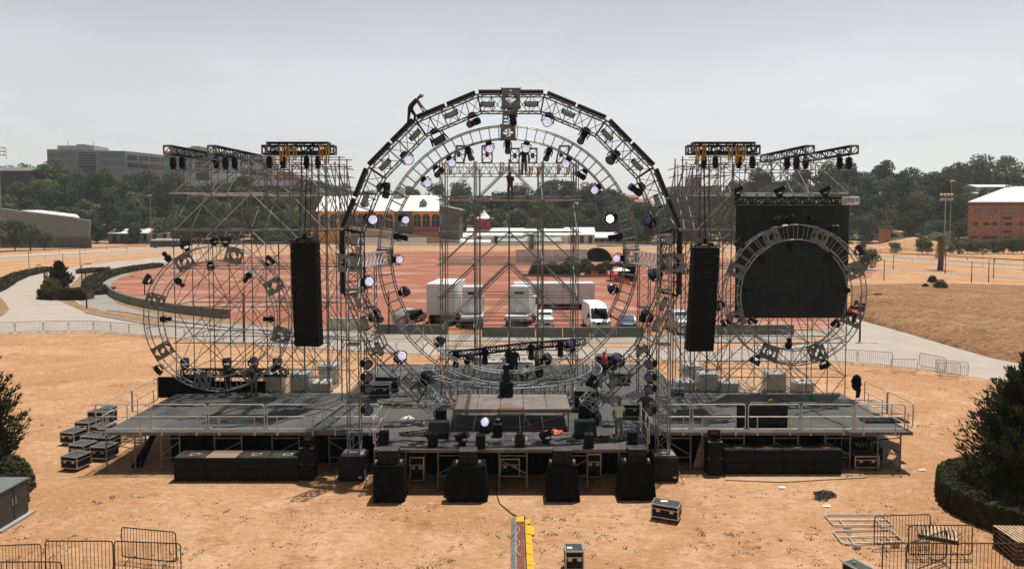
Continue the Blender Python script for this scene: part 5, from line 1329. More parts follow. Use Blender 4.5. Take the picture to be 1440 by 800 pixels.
for a, b, h, lab in (((1229,771),(1307,768),1.15,'crowd barrier standing just right of the lying guardrails'),((1277,785),(1366,785),1.15,'crowd barrier in front of the round hedge, before the pallet'),((1240,818),(1336,818),1.25,'crowd barrier at bottom edge, right of the dark case'),((1345,818),(1442,818),1.25,'crowd barrier at bottom edge in front of the pallet stack'),((1274,812),(1330,790),1.1,'crowd barrier slanting between the other two at lower right')):
    barrier(PZ(*a), PZ(*b), lab, 'rust', NF, h, .0)
# long rows along the road behind
def along(pts, step, lab, group, m='galv', gap=.1, start=0, hb=1.15):
    P = [PZ(x, y) for x, y in pts]; seg = [(P[i], P[i+1], (P[i+1]-P[i]).length) for i in range(len(P)-1)]; tot = sum(s[2] for s in seg)
    def at(s):
        for a, b, l in seg:
            if s <= l: return a.lerp(b, s/l)
            s -= l
        return P[-1]
    n = int(tot/step); k = 0
    for i in range(n):
        barrier(at(i*step+gap/2), at((i+1)*step-gap/2), lab(i, n), m, group, hb)
    return n
cnt = ['%s' % o for o in ('first','second','third','fourth','fifth','sixth','seventh','eighth','ninth','tenth','eleventh','twelfth','thirteenth','fourteenth','fifteenth','sixteenth','seventeenth','eighteenth','nineteenth','twentieth','twenty-first','twenty-second','twenty-third','twenty-fourth','twenty-fifth','twenty-sixth','twenty-seventh','twenty-eighth','twenty-ninth','thirtieth','thirty-first','thirty-second','thirty-third','thirty-fourth','thirty-fifth')]
along([(-60,472),(0,470),(60,467.5),(130,467),(200,473),(262,479),(340,487),(420,492),(520,497),(620,502)], 2.45, lambda i, n: 'thin crowd barrier in the left roadside row, %s from the left edge' % cnt[i], 'barriers along the pale road')
along([(640,503),(720,505),(820,507),(920,509),(1020,511),(1120,510),(1180,510.5),(1262,517),(1292,521)], 2.45, lambda i, n: 'thin crowd barrier behind the right scaffold, %s from the centre' % cnt[i], 'barriers along the pale road')
for a, b, lab in (((1253,525),(1290,526),'doubled in front of the others, left pair'),((1293,516),(1330,524),'end of the right row, nearer the scaffold'),((1316,526),(1361,531),'last of the right row beside the road'),((1318,531),(1350,532),'doubled in front of the last of the right row')):
    barrier(PZ(*a), PZ(*b), 'thin barrier on right roadside, '+lab, 'galv', 'barriers along the pale road')
# guardrail frames lying on the dirt, pallets
for pts, lab in (([(1159,723),(1240,723),(1256,738),(1172,738)], 'guardrail frame lying flat on the dirt, the farther one'), ([(1171,746),(1253,744),(1271,761),(1185,764)], 'guardrail frame lying flat on the dirt, the nearer one')):
    P = [PZ(x, y, .06) for x, y in pts]; t = thing('lying_guardrail', lab, 'guardrail', V((P[0].x, P[0].y, 0)))
    mb = MB(); q = []
    for i in range(4):
        a, b, c = P[i-1], P[i], P[(i+1)%4]; q += [b+(a-b).normalized()*.12, b+((a-b).normalized()+(c-b).normalized())*.03, b+(c-b).normalized()*.12]
    mb.path(q, .028, 7, closed=True); mb.build('frame', M['rail'], t)
    mb = MB(); mb.tube((P[0]+P[3])/2, (P[1]+P[2])/2, .024); mb.build('mid_rail', M['rail'], t)
    for f in (.18, .8):
        mb = MB(); a = P[0].lerp(P[1], f); b = P[3].lerp(P[2], f); c = (a+b)/2; e = b+(b-a).normalized()*.28; mb.tube(c, e, .026); mb.build('post', M['rail'], t)
        mb = MB(); mb.box(e+V((0,0,.02)), (.26,.08,.12)); mb.build('clamp', M['caseedge'], t)
def pallet(loc, rz, lab, w=1.25, d=1.1):
    t = thing('wooden_pallet', lab, 'pallet', loc, None, rz); mb = MB()
    n = 10
    for k in range(n): mb.box((-w/2+w*(k+.5)/n,0,.135), (w/n*.62,d,.022))
    mb.build('slats', M['wood'], t, local=True)
    mb = MB()
    for y in (-d/2+.05, 0, d/2-.05): mb.box((0,y,.075), (w,.09,.09))
    for x in (-w/2+.06, 0, w/2-.06): mb.box((x,0,.018), (.10,d,.02))
    mb.build('bearers', M['bark'], t, local=True)
pallet(PZ(1318,752), R(-28), 'single wooden pallet lying beside the round hedge')
p = PZ(1448,786); 
for i in range(5): pallet(p+V((0,.3,.15*i)), R(-10+2*i), 'wooden pallet in the stack at lower right corner, %s from the bottom' % ords[i], 1.3, 1.3)
# ================================================================ yellow-lidded cable ramp
Y0, Y1 = 26.6, PZ(730, 815).y
n = 6; Lm = (Y0-Y1)/n; xc = PY(732, 715, Y0).x-.02
for i in range(n):
    y = Y0-Lm*(i+.5); t = thing('cable_ramp', 'yellow lidded cable ramp module on the dirt, %s from the stage' % ords[i], 'cable ramp', (xc, y, 0), 'cable ramp modules')
    mb = MB(); mb.prism([(xc-.34,y-Lm/2+.01,.01), (xc-.20,y-Lm/2+.01,.075), (xc-.15,y-Lm/2+.01,.075), (xc-.15,y-Lm/2+.01,.03), (xc+.15,y-Lm/2+.01,.03), (xc+.15,y-Lm/2+.01,.075), (xc+.2,y-Lm/2+.01,.075), (xc+.34,y-Lm/2+.01,.01)], (0,Lm-.02,0)); mb.build('base', M['plate'], t)
    mb = MB()
    if i == 0: mb.span((xc-.14,y-Lm*.1,.078), (xc+.15,y+Lm/2,.10)); mb.add([(xc+.17,y-Lm*.45,.09), (xc+.38,y-Lm*.2,.05), (xc+.38,y+Lm*.3,.05), (xc+.17,y+Lm*.05,.09), (xc+.17,y-Lm*.45,.11), (xc+.38,y-Lm*.2,.07), (xc+.38,y+Lm*.3,.07), (xc+.17,y+Lm*.05,.11)], [(3,2,1,0),(4,5,6,7),(0,1,5,4),(1,2,6,5),(2,3,7,6),(3,0,4,7)])
    else:
        wv = .52 if i == 1 else .42; mb.add([(xc+.18,y-Lm/2+.02,.10), (xc+wv-.02,y-Lm/2+.02,.05), (xc+wv,y+Lm/2-.02,.05), (xc+.18,y+Lm/2-.02,.10), (xc+.18,y-Lm/2+.02,.125), (xc+wv-.02,y-Lm/2+.02,.075), (xc+wv,y+Lm/2-.02,.075), (xc+.18,y+Lm/2-.02,.125)], [(3,2,1,0),(4,5,6,7),(0,1,5,4),(1,2,6,5),(2,3,7,6),(3,0,4,7)])
    mb.build('lid', M['yellow'], t)
    mb = MB()
    for k in range(5): mb.tube((xc+.175,y-Lm/2+.1+k*Lm/5,.09), (xc+.175,y-Lm/2+.16+k*Lm/5,.09), .025, 6)
    mb.build('hinge', M['black2'], t)
mb = MB()
for k in range(4): mb.path([(xc-.10+.065*k+.012*math.sin(j*1.3+k), Y0-.3-(Y0-Y1-.3)*j/14, .06+.012*math.cos(j+k)) for j in range(15)], .03, 6)
o = mb.build('power_cables', M['copper']); tag(o, 'bundle of copper coloured cables lying in the open cable ramp', 'cable')
mb = MB(); mb.path([(xc+.0,Y0-.1,.08), (xc-.35,Y0+.5,.02), (xc-.8,Y0+1.4,.02), (xc-.95,Y0+2.4,.02), (xc-1.0,Y0+3.6,.02)], .022, 5); o = mb.build('feed_cable', M['cable']); tag(o, 'black cable running from the ramp to the case below the thrust', 'cable')
mb = MB(); mb.path([(xc-.1+.09*math.sin(j*1.7),Y0-.9-j*.28,.10+.02*math.cos(j)) for j in range(9)], .008, 5); o = mb.build('white_wire', M['paper']); tag(o, 'thin white wire curling over the cable ramp', 'cable')
# ================================================================ grey cabinet lower left
t = thing('utility_cabinet', 'tall dark grey metal cabinet on a concrete pad at left edge', 'cabinet', (-19.3, 26.2, 0))
xr = PZ(41, 722).x; ya, yb = PZ(3, 748).y, PZ(41, 722).y; hc = PY(38, 671, yb).z
mb = MB(); mb.span((xr-1.5,ya-.1,0), (xr+.18,yb+.15,.09)); mb.build('concrete_pad', M['conc'], t)
mb = MB(); mb.span((xr-1.3,ya,.09), (xr-.03,yb,hc-.05)); mb.build('body', M['cabinet'] if 'cabinet' in M else M['shed'], t)
mb = MB(); mb.span((xr-1.36,ya-.05,hc-.048), (xr+.03,yb+.05,hc)); mb.build('roof', M['cabinet_top'], t)
for i in range(2):
    mb = MB(); w_ = (yb-ya)/2; mb.span((xr-.028,ya+w_*i+.02,.13), (xr-.005,ya+w_*(i+1)-.02,hc-.09)); d_ = mb.build('door', M['cabinet'] if 'cabinet' in M else M['shed'], t)
    mb = MB(); mb.span((xr-.004,ya+w_+(.06 if i else -.1),.7), (xr+.03,ya+w_+(.1 if i else -.06),.95)); mb.build('handle', M['caseedge'], d_)
# ================================================================ buildings far behind
def wall_window(parent, mb_wall, *a): pass
def window(parent, lo, hi, y, fr='white', gl='glass', mull=1, rows=1, arch=False, dep=.12):
    """window on a wall facing the camera: pane set into a frame"""
    x0, z0 = lo; x1, z1 = hi; t = .09
    mb = MB()
    mb.span((x0,y-dep,z0), (x0+t,y-.02,z1)); mb.span((x1-t,y-dep,z0), (x1,y-.02,z1)); mb.span((x0+t,y-dep,z0), (x1-t,y-.02,z0+t)); mb.span((x0+t,y-dep,z1-t), (x1-t,y-.02,z1))
    for k in range(1, mull+1): x = x0+(x1-x0)*k/(mull+1); mb.span((x-t*.4,y-dep,z0+t), (x+t*.4,y-.02,z1-t))
    for k in range(1, rows): z = z0+(z1-z0)*k/rows; mb.span((x0+t,y-dep*.9,z-t*.4), (x1-t,y-.022,z+t*.4))
    f = mb.build('window', M[fr], parent)
    mb = MB(); mb.span((x0+.02,y-dep*.5,z0+.02), (x1-.02,y-.015,z1-.02)); mb.build('pane', M[gl], f); return f
def q(x, y, Y): return PY(x, y, Y)
# --- orange arcade building
Yb = 292.0; t = thing('arcade_building', 'long orange building with arched windows and white metal roof, beyond the clay lot', 'building', V((q(550,344,Yb).x, Yb, 0)))
xa, xb = q(448,300,Yb).x, q(619,300,Yb).x; ze = q(550,297,Yb).z; zr = q(550,275,Yb+14).z
mb = MB(); mb.span((xa,Yb,0), (xb,Yb+24,ze)); mb.build('wall', M['orangewall'], t)
mb = MB(); mb.prism([(xb-.3,Yb-1.2,ze), (xb-.3,Yb+12,zr), (xb-.3,Yb+25,ze)], (-(xb-xa)-.6,0,0)); mb.build('roof', M['roofwhite'], t)
mb = MB(); x0, x1 = q(555,300,Yb).x, q(580,300,Yb).x; mb.span((x0,Yb-.5,q(560,331,Yb).z), (x1,Yb-.01,ze-.1)); mb.build('grey_bay', M['greywall'], t)
# emblem: pale crown shaped plaque
c = q(568,312,Yb-.6); mb = MB(); s = 2.2
P = [(-1,.55),(-.75,.1),(-.55,-.75),(.55,-.75),(.75,.1),(1,.55),(.6,.35),(.45,.75),(.15,.45),(0,.9),(-.15,.45),(-.45,.75),(-.6,.35)]
mb.prism([(c.x+a*s, Yb-.75, c.z+b*s) for a, b in P], (0,.2,0)); mb.build('emblem', M['signgrey'], t)
def arch(x, w, z0, z1, y):
    n = 8; r = w/2; pts = [(x-r, z0), (x+r, z0)]+[(x+r*math.cos(PI*k/n), z1-r+r*math.sin(PI*k/n)) for k in range(n+1)]
    mb = MB(); mb.prism([(a, y-.16, b) for a, b in pts], (0,.14,0)); f = mb.build('arched_window', M['glass'], t)
    mb = MB()
    for dx in (-r*.02,): mb.span((x-.06,y-.24,z0), (x+.06,y-.17,z1)); 
    mb.span((x-r,y-.24,z0+(z1-z0)*.55-.05), (x+r,y-.17,z0+(z1-z0)*.55+.05)); mb.build('glazing_bars', M['officeconc'], f)
for x in (586.5, 599.3, 612.4): arch(q(x,310,Yb).x, 3.1, q(x,319,Yb).z, q(x,301,Yb).z, Yb)
for x in (456,469.5,483,495.5,508,521,534,547): arch(q(x,310,Yb).x, 3.2, q(x,321,Yb).z, q(x,301,Yb).z, Yb)
mb = MB(); mb.span((q(581,300,Yb).x,Yb-1.6,q(590,326,Yb).z), (xb-.2,Yb-.02,q(590,323,Yb).z)); mb.build('balcony', M['greywall'], t)
mb = MB(); mb.span((q(582,300,Yb).x,Yb-1.7,q(590,322.7,Yb).z), (xb-.4,Yb-1.62,q(590,319.5,Yb).z)); mb.build('balcony_rail', M['red'], t)
mb = MB(); mb.span((q(582,300,Yb).x,Yb-.1,q(590,319,Yb).z), (q(592,300,Yb).x,Yb-.02,q(590,313,Yb).z)); mb.build('panel', M['redroof'], t)
# sloping ramp in front
mb = MB(); a, b, c_, d_ = q(490,323,Yb-3), q(660,346,Yb-3), q(660,341,Yb-3), q(490,319,Yb-3); a2 = V((a.x,Yb-3,0)); b2 = V((b.x,Yb-3,0))
mb.prism([a2, b2, c_, d_], (0,2.5,0)); mb.build('ramp', M['track'], t)
mb = MB(); mb.tube(d_+V((0,-.1,.1)), c_+V((0,-.1,.1)), .22, 6); mb.build('ramp_rail', M['officeconc'], t)
mb = MB(); mb.span((q(495,336,Yb-4).x,Yb-4.5,0), (q(600,336,Yb-4).x,Yb-4,q(500,334,Yb-4).z)); mb.build('white_wall', M['white'], t)
# grey gabled end block
x0, x1 = q(619,300,Yb).x, q(646,300,Yb).x; zs0, zs1 = q(625,281,Yb).z, q(646,296,Yb).z
mb = MB(); mb.prism([(x0+.02,Yb-.8,0), (x1,Yb-.8,0), (x1,Yb-.8,zs1), (x0+.02,Yb-.8,q(619,296,Yb).z+1.8)], (0,22,0)); mb.build('end_block', M['greywall'], t)
mb = MB(); mb.prism([(x0,Yb-1.4,q(619,296,Yb).z+1.9), (x1+.9,Yb-1.4,zs1+.1), (x1+.9,Yb-1.4,zs1+.5), (x0,Yb-1.4,q(619,296,Yb).z+2.4)], (0,23,0)); mb.build('end_roof', M['roofwhite'], t)
for x in (595.5, 514):                     # dormers
    c = q(x, 287, Yb+4); w = 1.5; mb = MB(); mb.prism([(c.x-w,Yb+2.5,c.z-1.5), (c.x+w,Yb+2.5,c.z-1.5), (c.x+w,Yb+2.5,c.z+.6), (c.x,Yb+2.5,c.z+2.2), (c.x-w,Yb+2.5,c.z+.6)], (0,6,0)); dm = mb.build('dormer', M['officeconc'], t)
    mb = MB(); mb.span((c.x-.7,Yb+2.35,c.z-.9), (c.x+.7,Yb+2.48,c.z+.7)); mb.build('dormer_window', M['officeglass'], dm)
mb = MB(); c = q(564,268,Yb+12); mb.span((c.x-1.6,Yb+10.5,zr-1), (c.x+1.6,Yb+13.5,c.z+.6)); mb.prism([(c.x-2,Yb+10,c.z+.6), (c.x+2,Yb+10,c.z+.6), (c.x,Yb+10,c.z+1.8)], (0,4,0)); mb.build('roof_lantern', M['cream'], t)
# --- dark grey gabled hall left of it, behind the scaffold
t = thing('gabled_hall', 'dark grey gabled hall with white lattice window behind the left scaffold', 'building', V((q(448,330,310).x, 310, 0))); Y = 310
P = [(442,345),(500,345),(500,272),(484,268),(444,256),(442,258)]
mb = MB(); mb.prism([q(x, y, Y) for x, y in P], (0,16,0)); mb.build('wall', M['greywall'], t)
mb = MB(); a, b = q(440,254.5,Y-1), q(502,272,Y-1); mb.prism([a, b, b+V((0,0,.5)), a+V((0,0,.5))], (0,18,0)); mb.build('roof', M['shed'], t)
window(t, (q(446,273,Y).x, q(446,273,Y).z), (q(455,265,Y).x, q(455,265,Y).z), Y, 'white', 'officeglass', 3, 3)
# --- long white roof behind left scaffold, and brown roofed house above it
t = thing('long_white_roof_building', 'low brick building with long white flat roof on the hill, left scaffold', 'building', V((q(350,270,395).x, 395, 20))); Y = 395
mb = MB(); mb.span((q(252,280,Y).x,Y,12), (q(445,280,Y).x,Y+20,q(300,262,Y).z)); mb.build('wall', M['brownroof'], t)
mb = MB(); mb.span((q(250,280,Y).x,Y-2,q(300,262,Y).z+.02), (q(449,280,Y).x,Y+22,q(300,254,Y).z)); mb.build('roof', M['roofwhite'], t)
t = thing('brown_roof_house', 'reddish brown roofed house on the hill between the scaffold tubes', 'house', V((q(405,270,430).x, 430, 20))); Y = 430
mb = MB(); mb.span((q(386,260,Y).x,Y,15), (q(425,260,Y).x,Y+14,q(400,254,Y).z)); mb.build('wall', M['brownroof'], t)
mb = MB(); a, b, c_, d_ = q(380,255,Y), q(428,255,Y), q(412,243,Y), q(394,240,Y); mb.prism([a+V((0,-1,0)), b+V((0,-1,0)), c_+V((0,-1,0)), d_+V((0,-1,0))], (0,15,0)); mb.build('roof', M['redroof'], t)
# --- concrete office blocks on the left hill
def office(x0, xm, x1, yt, yb, Y, lab, yt1, side=20, antennas=True, dark=None):
    t = thing('office_building', lab, 'building', V((q((x0+x1)/2,250,Y).x, Y, 20)))
    A, Bm, Cc = q(x0, yt, Y), q(xm, yt1, Y), q(x1, yt1+14, Y)
    zb = q(x0, yb, Y).z-14
    # front and receding right wing
    mb = MB(); mb.prism([V((A.x,Y,zb)), V((Bm.x,Y,zb)), V((Bm.x,Y,Bm.z)), V((A.x,Y,A.z))], (0,26,0)); 
    mb.prism([V((Bm.x+.02,Y,zb)), V((Cc.x,Y+32,zb)), V((Cc.x,Y+32,Bm.z-.5)), V((Bm.x+.02,Y,Bm.z))], (-4,12,0)); mb.build('wall', M['officeconc'], t)
    w = Bm.x-A.x; h = A.z-q(x0, yb, Y).z
    dk = dark or (.41,.62)
    for lv, (f0, f1) in enumerate(((.10,.34),(.50,.74))):
        for a, b in ((.02,.34),(dk[1]+.05,.985)):
            n = 7
            for k in range(n):
                xa_, xb_ = A.x+w*(a+(b-a)*k/n), A.x+w*(a+(b-a)*(k+1)/n); mb = MB(); mb.span((xa_+.08,Y-.12,A.z-.7-h*f1), (xb_-.08,Y-.02,A.z-.7-h*f0)); f = mb.build('window', M['officeglass'], t)
        P0, P1 = V((Bm.x,Y,0)), V((Cc.x,Y+32,0))
        for k in range(4):
            a, b = P0.lerp(P1, .04+.22*k), P0.lerp(P1, .22+.22*k); n_ = V((.3,-.1,0)); mb = MB(); z0, z1 = Bm.z-.9-h*f1, Bm.z-.9-h*f0; mb.prism([a+n_*.2+V((0,0,z0)), b+n_*.2+V((0,0,z0)), b+n_*.2+V((0,0,z1)), a+n_*.2+V((0,0,z1))], n_); mb.build('window', M['glass'], t)
    mb = MB(); mb.span((A.x+w*dk[0],Y-.3,zb), (A.x+w*dk[1],Y-.04,A.z-h*.16)); mb.build('dark_recess', M['glass'], t)
    mb = MB(); 
    for k in range(5): z = A.z-h*(.25+.14*k); mb.span((A.x+w*dk[0],Y-.5,z), (A.x+w*dk[1],Y-.32,z+.35))
    mb.build('floor_bands', M['officeconc'], t)
    mb = MB(); mb.span((A.x+w*.08,Y+4,A.z-1), (A.x+w*.55,Y+20,A.z+2.6)); mb.span((A.x+w*.3,Y+6,A.z+2.6), (A.x+w*.42,Y+12,A.z+3.6)); mb.build('roof_storey', M['officeconc'], t)
    if antennas:
        for f, hh in ((.17,3.6),(.5,3.0)):
            mb = MB(); x = A.x+w*f; mb.tube((x,Y+8,A.z+2.6), (x,Y+8,A.z+2.6+hh), .12); 
            for k in range(3): mb.tube((x-.5+.2*k,Y+8,A.z+3.4+k*.7), (x+.5-.2*k,Y+8,A.z+3.4+k*.7), .08)
            mb.build('antenna', M['galv'], t)
office(66, 176, 212, 210, 238, 430, 'grey concrete office building with glass bands on the left hilltop, in open view', 212.5)
office(230, 336, 362, 213, 250, 415, 'second grey concrete office building, seen through the left scaffold top', 215, antennas=False, dark=(.42,.60))
# --- grey shed on the left
Y = 265; t = thing('grey_shed', 'big grey sheet clad shed with slanting top at left edge', 'building', V((q(80,345,Y).x, Y, 0)))
P = [(-60,345),(124,347.5),(127,310),(40,299),(0,293),(-60,286)]
mb = MB(); mb.prism([q(x, y, Y) if y < 340 else V((q(x,y,Y).x, Y, 0)) for x, y in P], (-15,26,0)); mb.build('wall', M['shed'], t)
mb = MB(); a, b, c_, d_ = q(30,297.2,Y-.5), q(112,307.5,Y-.5), q(108,303,Y+24), q(58,297.0,Y+24); mb.add([a, b, c_, d_]+[p+V((0,0,.4)) for p in (a, b, c_, d_)], [(3,2,1,0),(4,5,6,7),(0,1,5,4),(1,2,6,5),(2,3,7,6),(3,0,4,7)]); mb.build('roof', M['roofwhite'], t)
a, b = q(76,334,Y-.3), q(128,334,Y-.3); mb = MB(); mb.span((a.x,Y-.3,0), (b.x,Y-.02,a.z)); mb.build('plinth', M['greywall'], t)
# --- low green roof on the far left hill, sheds under the trees
for x0, x1, yt, yb, Y, lab, m1, m2 in ((-60,46,234,248,370,'low building with pale green roof on the far left hill','greenroof','brownroof'),(150,188,322,336,300,'low white shed under the trees left of the bus','roofwhite','greywall'),(190,240,321,336,304,'long low open shed behind the bus','roofwhite','cream'),
      (646,668,328,340,310,'long low pale roof left of the pointed kiosk','roofwhite','conc'),(692,800,322,341,296,'long low white tent hall in the centre','roofwhite','white'),(655,738,321,343,293,'low white hall in front of the pointed kiosk','roofwhite','white'),(795,838,320,342,298,'low white hall right of the palm','roofwhite','cream'),(646,690,336,346,288,'low white wall shed left of the palm','white','white'),(700,790,334,346,288,'low grey hall with dark eave behind the palm','conc','conc'),
      (836,876,327,343,300,'small pale sheds right of centre','roofwhite','greywall'),(1192,1240,331,341,310,'low white sheds beyond the parked dark car','cream','conc'),(1370,1432,259,268,360,'white roofed hall on the hill behind the brick building','roofwhite','conc'),(1375,1408,270,276,345,'smaller white roof just above the brick building','roofwhite','cream'),(1280,1316,265,270,372,'white roof glimpsed among the trees on right hill','roofwhite','conc')):
    t = thing('low_building', lab, 'building', V((q((x0+x1)/2,300,Y).x, Y, 0))); z0 = min(hz(q(x0,300,Y).x, Y), hz(q(x1,300,Y).x, Y))-1
    zt_ = q(700,yt,Y).z; ze = zt_-(zt_-q(700,yb,Y).z)*.45; xa_, xb_ = q(x0,300,Y).x, q(x1,300,Y).x
    mb = MB(); mb.span((xa_+.4,Y,z0), (xb_-.4,Y+11.6,ze)); mb.build('wall', M[m2], t)
    mb = MB(); mb.prism([(xa_,Y-.6,ze), (xa_,Y+6,zt_), (xa_,Y+12.5,ze)], (xb_-xa_,0,0)); mb.build('roof', M[m1], t)
    for k in range(3):
        x = xa_+(xb_-xa_)*(.2+.28*k); 
        if ze-.5 > max(0,z0)+1.2: mb = MB(); mb.span((x,Y-.1,max(0,z0+1)+.6), (x+1.6,Y-.02,ze-.5)); mb.build('opening', M['glass'], t)
# --- red kiosk with white pointed roof
Y = 300; c = q(681,322,Y); t = thing('pointed_kiosk', 'red kiosk tower with a white pointed roof in the centre distance', 'kiosk', V((c.x,Y,0)))
w = 2.6; ze = q(681,307.5,Y).z; mb = MB(); mb.span((c.x-w,Y-w,0), (c.x+w,Y+w,ze)); mb.build('wall', M['red'], t)
mb = MB(); mb.lathe((c.x,Y,ze), (0,0,1), [(4.1,0),(2.2,.9),(1.0,2.2),(.12,3.6)], 8); mb.build('roof', M['roofwhite'], t)
mb = MB(); mb.prism([(c.x+w*.1,Y-w-.1,ze-3.5), (c.x+w,Y-w-.1,0), (c.x+w*1.3,Y-w-.1,0), (c.x+w*.35,Y-w-.1,ze-3.3)], (0,.08,0)); mb.build('stair', M['greywall'], t)
# --- orange roofed houses seen through the big ring, and tall grey block behind right scaffold
for x0, x1, yt, yb, Y, lab, mr_, mw_ in ((880,898,275,290,420,'house with orange tiled roof inside the right arc of the ring','redroof','cream'),(894,915,281,293,415,'pale blue grey house with orange roof right of the ring arc','redroof','officeconc'),(946,962,266,300,410,'narrow pale house block left of the right scaffold','greywall','officeconc')):
    t = thing('tile_roof_house', lab, 'house', V((q((x0+x1)/2,300,Y).x, Y, 12))); xa_, xb_ = q(x0,300,Y).x, q(x1,300,Y).x; zt_, zb_ = q(x0,yt,Y).z, q(x0,yb,Y).z
    mb = MB(); mb.span((xa_,Y,zb_-12), (xb_,Y+9,zt_-1.3)); mb.build('wall', M[mw_], t); mb = MB(); mb.prism([(xa_-.5,Y-.6,zt_-1.3), (xa_-.5,Y+4.5,zt_+.4), (xa_-.5,Y+9.6,zt_-1.3)], (xb_-xa_+1,0,0)); mb.build('roof', M[mr_], t)
    for k in range(2): xk = xa_+(xb_-xa_)*(.2+.4*k); window(t, (xk, zt_-4.6), (xk+1.6, zt_-2.6), Y, 'white', 'glass', 1, 1)
Y = 400; t = thing('grey_block', 'pale grey stepped block with wide windows behind the right scaffold', 'building', V((q(980,280,Y).x, Y, 12)))
for k, (x0, x1, yt) in enumerate(((945,1015,262),(972,986,250))):
    mb = MB(); mb.span((q(x0,yt,Y).x,Y+.5*k,10), (q(x1,yt,Y).x,Y+14+k,q(x0,yt,Y).z)); mb.build('wall', M['conc'], t)
for k in range(2): window(t, (q(948+32*k,280,Y).x, q(700,280,Y).z), (q(975+32*k,280,Y).x, q(700,271,Y).z), Y, 'officeconc', 'officeglass', 3, 1)
# --- brick building at right edge
Y = 262; t = thing('brick_building', 'orange brick building with pale hipped roof and strip windows at right edge', 'building', V((q(1400,340,Y).x, Y, 0)))
x0, x1 = q(1361,300,Y).x, q(1470,300,Y).x; ze = q(1361,285,Y).z
SK = V((22,30,0)); mb = MB(); mb.prism([(x0,Y,0), (x1,Y,0), (x1,Y,ze), (x0,Y,ze)], SK); mb.build('wall', M['brick'], t)
for x in (1361.3, 1408.5, 1437):
    mb = MB(); xx = q(x,300,Y).x; mb.span((xx,Y-.25,0), (xx+.5,Y-.02,ze-.1)); mb.build('pilaster', M['brick'], t)
mb = MB(); mb.span((x0-.02,Y-.3,ze-1.0), (x1,Y-.28+.24,ze-.15)); mb.build('dark_frieze', M['brownroof'], t)
mb = MB(); a = (x0-1.6,Y-2.2,ze); b = (x1+2,Y-2.2,ze); c_ = (x1+25,Y+32,ze); d_ = (x0+21,Y+32,ze); zr = q(1440,263,Y+10).z; e = (x0+24,Y+15,zr); f = (x1+2,Y+15,zr+.5)
mb.add([a,b,c_,d_,e,f,(a[0],a[1],ze+.25),(b[0],b[1],ze+.25)], [(0,1,7,6),(6,7,5,4),(3,0,6,4),(2,3,4,5),(3,2,1,0),(1,2,5,7)]); mb.build('roof', M['greenroof_pale'] if 'greenroof_pale' in M else M['roofwhite'], t)
for xa_, xb_, ya, yb in ((1370,1384,294,299),(1389,1403,294,299),(1414.5,1434,294,299),(1409,1423,305,308.5),(1368,1375,313,317),(1383,1391,313,317),(1394,1402,313,317),(1413,1423,313,317),(1433,1440,313,317),(1408,1422,324,327.5),(1364,1375,332,335),(1382,1402,332,336),(1412,1422,332,336),(1432,1440,332,336),(1446,1460,294,299),(1446,1460,313,317)):
    window(t, (q(xa_,yb,Y).x, q(xa_,yb,Y).z), (q(xb_,ya,Y).x, q(xb_,ya,Y).z), Y, 'greywall', 'officeglass' if yb < 300 else 'glass', 2 if xb_-xa_ > 10 else 1, 1, dep=.2)
# --- little orange tower with flat dark cap
Y = 280; c = q(1244,338,Y); t = thing('orange_tower', 'small square orange brick tower with flat dark cap on the right', 'tower', V((c.x,Y,0)))
zt_ = q(1244,322,Y).z; mb = MB(); mb.span((c.x-1.6,Y-1.6,0), (c.x+1.6,Y+1.6,zt_)); mb.build('wall', M['brick'], t); mb = MB(); mb.span((c.x-2.1,Y-2.1,zt_), (c.x+2.1,Y+2.1,zt_+1.2)); mb.build('cap', M['greywall'], t)
mb = MB(); mb.span((c.x-.6,Y-1.7,0), (c.x+.6,Y-1.62,2.2)); mb.build('door', M['glass'], t)
# --- floodlight masts and lamp posts
def mast(x, yb, yt, Y, lab, w=2.2, r=.22, rows=2):
    b, tp = q(x, yb, Y), q(x, yt, Y); t = thing('floodlight_mast', lab, 'light mast', V((b.x, Y, 0)))
    mb = MB(); mb.tube((b.x,Y,0), (b.x,Y,tp.z), r, 8, r*.6); mb.build('pole', M['conc'], t)
    mb = MB()
    for k in range(rows): mb.span((b.x-w,Y-.15,tp.z-.3-1.5*k), (b.x+w,Y+.05,tp.z-.15-1.5*k)); mb.span((b.x-w+.05,Y-.05,tp.z-1.6*rows), (b.x-w+.2,Y,tp.z)); mb.span((b.x+w-.2,Y-.05,tp.z-1.6*rows), (b.x+w-.05,Y,tp.z))
    mb.build('crossbar', M['galv'], t)
    for k in range(rows):
        for i in range(4):
            mb = MB(); mb.box((b.x-w*.75+w*.5*i,Y-.45,tp.z-.0-1.5*k), (.7,.5,.6), Matrix.Rotation(R(25),3,'X')); mb.build('lamp', M['caseedge'], t)
mast(1327, 372, 274, 225, 'floodlight mast with square lamp rack among the right hand trees'); mast(1335, 360, 255, 262, 'thin tall pole just right of the floodlight mast', .6, .14, 1)
mast(3, 350, 208, 300, 'tall floodlight mast cut by the left edge', 3.2, .3, 3); mast(213, 345, 275, 300, 'pale pole in front of the trees left of the scaffold', .7, .14, 1); mast(930, 350, 338, 250, 'cluster of round white lamps on a low post, right of the ring', 1.2, .1, 1)
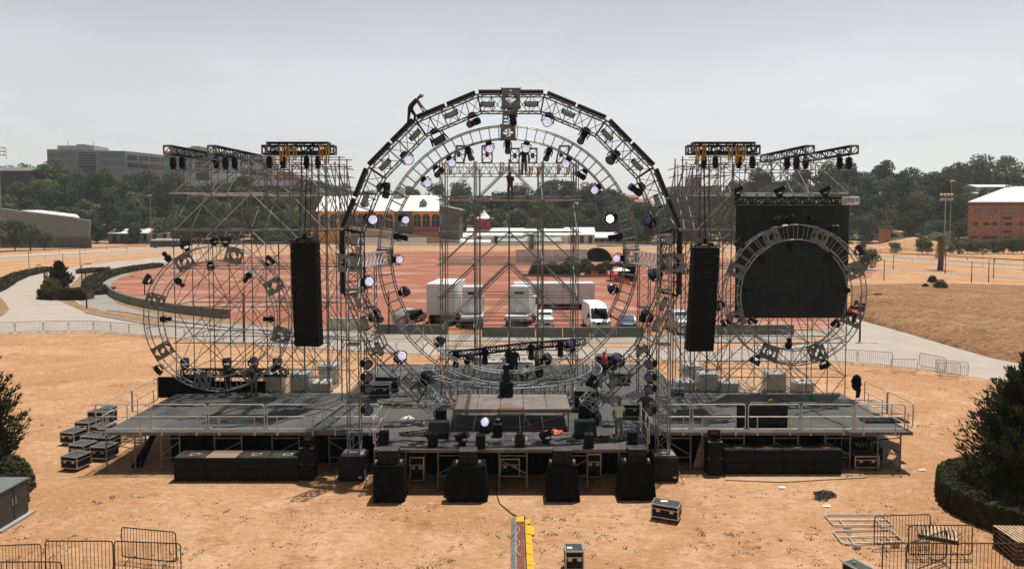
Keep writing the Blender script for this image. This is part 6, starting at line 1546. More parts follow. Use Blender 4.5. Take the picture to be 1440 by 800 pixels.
def post(x, yb, yt, lab, arm=0, r=.075, box_=False, m='rust'):
    b = PZ(x, yb); Y = b.y; zt_ = PY(x, yt, Y).z; t = thing('lamp_post', lab, 'lamp post', b)
    mb = MB(); mb.tube(b, (b.x,Y,zt_), r*1.2, 8, r*.8); mb.build('pole', M[m], t)
    if arm:
        mb = MB(); mb.path([(b.x,Y,zt_-.1), (b.x+arm*.5,Y,zt_+.2), (b.x+arm,Y,zt_+.25)], .04, 6); mb.build('arm', M[m], t); mb = MB(); mb.box((b.x+arm,Y,zt_+.22), (.6,.25,.12)); mb.build('lamp_head', M[m], t)
    if box_: mb = MB(); mb.span((b.x-.3,Y-.25,PY(x,438,Y).z), (b.x+.3,Y-.1,PY(x,426,Y).z)); mb.build('box', M['black2'], t)
for a in ((1209,480,417,'dark lamp post with a grey box and thin arm, right of the small ring',1.6,.075,True),(122,434,379,'lamp post with thin arm at the road island, the taller front one',1.9),(115.5,407,373,'lamp post behind the box hedge on the left',1.2),(62.5,408,375,'lamp post left of the small conical tree',-.8),(203.5,415,391,'lamp post with thin arm beside the left small ring',-1.8)): post(*a)
post(343, 480, 412, 'dark post standing inside the outline of the left small ring'); post(547, 470, 408, 'dark thin post at the front of the clay lot left of the box truck')
for i, (x, yb, yt) in enumerate(((41,381,352),(77,385,365),(89,383,357),(113,381,352))): post(x, yb, yt, 'short dark post by the race track on the left, %s from the left edge' % ords[i], 0, .06)
for i, (x, yb, yt) in enumerate(((1243,394,364),(1256,379,357),(1329,385,362),(1366,397,367),(1390,397,365),(1397,391,364))): post(x, yb, yt, 'short dark post on the right hand dry field, %s from the left' % ords[i], 0, .07)
# --- race track rails, fences
def rail_line(pts, h, lab, name='track_rail', r=.16, m='white', post_m='white', step=9, band=0):
    P = [PZ(x, y) for x, y in pts]; t = thing(name, lab, 'fence', P[0]); mb = MB()
    if band:
        for a, b in zip(P[:-1], P[1:]): mb.prism([a+V((0,0,h-band)), b+V((0,0,h-band)), b+V((0,0,h)), a+V((0,0,h))], (0,.12,0))
    else: mb.path([p+V((0,0,h)) for p in P], r, 6)
    mb.build('rail', M[m], t)
    mb = MB()
    for a, b in zip(P[:-1], P[1:]):
        n = max(1, int((b-a).length/step))
        for k in range(n): c = a.lerp(b, k/n); mb.tube(c, c+V((0,0,h-.05)), .07, 5)
    o = mb.build('posts', M[post_m], t)
rail_line([(-400,394),(-200,381),(0,367.5),(120,360),(230,354.5),(360,350),(500,347.8),(720,347),(900,349),(1040,354),(1160,361),(1240,366),(1440,380),(1800,408)], 1.1, 'white inner rail of the race track', r=.22)
rail_line([(-400,386),(-200,373),(0,360),(120,354),(230,348.5),(360,344.5),(500,342.3),(720,342),(900,343.5),(1040,348),(1160,355),(1260,362),(1440,373),(1800,397)], 1.2, 'dark outer fence of the race track', 'track_fence', .12, 'rust', 'rust', 7)
rail_line([(460,344),(560,343),(720,342.7),(890,344)], 1.0, 'grey low guardrail in front of the arcade building', 'crash_rail', .2, 'conc', 'rust', 8, .6)
rail_line([(1190,360),(1260,357),(1330,360),(1440,366),(1700,380)], 1.6, 'thin wire fence in front of the brick building', 'wire_fence', .07, 'galv', 'galv', 8)
rail_line([(1080,340),(1180,336),(1260,336)], 2.0, 'thin pale fence climbing the slope on the right', 'wire_fence', .1, 'rail', 'rail', 6)
# --- green low walls round the clay lot
def low_wall(pts, h, m, labf, n, name='low_wall', th=.3, group=None):
    P = [PZ(x, y) for x, y in pts]; seg = [(a, b, (b-a).length) for a, b in zip(P[:-1], P[1:])]; tot = sum(s[2] for s in seg)
    def at(s):
        for a, b, l in seg:
            if s <= l: return a.lerp(b, s/l)
            s -= l
        return P[-1]
    for k in range(n):
        a, b = at(tot*k/n+.06), at(tot*(k+1)/n-.06); d = (b-a).normalized(); w_ = V((-d.y,d.x,0))*th
        mb = MB(); A = [a-w_, b-w_, b+w_, a+w_]; T_ = [a-w_*.5, b-w_*.5, b+w_*.5, a+w_*.5]; mb.add([p+V((0,0,.02)) for p in A]+[p+V((0,0,h)) for p in T_], [(3,2,1,0),(4,5,6,7),(0,1,5,4),(1,2,6,5),(2,3,7,6),(3,0,4,7)])
        o = mb.build(name, M[m]); tag(o, labf(k), 'barrier', group)
GW = 'green barriers round the clay lot'
low_wall([(148,408),(158,418),(180,427),(210,434),(260,442),(322,448)], 1.05, 'greenwall', lambda k: 'dark green barrier along the left curve of the clay lot, %s from the left' % cnt[k], 10, group=GW)
low_wall([(528,469),(575,469.5),(630,470)], .95, 'greenwall', lambda k: 'dark green barrier in front of the box truck, %s from the left' % cnt[k], 3, group=GW)
low_wall([(677,473.5),(760,474),(850,474),(905,473.5)], .95, 'greenwall', lambda k: 'dark green barrier in front of the vans and cars, %s from the left' % cnt[k], 6, group=GW)
low_wall([(1005,470),(1060,470.5),(1116,470)], .95, 'greenwall', lambda k: 'dark green barrier below the screen, %s from the left' % cnt[k], 4, group=GW)
low_wall([(460,463),(490,463.5),(520,464)], 1.2, 'jersey', lambda k: 'white concrete barrier left of the ring legs, %s from the left' % cnt[k], 2, group='white concrete barriers')
for x0, x1, y, lab in ((727,826,365,'long white flat panel fence behind the island of shrubs'),):
    low_wall([(725,368.5),(775,368.5),(826,368)], 3.2, 'cont', lambda k: 'long pale panel wall behind the round shrubs, %s half' % ('left','right')[k], 2, 'panel_wall', .2)
low_wall([(735,388.5),(800,390),(884,389)], .45, 'greywall', lambda k: 'dark kerb wall round the shrub island, %s part' % ('left','right')[k], 2, 'planter_wall', .3)
# ================================================================ vehicles (local frame: nose towards -Y)
def car(loc, rz, lab, paint, L=4.4, W=1.78, H=1.45, kind='sedan'):
    t = thing('parked_car', lab, 'car', loc, None, rz); h = H
    # side outline: y (nose negative), z
    if kind == 'suv': low = [(-.5,.30),(-.5,.62),(-.44,.74),(-.22,.80)]; roof = [(-.10,1.0),(.34,1.0),(.46,.78),(.5,.62),(.5,.30)]
    else: low = [(-.5,.24),(-.495,.48),(-.46,.58),(-.20,.66)]; roof = [(-.06,.97),(.18,1.0),(.34,.70),(.48,.64),(.5,.42),(.5,.24)]
    belt = .66 if kind != 'suv' else .68
    side = low+roof
    ys = sorted(set([-.5,-.49,-.46,-.4,-.3,-.2,-.06,.08,.2,.34,.42,.48,.5])); 
    def top(y):
        p = low+[r for r in roof]
        for a, b in zip(p[:-1], p[1:]):
            if a[0] <= y <= b[0] and b[0] > a[0]: return a[1]+(b[1]-a[1])*(y-a[0])/(b[0]-a[0])
        return p[-2][1]
    n = 8; vs = []; fs = []
    for y in ys:
        tp = top(y)*h; bz = .2; wsc = .5*W*(1-.10*abs(y/.5)**4); bl = min(tp, belt*h)
        inn_ = .80 if tp > belt*h+.05 else .93
        ring = [(-wsc*.9,bz),(-wsc,bz+.18),(-wsc,bl*.92),(-wsc*(inn_+.02),bl if tp <= belt*h+.05 else tp*.97),(-wsc*(inn_-.12),tp),(wsc*(inn_-.12),tp),(wsc*(inn_+.02),bl if tp <= belt*h+.05 else tp*.97),(wsc,bl*.92),(wsc,bz+.18),(wsc*.9,bz)]
        vs += [(x, y*L, z) for x, z in ring]
    m = 10
    for i in range(len(ys)-1):
        for k in range(m): fs.append((i*m+k, i*m+(k+1)%m, (i+1)*m+(k+1)%m, (i+1)*m+k))
    fs += [tuple(range(m)), tuple(range(len(ys)*m-1, (len(ys)-1)*m-1, -1))]
    mb = MB(); mb.add(vs, fs); mb.build('body', M[paint], t, local=True)
    yA = -.20*L if kind != 'suv' else -.22*L; yB = -.06*L if kind != 'suv' else -.10*L
    zA, zB = (.66 if kind != 'suv' else .80)*h+.02, .97*h
    mb = MB(); mb.add([(-W*.42,yA-.03,zA), (W*.42,yA-.03,zA), (W*.33,yB-.04,zB), (-W*.33,yB-.04,zB), (-W*.42,yA+.02,zA-.02), (W*.42,yA+.02,zA-.02), (W*.33,yB+.02,zB-.03), (-W*.33,yB+.02,zB-.03)], [(0,1,2,3),(7,6,5,4),(0,4,5,1),(1,5,6,2),(2,6,7,3),(3,7,4,0)]); mb.build('windscreen', M['glass'], t, local=True)
    for s in (-1, 1):
        mb = MB(); yr = .30*L if kind != 'suv' else .40*L; x0, x1 = s*W*.505, s*W*.415; mb.add([(x0*.98,yA+.25,belt*h+.0), (x0*.98,yr,belt*h+.02), (x1*1.01,yr-.35,.93*h), (x1*1.01,yB+.1,.93*h), (x0*.9,yA+.25,belt*h), (x0*.9,yr,belt*h), (x1*.9,yr-.35,.92*h), (x1*.9,yB+.1,.92*h)], [(0,1,2,3),(7,6,5,4),(0,4,5,1),(1,5,6,2),(2,6,7,3),(3,7,4,0)]); mb.build('side_window', M['glass'], t, local=True)
        mb = MB(); mb.box((s*W*.36,-L*.487,.56*h), (.36,.10,.14)); mb.build('headlight', M['headlight'], t, local=True)
        mb = MB(); mb.box((s*W*.40,L*.49,.58*h), (.26,.06,.18)); mb.build('tail_light', M['red'], t, local=True)
        mb = MB(); mb.box((s*(W*.5+.08),yA+.35,belt*h+.06), (.18,.1,.12)); mb.build('wing_mirror', M[paint], t, local=True)
        for yy in (-.32, .31):
            mb = MB(); mb.lathe((s*(W*.5-.2)+(0 if s < 0 else .0),yy*L,.31), (s,0,0), [(.27,0),(.31,.03),(.31,.19),(.27,.215)], 16); w_ = mb.build('wheel', M['rubber'], t, local=True)
            mb = MB(); mb.lathe((s*(W*.5+.012),yy*L,.31), (s,0,0), [(.2,0),(.18,.012),(.05,.02)], 12); mb.build('rim', M['caseedge'], w_, local=True)
    mb = MB(); mb.box((0,-L*.497,.36*h), (W*.55,.06,.16)); mb.build('grille', M['black2'], t, local=True)
    mb = MB(); mb.box((0,-L*.503,.26*h), (.5,.02,.11)); mb.build('number_plate', M['paper'], t, local=True)
    return t
def van(loc, rz, lab):
    L, W, H = 5.9, 2.0, 2.65; t = thing('white_van', lab, 'van', loc, None, rz)
    prof = [(-.5,.32),(-.5,.95),(-.47,1.08),(-.36,1.25),(-.22,2.25),(-.16,2.52),(-.08,2.63),(.46,2.65),(.5,2.55),(.5,.32)]
    mb = MB(); vs = []; m = len(prof)
    for s in (-1, 1):
        for y, z in prof: vs.append((s*(W/2-(.0 if z < 1.3 else .12*(z-1.3)/1.3)), y*L, z))
    mb.add(vs, [tuple(range(m-1,-1,-1)), tuple(range(m, 2*m))]+[(i, (i+1)%m, m+(i+1)%m, m+i) for i in range(m)]); mb.build('body', M['white'], t, local=True, bevel=.05)
    mb = MB(); a, b = (-.355,1.30), (-.225,2.22); mb.add([(-.88,a[0]*L-.05,a[1]), (.88,a[0]*L-.05,a[1]), (.78,b[0]*L-.05,b[1]), (-.78,b[0]*L-.05,b[1]), (-.88,a[0]*L+.03,a[1]-.02), (.88,a[0]*L+.03,a[1]-.02), (.78,b[0]*L+.03,b[1]-.02), (-.78,b[0]*L+.03,b[1]-.02)], [(0,1,2,3),(7,6,5,4),(0,4,5,1),(1,5,6,2),(2,6,7,3),(3,7,4,0)]); mb.build('windscreen', M['glass'], t, local=True)
    for s in (-1, 1):
        x = s*(W/2+.004); mb = MB(); mb.prism([(x,-.31*L,1.35), (x,-.12*L,1.35), (x-s*.09,-.12*L,2.1), (x-s*.09,-.22*L,2.1)], (-s*.05,0,0)); mb.build('side_window', M['glass'], t, local=True)
        mb = MB(); mb.box((s*.78,-L*.492,.98), (.34,.14,.30)); mb.build('headlight', M['headlight'], t, local=True)
        mb = MB(); mb.box((s*(W/2+.14),-.30*L,1.5), (.2,.14,.34)); mb.build('wing_mirror', M['black2'], t, local=True)
        for yy in (-.31, .30):
            mb = MB(); mb.lathe((s*(W/2-.2),yy*L,.36), (s,0,0), [(.3,0),(.36,.03),(.36,.2),(.3,.22)], 16); w_ = mb.build('wheel', M['rubber'], t, local=True)
            mb = MB(); mb.lathe((s*(W/2+.02),yy*L,.36), (s,0,0), [(.2,0),(.17,.015)], 12); mb.build('rim', M['caseedge'], w_, local=True)
    mb = MB(); mb.box((0,-L*.502,.92), (1.1,.05,.28)); mb.build('grille', M['black2'], t, local=True)
    mb = MB(); mb.box((0,-L*.5,.42), (1.9,.16,.26)); mb.build('bumper', M['silver'], t, local=True)
    mb = MB(); mb.box((0,-L*.516,.40), (.5,.02,.12)); mb.build('number_plate', M['paper'], t, local=True)
def truck_rear(loc, rz, lab, bw, bh, bl, dark=True):
    """box truck seen from its rear doors"""
    t = thing('box_truck', lab, 'truck', loc, None, rz); z0 = 1.15
    mb = MB(); mb.box((0,bl/2,z0+bh/2), (bw,bl,bh)); mb.build('cargo_box', M['white'], t, local=True, bevel=.03)
    for s in (-1, 1):
        mb = MB(); mb.box((s*bw*.245,-.03,z0+bh/2), (bw*.47,.05,bh-.25)); d_ = mb.build('door', M['cont'], t, local=True)
        mb = MB(); mb.tube((s*bw*.08,-.08,z0+.2), (s*bw*.08,-.08,z0+bh-.2), .025); mb.build('latch_rod', M['caseedge'], d_, local=True)
        mb = MB(); mb.box((s*bw*.42,-.02,.85), (.3,.06,.14)); mb.build('tail_light', M['red'], t, local=True)
        for yy in (1.2, 2.3, bl+.9):
            mb = MB(); mb.lathe((s*(bw/2-.35),yy,.5), (s,0,0), [(.42,0),(.5,.04),(.5,.28),(.42,.32)], 14); mb.build('wheel', M['rubber'], t, local=True)
    mb = MB(); mb.box((0,bl/2,z0-.16), (bw*.8,bl,.3)); mb.box((0,.05,.62), (bw*.9,.1,.16)); mb.build('chassis', M['black2'], t, local=True)
    mb = MB(); mb.prism([(-1.15,bl+.25,.7), (-1.15,bl+2.2,.7), (-1.15,bl+2.2,1.7), (-1.15,bl+1.7,2.9), (-1.15,bl+.25,2.9)], (2.3,0,0)); mb.build('cab', M['white'], t, local=True, bevel=.05)
    for s in (-1,1):
        mb = MB(); mb.box((s*1.16,bl+1.1,2.3), (.04,.9,.7)); mb.build('side_window', M['glass'], t, local=True)
    return t
def lorry(loc, rz, lab, red=False):
    """flatbed lorry with a tall white cabin unit, seen from the rear"""
    t = thing('flatbed_lorry', lab, 'truck', loc, None, rz)
    mb = MB(); mb.box((0,2.1,1.15), (2.3,4.2,.22)); mb.build('flat_bed', M['white'], t, local=True)
    mb = MB(); mb.box((0,3.0,2.75), (2.1,2.2,2.9)); mb.build('cabin_box', M['cont'], t, local=True, bevel=.06)
    mb = MB(); mb.box((0,1.86,3.5), (1.0,.06,.22)); mb.build('vent_slot', M['glass'], t, local=True)
    mb = MB(); mb.box((0,1.86,1.9), (.7,.06,.9)); mb.build('hatch', M['white'], t, local=True)
    mb = MB(); mb.prism([(-1.15,4.3,.7), (-1.15,6.2,.7), (-1.15,6.2,1.7), (-1.15,5.7,2.95), (-1.15,4.3,2.95)], (2.3,0,0)); mb.build('cab', M['white'], t, local=True, bevel=.05)
    mb = MB(); mb.box((0,-.04,.92), (2.3,.10,.2)); mb.build('rear_bumper', M['red' if red else 'white'], t, local=True)
    mb = MB(); mb.box((0,2.5,.85), (1.0,5.5,.3)); mb.build('chassis', M['black2'], t, local=True)
    for s in (-1, 1):
        mb = MB(); mb.box((s*1.0,-.10,.95), (.28,.04,.16)); mb.build('tail_light', M['red'], t, local=True)
        mb = MB(); mb.box((s*1.17,5.1,2.3), (.04,.8,.7)); mb.build('side_window', M['glass'], t, local=True)
        for yy in (.9, 4.9):
            mb = MB(); mb.lathe((s*.8,yy,.48), (s,0,0), [(.4,0),(.48,.04),(.48,.28),(.4,.32)], 14); mb.build('wheel', M['rubber'], t, local=True)
p = PZ(620,458); truck_rear(p, R(-6), 'big white box truck seen from its rear doors on the red clay', 3.1, 3.3, 6.5)
p = PZ(664,463); lorry(p, R(2), 'white flatbed lorry with tall cabin unit and red bumper, behind central scaffold', True)
p = PZ(724,462); lorry(p, R(-14), 'second white flatbed lorry, just right of the central scaffold post')
# long pale container trailer
p = PZ(780,435.5); t = thing('container_trailer', 'long pale grey container trailer standing broadside on the clay', 'trailer', p, None, R(2)); Lc = 114*p.y/1000
mb = MB(); mb.box((0,1.3,2.0), (Lc,2.5,2.6)); mb.build('container', M['cont'], t, local=True, bevel=.05)
for k in range(4):
    mb = MB(); mb.box((-Lc/2+Lc*(k+1)/5,.03,2.0), (.07,.05,2.5)); mb.build('rib', M['officeconc'], t, local=True)
mb = MB(); mb.box((0,1.3,.5), (Lc*.96,2.2,.36)); mb.build('chassis', M['black2'], t, local=True)
for x in (-.4,-.32,.34,.42):
    mb = MB(); mb.lathe((x*Lc,.1,.42), (0,1,0), [(.36,0),(.42,.04),(.42,.3),(.36,.33)], 14); mb.build('wheel', M['rubber'], t, local=True)
van(PZ(842,467)+V((0,2.6,0)), R(5), 'tall white panel van facing the stage, right of central scaffold')
car(PZ(768,463)+V((0,2,0)), R(-3), 'white car facing the stage behind the central scaffold', 'white', 4.3, 1.8, 1.6, 'suv'); car(PZ(886,466)+V((0,2,0)), R(-6), 'blue grey saloon car at the right end of the parked row', 'bluecar', 4.6, 1.85, 1.48)
car(PZ(573,456)+V((0,1.5,0)), R(150), 'silver car seen from behind inside the left arc of the ring', 'silver', 4.2, 1.75, 1.55, 'suv'); car(PZ(1212,383)+V((0,2,0)), R(-60), 'dark car parked under the round tree on the right', 'darkcar', 4.6, 1.85, 1.5, 'suv'); car(PZ(962,470)+V((0,2,0)), R(3), 'pale vehicle half hidden behind the right line array', 'silver', 5.0, 1.9, 2.1, 'suv')
car(PZ(958,386)+V((0,2,0)), R(40), 'dark pickup seen through the right scaffold beside the lot', 'darkcar', 4.8, 1.85, 1.6, 'suv')
# bus
p = PZ(231,349); t = thing('bus', 'old green and white bus parked beyond the race track on the left', 'bus', p, None, R(8)); Lb = 9.8
mb = MB(); mb.box((0,1.2,1.15), (Lb,2.4,1.5)); mb.build('lower_body', M['buspaint'], t, local=True, bevel=.08)
mb = MB(); mb.box((0,1.2,2.93), (Lb*.96,2.3,.55)); mb.box((-.5,1.2,3.3), (Lb*.5,1.9,.4)); mb.build('roof', M['white'], t, local=True, bevel=.1)
for k in range(8):
    mb = MB(); mb.box((-Lb/2+Lb*(k+.5)/8,.03,2.28), (Lb/8-.2,.06,.7)); mb.build('window', M['glass'], t, local=True)
mb = MB(); mb.box((0,1.2,2.28), (Lb*.97,2.28,.74)); mb.build('pillars', M['buspaint'], t, local=True)
for x in (-.32,.32):
    mb = MB(); mb.lathe((x*Lb,.05,.48), (0,1,0), [(.42,0),(.48,.04),(.48,.3),(.42,.33)], 14); mb.build('wheel', M['rubber'], t, local=True)
mb = MB(); mb.box((-Lb/2-.02,1.2,1.0), (.06,1.6,.3)); mb.build('bumper', M['white'], t, local=True)
# gate canopy, umbrella, cones, arch
p = PZ(876,396); t = thing('gate_canopy', 'black flat roofed gate shelter beyond the traffic cones', 'shelter', p); w = 36*p.y/1000
mb = MB(); mb.span((p.x-w/2,p.y,2.7), (p.x+w/2,p.y+4,3.1)); mb.build('roof', M['black'], t)
for s in (-.48,-.1,.48):
    mb = MB(); mb.tube((p.x+s*w,p.y+.2,0), (p.x+s*w,p.y+.2,2.7), .1); mb.build('post', M['black'], t)
mb = MB(); mb.span((p.x-.08*w,p.y+.5,0), (p.x+w/2,p.y+.7,2.65)); mb.build('side_curtain', M['drape'], t)
p = PZ(873,396); t = thing('parasol', 'white parasol in front of the black gate shelter', 'parasol', p); mb = MB(); mb.tube(p, p+V((0,0,2.5)), .03); mb.build('pole', M['galv'], t); mb = MB(); mb.lathe(p+V((0,0,2.0)), (0,0,1), [(1.7,0),(1.3,.22),(.7,.42),(.05,.55)], 10); mb.build('canopy', M['white'], t)
CP = None
for i, (x, y) in enumerate(((832.5,388),(836,388.5),(840,388.5),(854,390),(858,391),(861.5,392.3),(865,393.6),(868,395),(871,396.3),(874,397.5),(877.5,399),(881,400),(884.5,401.5),(891,404))):
    p = PZ(x, y)
    if CP is None:
        t = CP = thing('traffic_cone', 'p', 'traffic cone'); mb = MB(); mb.lathe((0,0,.04), (0,0,1), [(.30,0),(.06,1.05),(.03,1.06)], 10); mb.build('cone', M['orange'], t, local=True); mb = MB(); mb.box((0,0,.03), (.6,.6,.05)); mb.build('base', M['orange'], t, local=True); o = t
    else: o = copy_tree(CP)
    place(o, p, None, ('orange traffic cone of the trio left of the line, %s from the left' % ords[i] if i < 3 else 'orange traffic cone of the slanting line, %s from the shelter' % cnt[i-3]), 'orange traffic cones')
p = PZ(841,368); t = thing('tent_arch', 'black rounded tent arch behind the shrub island', 'tent', p); n = 12; r0 = 20*p.y/1000/1.0*.95; mb = MB()
mb.prism([(p.x+r0*math.cos(PI*k/n), p.y, 3.4*math.sin(PI*k/n)) for k in range(n+1)], (0,5,0)); mb.build('shell', M['drape'], t)
mb = MB(); mb.path([(p.x+(r0+.1)*math.cos(PI*k/n), p.y-.1, 3.5*math.sin(PI*k/n)) for k in range(n+1)], .12, 6); mb.build('rim', M['black'], t)
for i, (x, m_) in enumerate(((861,'red'),(870,'red'))):
    pass
# small billboard, tyre wall, debris
p = PZ(1284,352); mb = MB(); n = 14; vs = [(p.x, p.y, 4.6)]+[(p.x+(11+2*math.sin(k*2.1))*math.cos(2*PI*k/n)*.55, p.y+9*math.sin(2*PI*k/n), 2.6+.7*math.sin(k*1.7)) for k in range(n)]+[(p.x+(15+3*math.sin(k*1.3))*math.cos(2*PI*k/n), p.y+12*math.sin(2*PI*k/n), -.1) for k in range(n)]
fs = [(0, 1+k, 1+(k+1)%n) for k in range(n)]+[(1+k, 1+n+k, 1+n+(k+1)%n, 1+(k+1)%n) for k in range(n)]
mb.add(vs, fs); o = mb.build('soil_heap', M['verge_red'] if 'verge_red' in M else M['dirt'], smooth=True); tag(o, 'heap of orange soil beside the small orange tower', 'soil heap')
# ================================================================ vegetation
def leaf_quads(P, N, s, jitter=.5):
    """numpy leaf clumps: centres P (n,3), outward N (n,3), sizes s (n)"""
    n = len(P); r = rng.normal(size=(n,3)); d = N*(1-jitter)+r*jitter; d /= np.linalg.norm(d, axis=1, keepdims=True)+1e-9
    u = np.cross(d, rng.normal(size=(n,3))); u /= np.linalg.norm(u, axis=1, keepdims=True)+1e-9; w = np.cross(d, u)
    s = np.asarray(s)[:,None]; a = .75+.5*rng.random((n,1))
    V4 = np.stack([P-u*s*a, P-w*s*.62, P+u*s*a, P+w*s*.62], 1)
    V4[:,1] += d*s*.25; V4[:,3] += d*s*.25
    return V4.reshape(-1,3)
def leafmesh(name, verts, m):
    n = len(verts)//4; me = bpy.data.meshes.new(name); me.vertices.add(len(verts)); me.vertices.foreach_set('co', verts.astype(np.float32).ravel())
    me.loops.add(len(verts)); me.loops.foreach_set('vertex_index', np.arange(len(verts), dtype=np.int32)); me.polygons.add(n); me.polygons.foreach_set('loop_start', np.arange(0, len(verts), 4, dtype=np.int32)); me.polygons.foreach_set('loop_total', np.full(n, 4, dtype=np.int32))
    me.materials.append(m); me.update(calc_edges=True); me.validate(); return me
def crown_verts(H, W, nl, nleaf, ls, low=.25, spread=1.0):
    """crown made of many uneven lobes; returns leaf vertices and lobe centres"""
    vs = []; cs = []
    for k in range(nl):
        z = low+(1-low)*rng.random()**.8; rad = W/2*math.sqrt(max(.08, 1-((z-(.5+low/2))/(.62-low/4))**2))*spread
        g = rng.random()*2*PI; rr = rad*math.sqrt(rng.random())*.8; c = np.array([rr*math.cos(g), rr*math.sin(g), z*H]); lr = W*(.13+.12*rng.random())
        cs.append(c); m = int(nleaf/nl*(lr/(W*.19))**2)
        d = rng.normal(size=(m,3)); d[:,2] *= .9; d /= np.linalg.norm(d, axis=1, keepdims=True)
        P = c+d*(lr*(.55+.5*rng.random((m,1))**.6))*np.array([1,1,.78])
        vs.append(leaf_quads(P, d, ls*(.6+.8*rng.random(m)), .34))
    return np.concatenate(vs), cs
def tree_proto(H, W, nl, nleaf, ls, m, low):
    v, cs = crown_verts(H, W, nl, nleaf, ls, low); crown = leafmesh('crown', v, M[m])
    mb = MB(); mb.tube((0,0,-1), (.1,0,H*low), W*.035, 7, W*.022); tp = V((.1,0,H*low))
    mb.tube(tp, (0,.1,H*.72), W*.022, 6, W*.008)
    for c in cs[::2]: mb.tube((.05,0,H*low*(.7+.3*random.random())), V(c), W*.012, 5, W*.004)
    me = bpy.data.meshes.new('trunk'); me.from_pydata(mb.v, [], mb.f); me.materials.append(M['bark']); return crown, me
protos = {}
for k, (m, n) in enumerate((('leaf_dark',4),('leaf_olive',3),('leaf_deep',3))):
    protos[m] = [tree_proto(11+2.5*rng.random(), 8.5+2.5*rng.random(), 26+int(8*rng.random()), 2100, .42, m, .16+.1*rng.random()) for _ in range(n)]
slim = [tree_proto(15, 5.5, 22, 1300, .42, 'leaf_deep', .25) for _ in range(2)]
def tree(x, y, kind, lab, group, s=1.0, z=None, pr=None, name='broadleaf_tree'):
    cr, tr = pr or random.choice(protos[kind]); z = hz(x, y) if z is None else z
    t = thing(name, lab, 'tree', (x, y, z-.2), group, random.random()*6.28); t.scale = (s*random.uniform(.9,1.15), s*random.uniform(.9,1.15), s*random.uniform(.88,1.12))
    obj('crown', cr, t); obj('trunk', tr, t); return t
kinds = {'leaf_dark': 'dark green', 'leaf_olive': 'olive green', 'leaf_deep': 'deep green'}
def zone(x):
    if x < -150: return 'left hill under the offices'
    if x < -55: return 'slope behind the left scaffold'
    if x < 60: return 'wood seen through the big rings'
    if x < 115: return 'slope behind the right scaffold'
    return 'right hill beyond the race track'
rows = ((304,8.6,.78,'front edge'),(317,9.2,.95,'lower part'),(334,9.8,1.08,'middle'),(354,10.4,1.15,'upper part'),(378,11,1.28,'hilltop'))
def skip(px, Y):                            # keep gaps where the photograph shows buildings in front of the wood
    if Y < 330 and (440 < px < 662): return True
    if Y < 312 and (662 < px < 870): return True
    if Y < 312 and (1352 < px < 1480): return True
    if Y < 330 and (-60 < px < 128) and Y < 300: return True
    if Y < 308 and (1222 < px < 1268): return True
    if 340 < Y < 400 and 250 < px < 440: return random.random() < .75
    if Y > 370 and 245 < px < 440: return True
    if Y > 370 and 440 < px < 560: return random.random() < .8
    if Y > 340 and 1366 < px < 1440 and Y < 375: return random.random() < .5
    if Y > 370 and (660 < px < 710): return True
    if Y > 350 and 876 < px < 1010: return random.random() < .8
    return False
nt_ = 0
for Y, sp, s, rn in rows:
    x = -.86*Y+random.random()*5
    while x < .86*Y:
        yy = Y+random.uniform(-6, 6); px = 720+x/yy*998
        if not skip(px, Y) and nt_ < 290:
            k = random.choices(('leaf_dark','leaf_olive','leaf_deep'), (5,3,4) if x < 100 else (4,4,3))[0]
            cen = 560 < px < 900
            ss = s*(.92 if cen and Y > 330 else 1.08)*random.choice((.85,1,1,1.15))
            tree(x, yy, k, '%s tree in the %s of the %s' % (kinds[k], rn, zone(x)), 'trees of the '+zone(x)+', '+rn+', '+kinds[k], ss); nt_ += 1
        x += sp*random.uniform(.8,1.25)*(1.0 if abs(x) < .75*Y else 1.3)
# the far wood fills what is left behind the trees one can tell apart
fv = []
for k in range(330):
    y = random.uniform(385, 455); x = random.uniform(-.9*y, .9*y); px = 720+x/y*998
    if 240 < px < 560 or 660 < px < 705 or (870 < px < 1015 and random.random() < .7): continue
    W_ = random.uniform(9, 14); H_ = random.uniform(8, 13)*(.9 if 560 < px < 900 else 1.0); v, _ = crown_verts(H_, W_, 9, 330, .75, .1); v += np.array([x, y, hz(x, y)-1]); fv.append(v)
o = obj('far_wood', leafmesh('far_wood', np.concatenate(fv), M['leaf_deep'])); tag(o, 'dense far wood along the hilltops behind the single trees', 'wood', kind='stuff')
# single tall trees that break the skyline
for px, Y, s, lab in ((1198,345,1.25,'tall airy tree above the right end of the scaffold'),(1215,352,1.2,'tall slender tree just right of the screen truss'),(1302,350,1.3,'tallest tree on the right skyline with a bare top'),(1330,356,1.2,'tall tree on the right skyline beside the tallest one'),(1385,372,1.1,'tall tree above the brick building roof'),(1420,372,1.0,'slim tree at the right end of the skyline'),(118,392,1.0,'dark tree rising against the left office building'),(216,385,.95,'dark pointed tree between the two office buildings'),(640,345,.95,'tree just left of central scaffold above the orange roof'),(690,350,.9,'tree behind the central scaffold post'),(845,345,1.0,'dark tree inside the right arc of the middle ring'),(1265,350,1.1,'broad tall tree on the right skyline, left of the tallest')):
    x = (px-720)/998*Y; tree(x, Y, 'leaf_dark', lab, None, s, pr=random.choice(slim+protos['leaf_dark'][:1]), name='tall_tree')
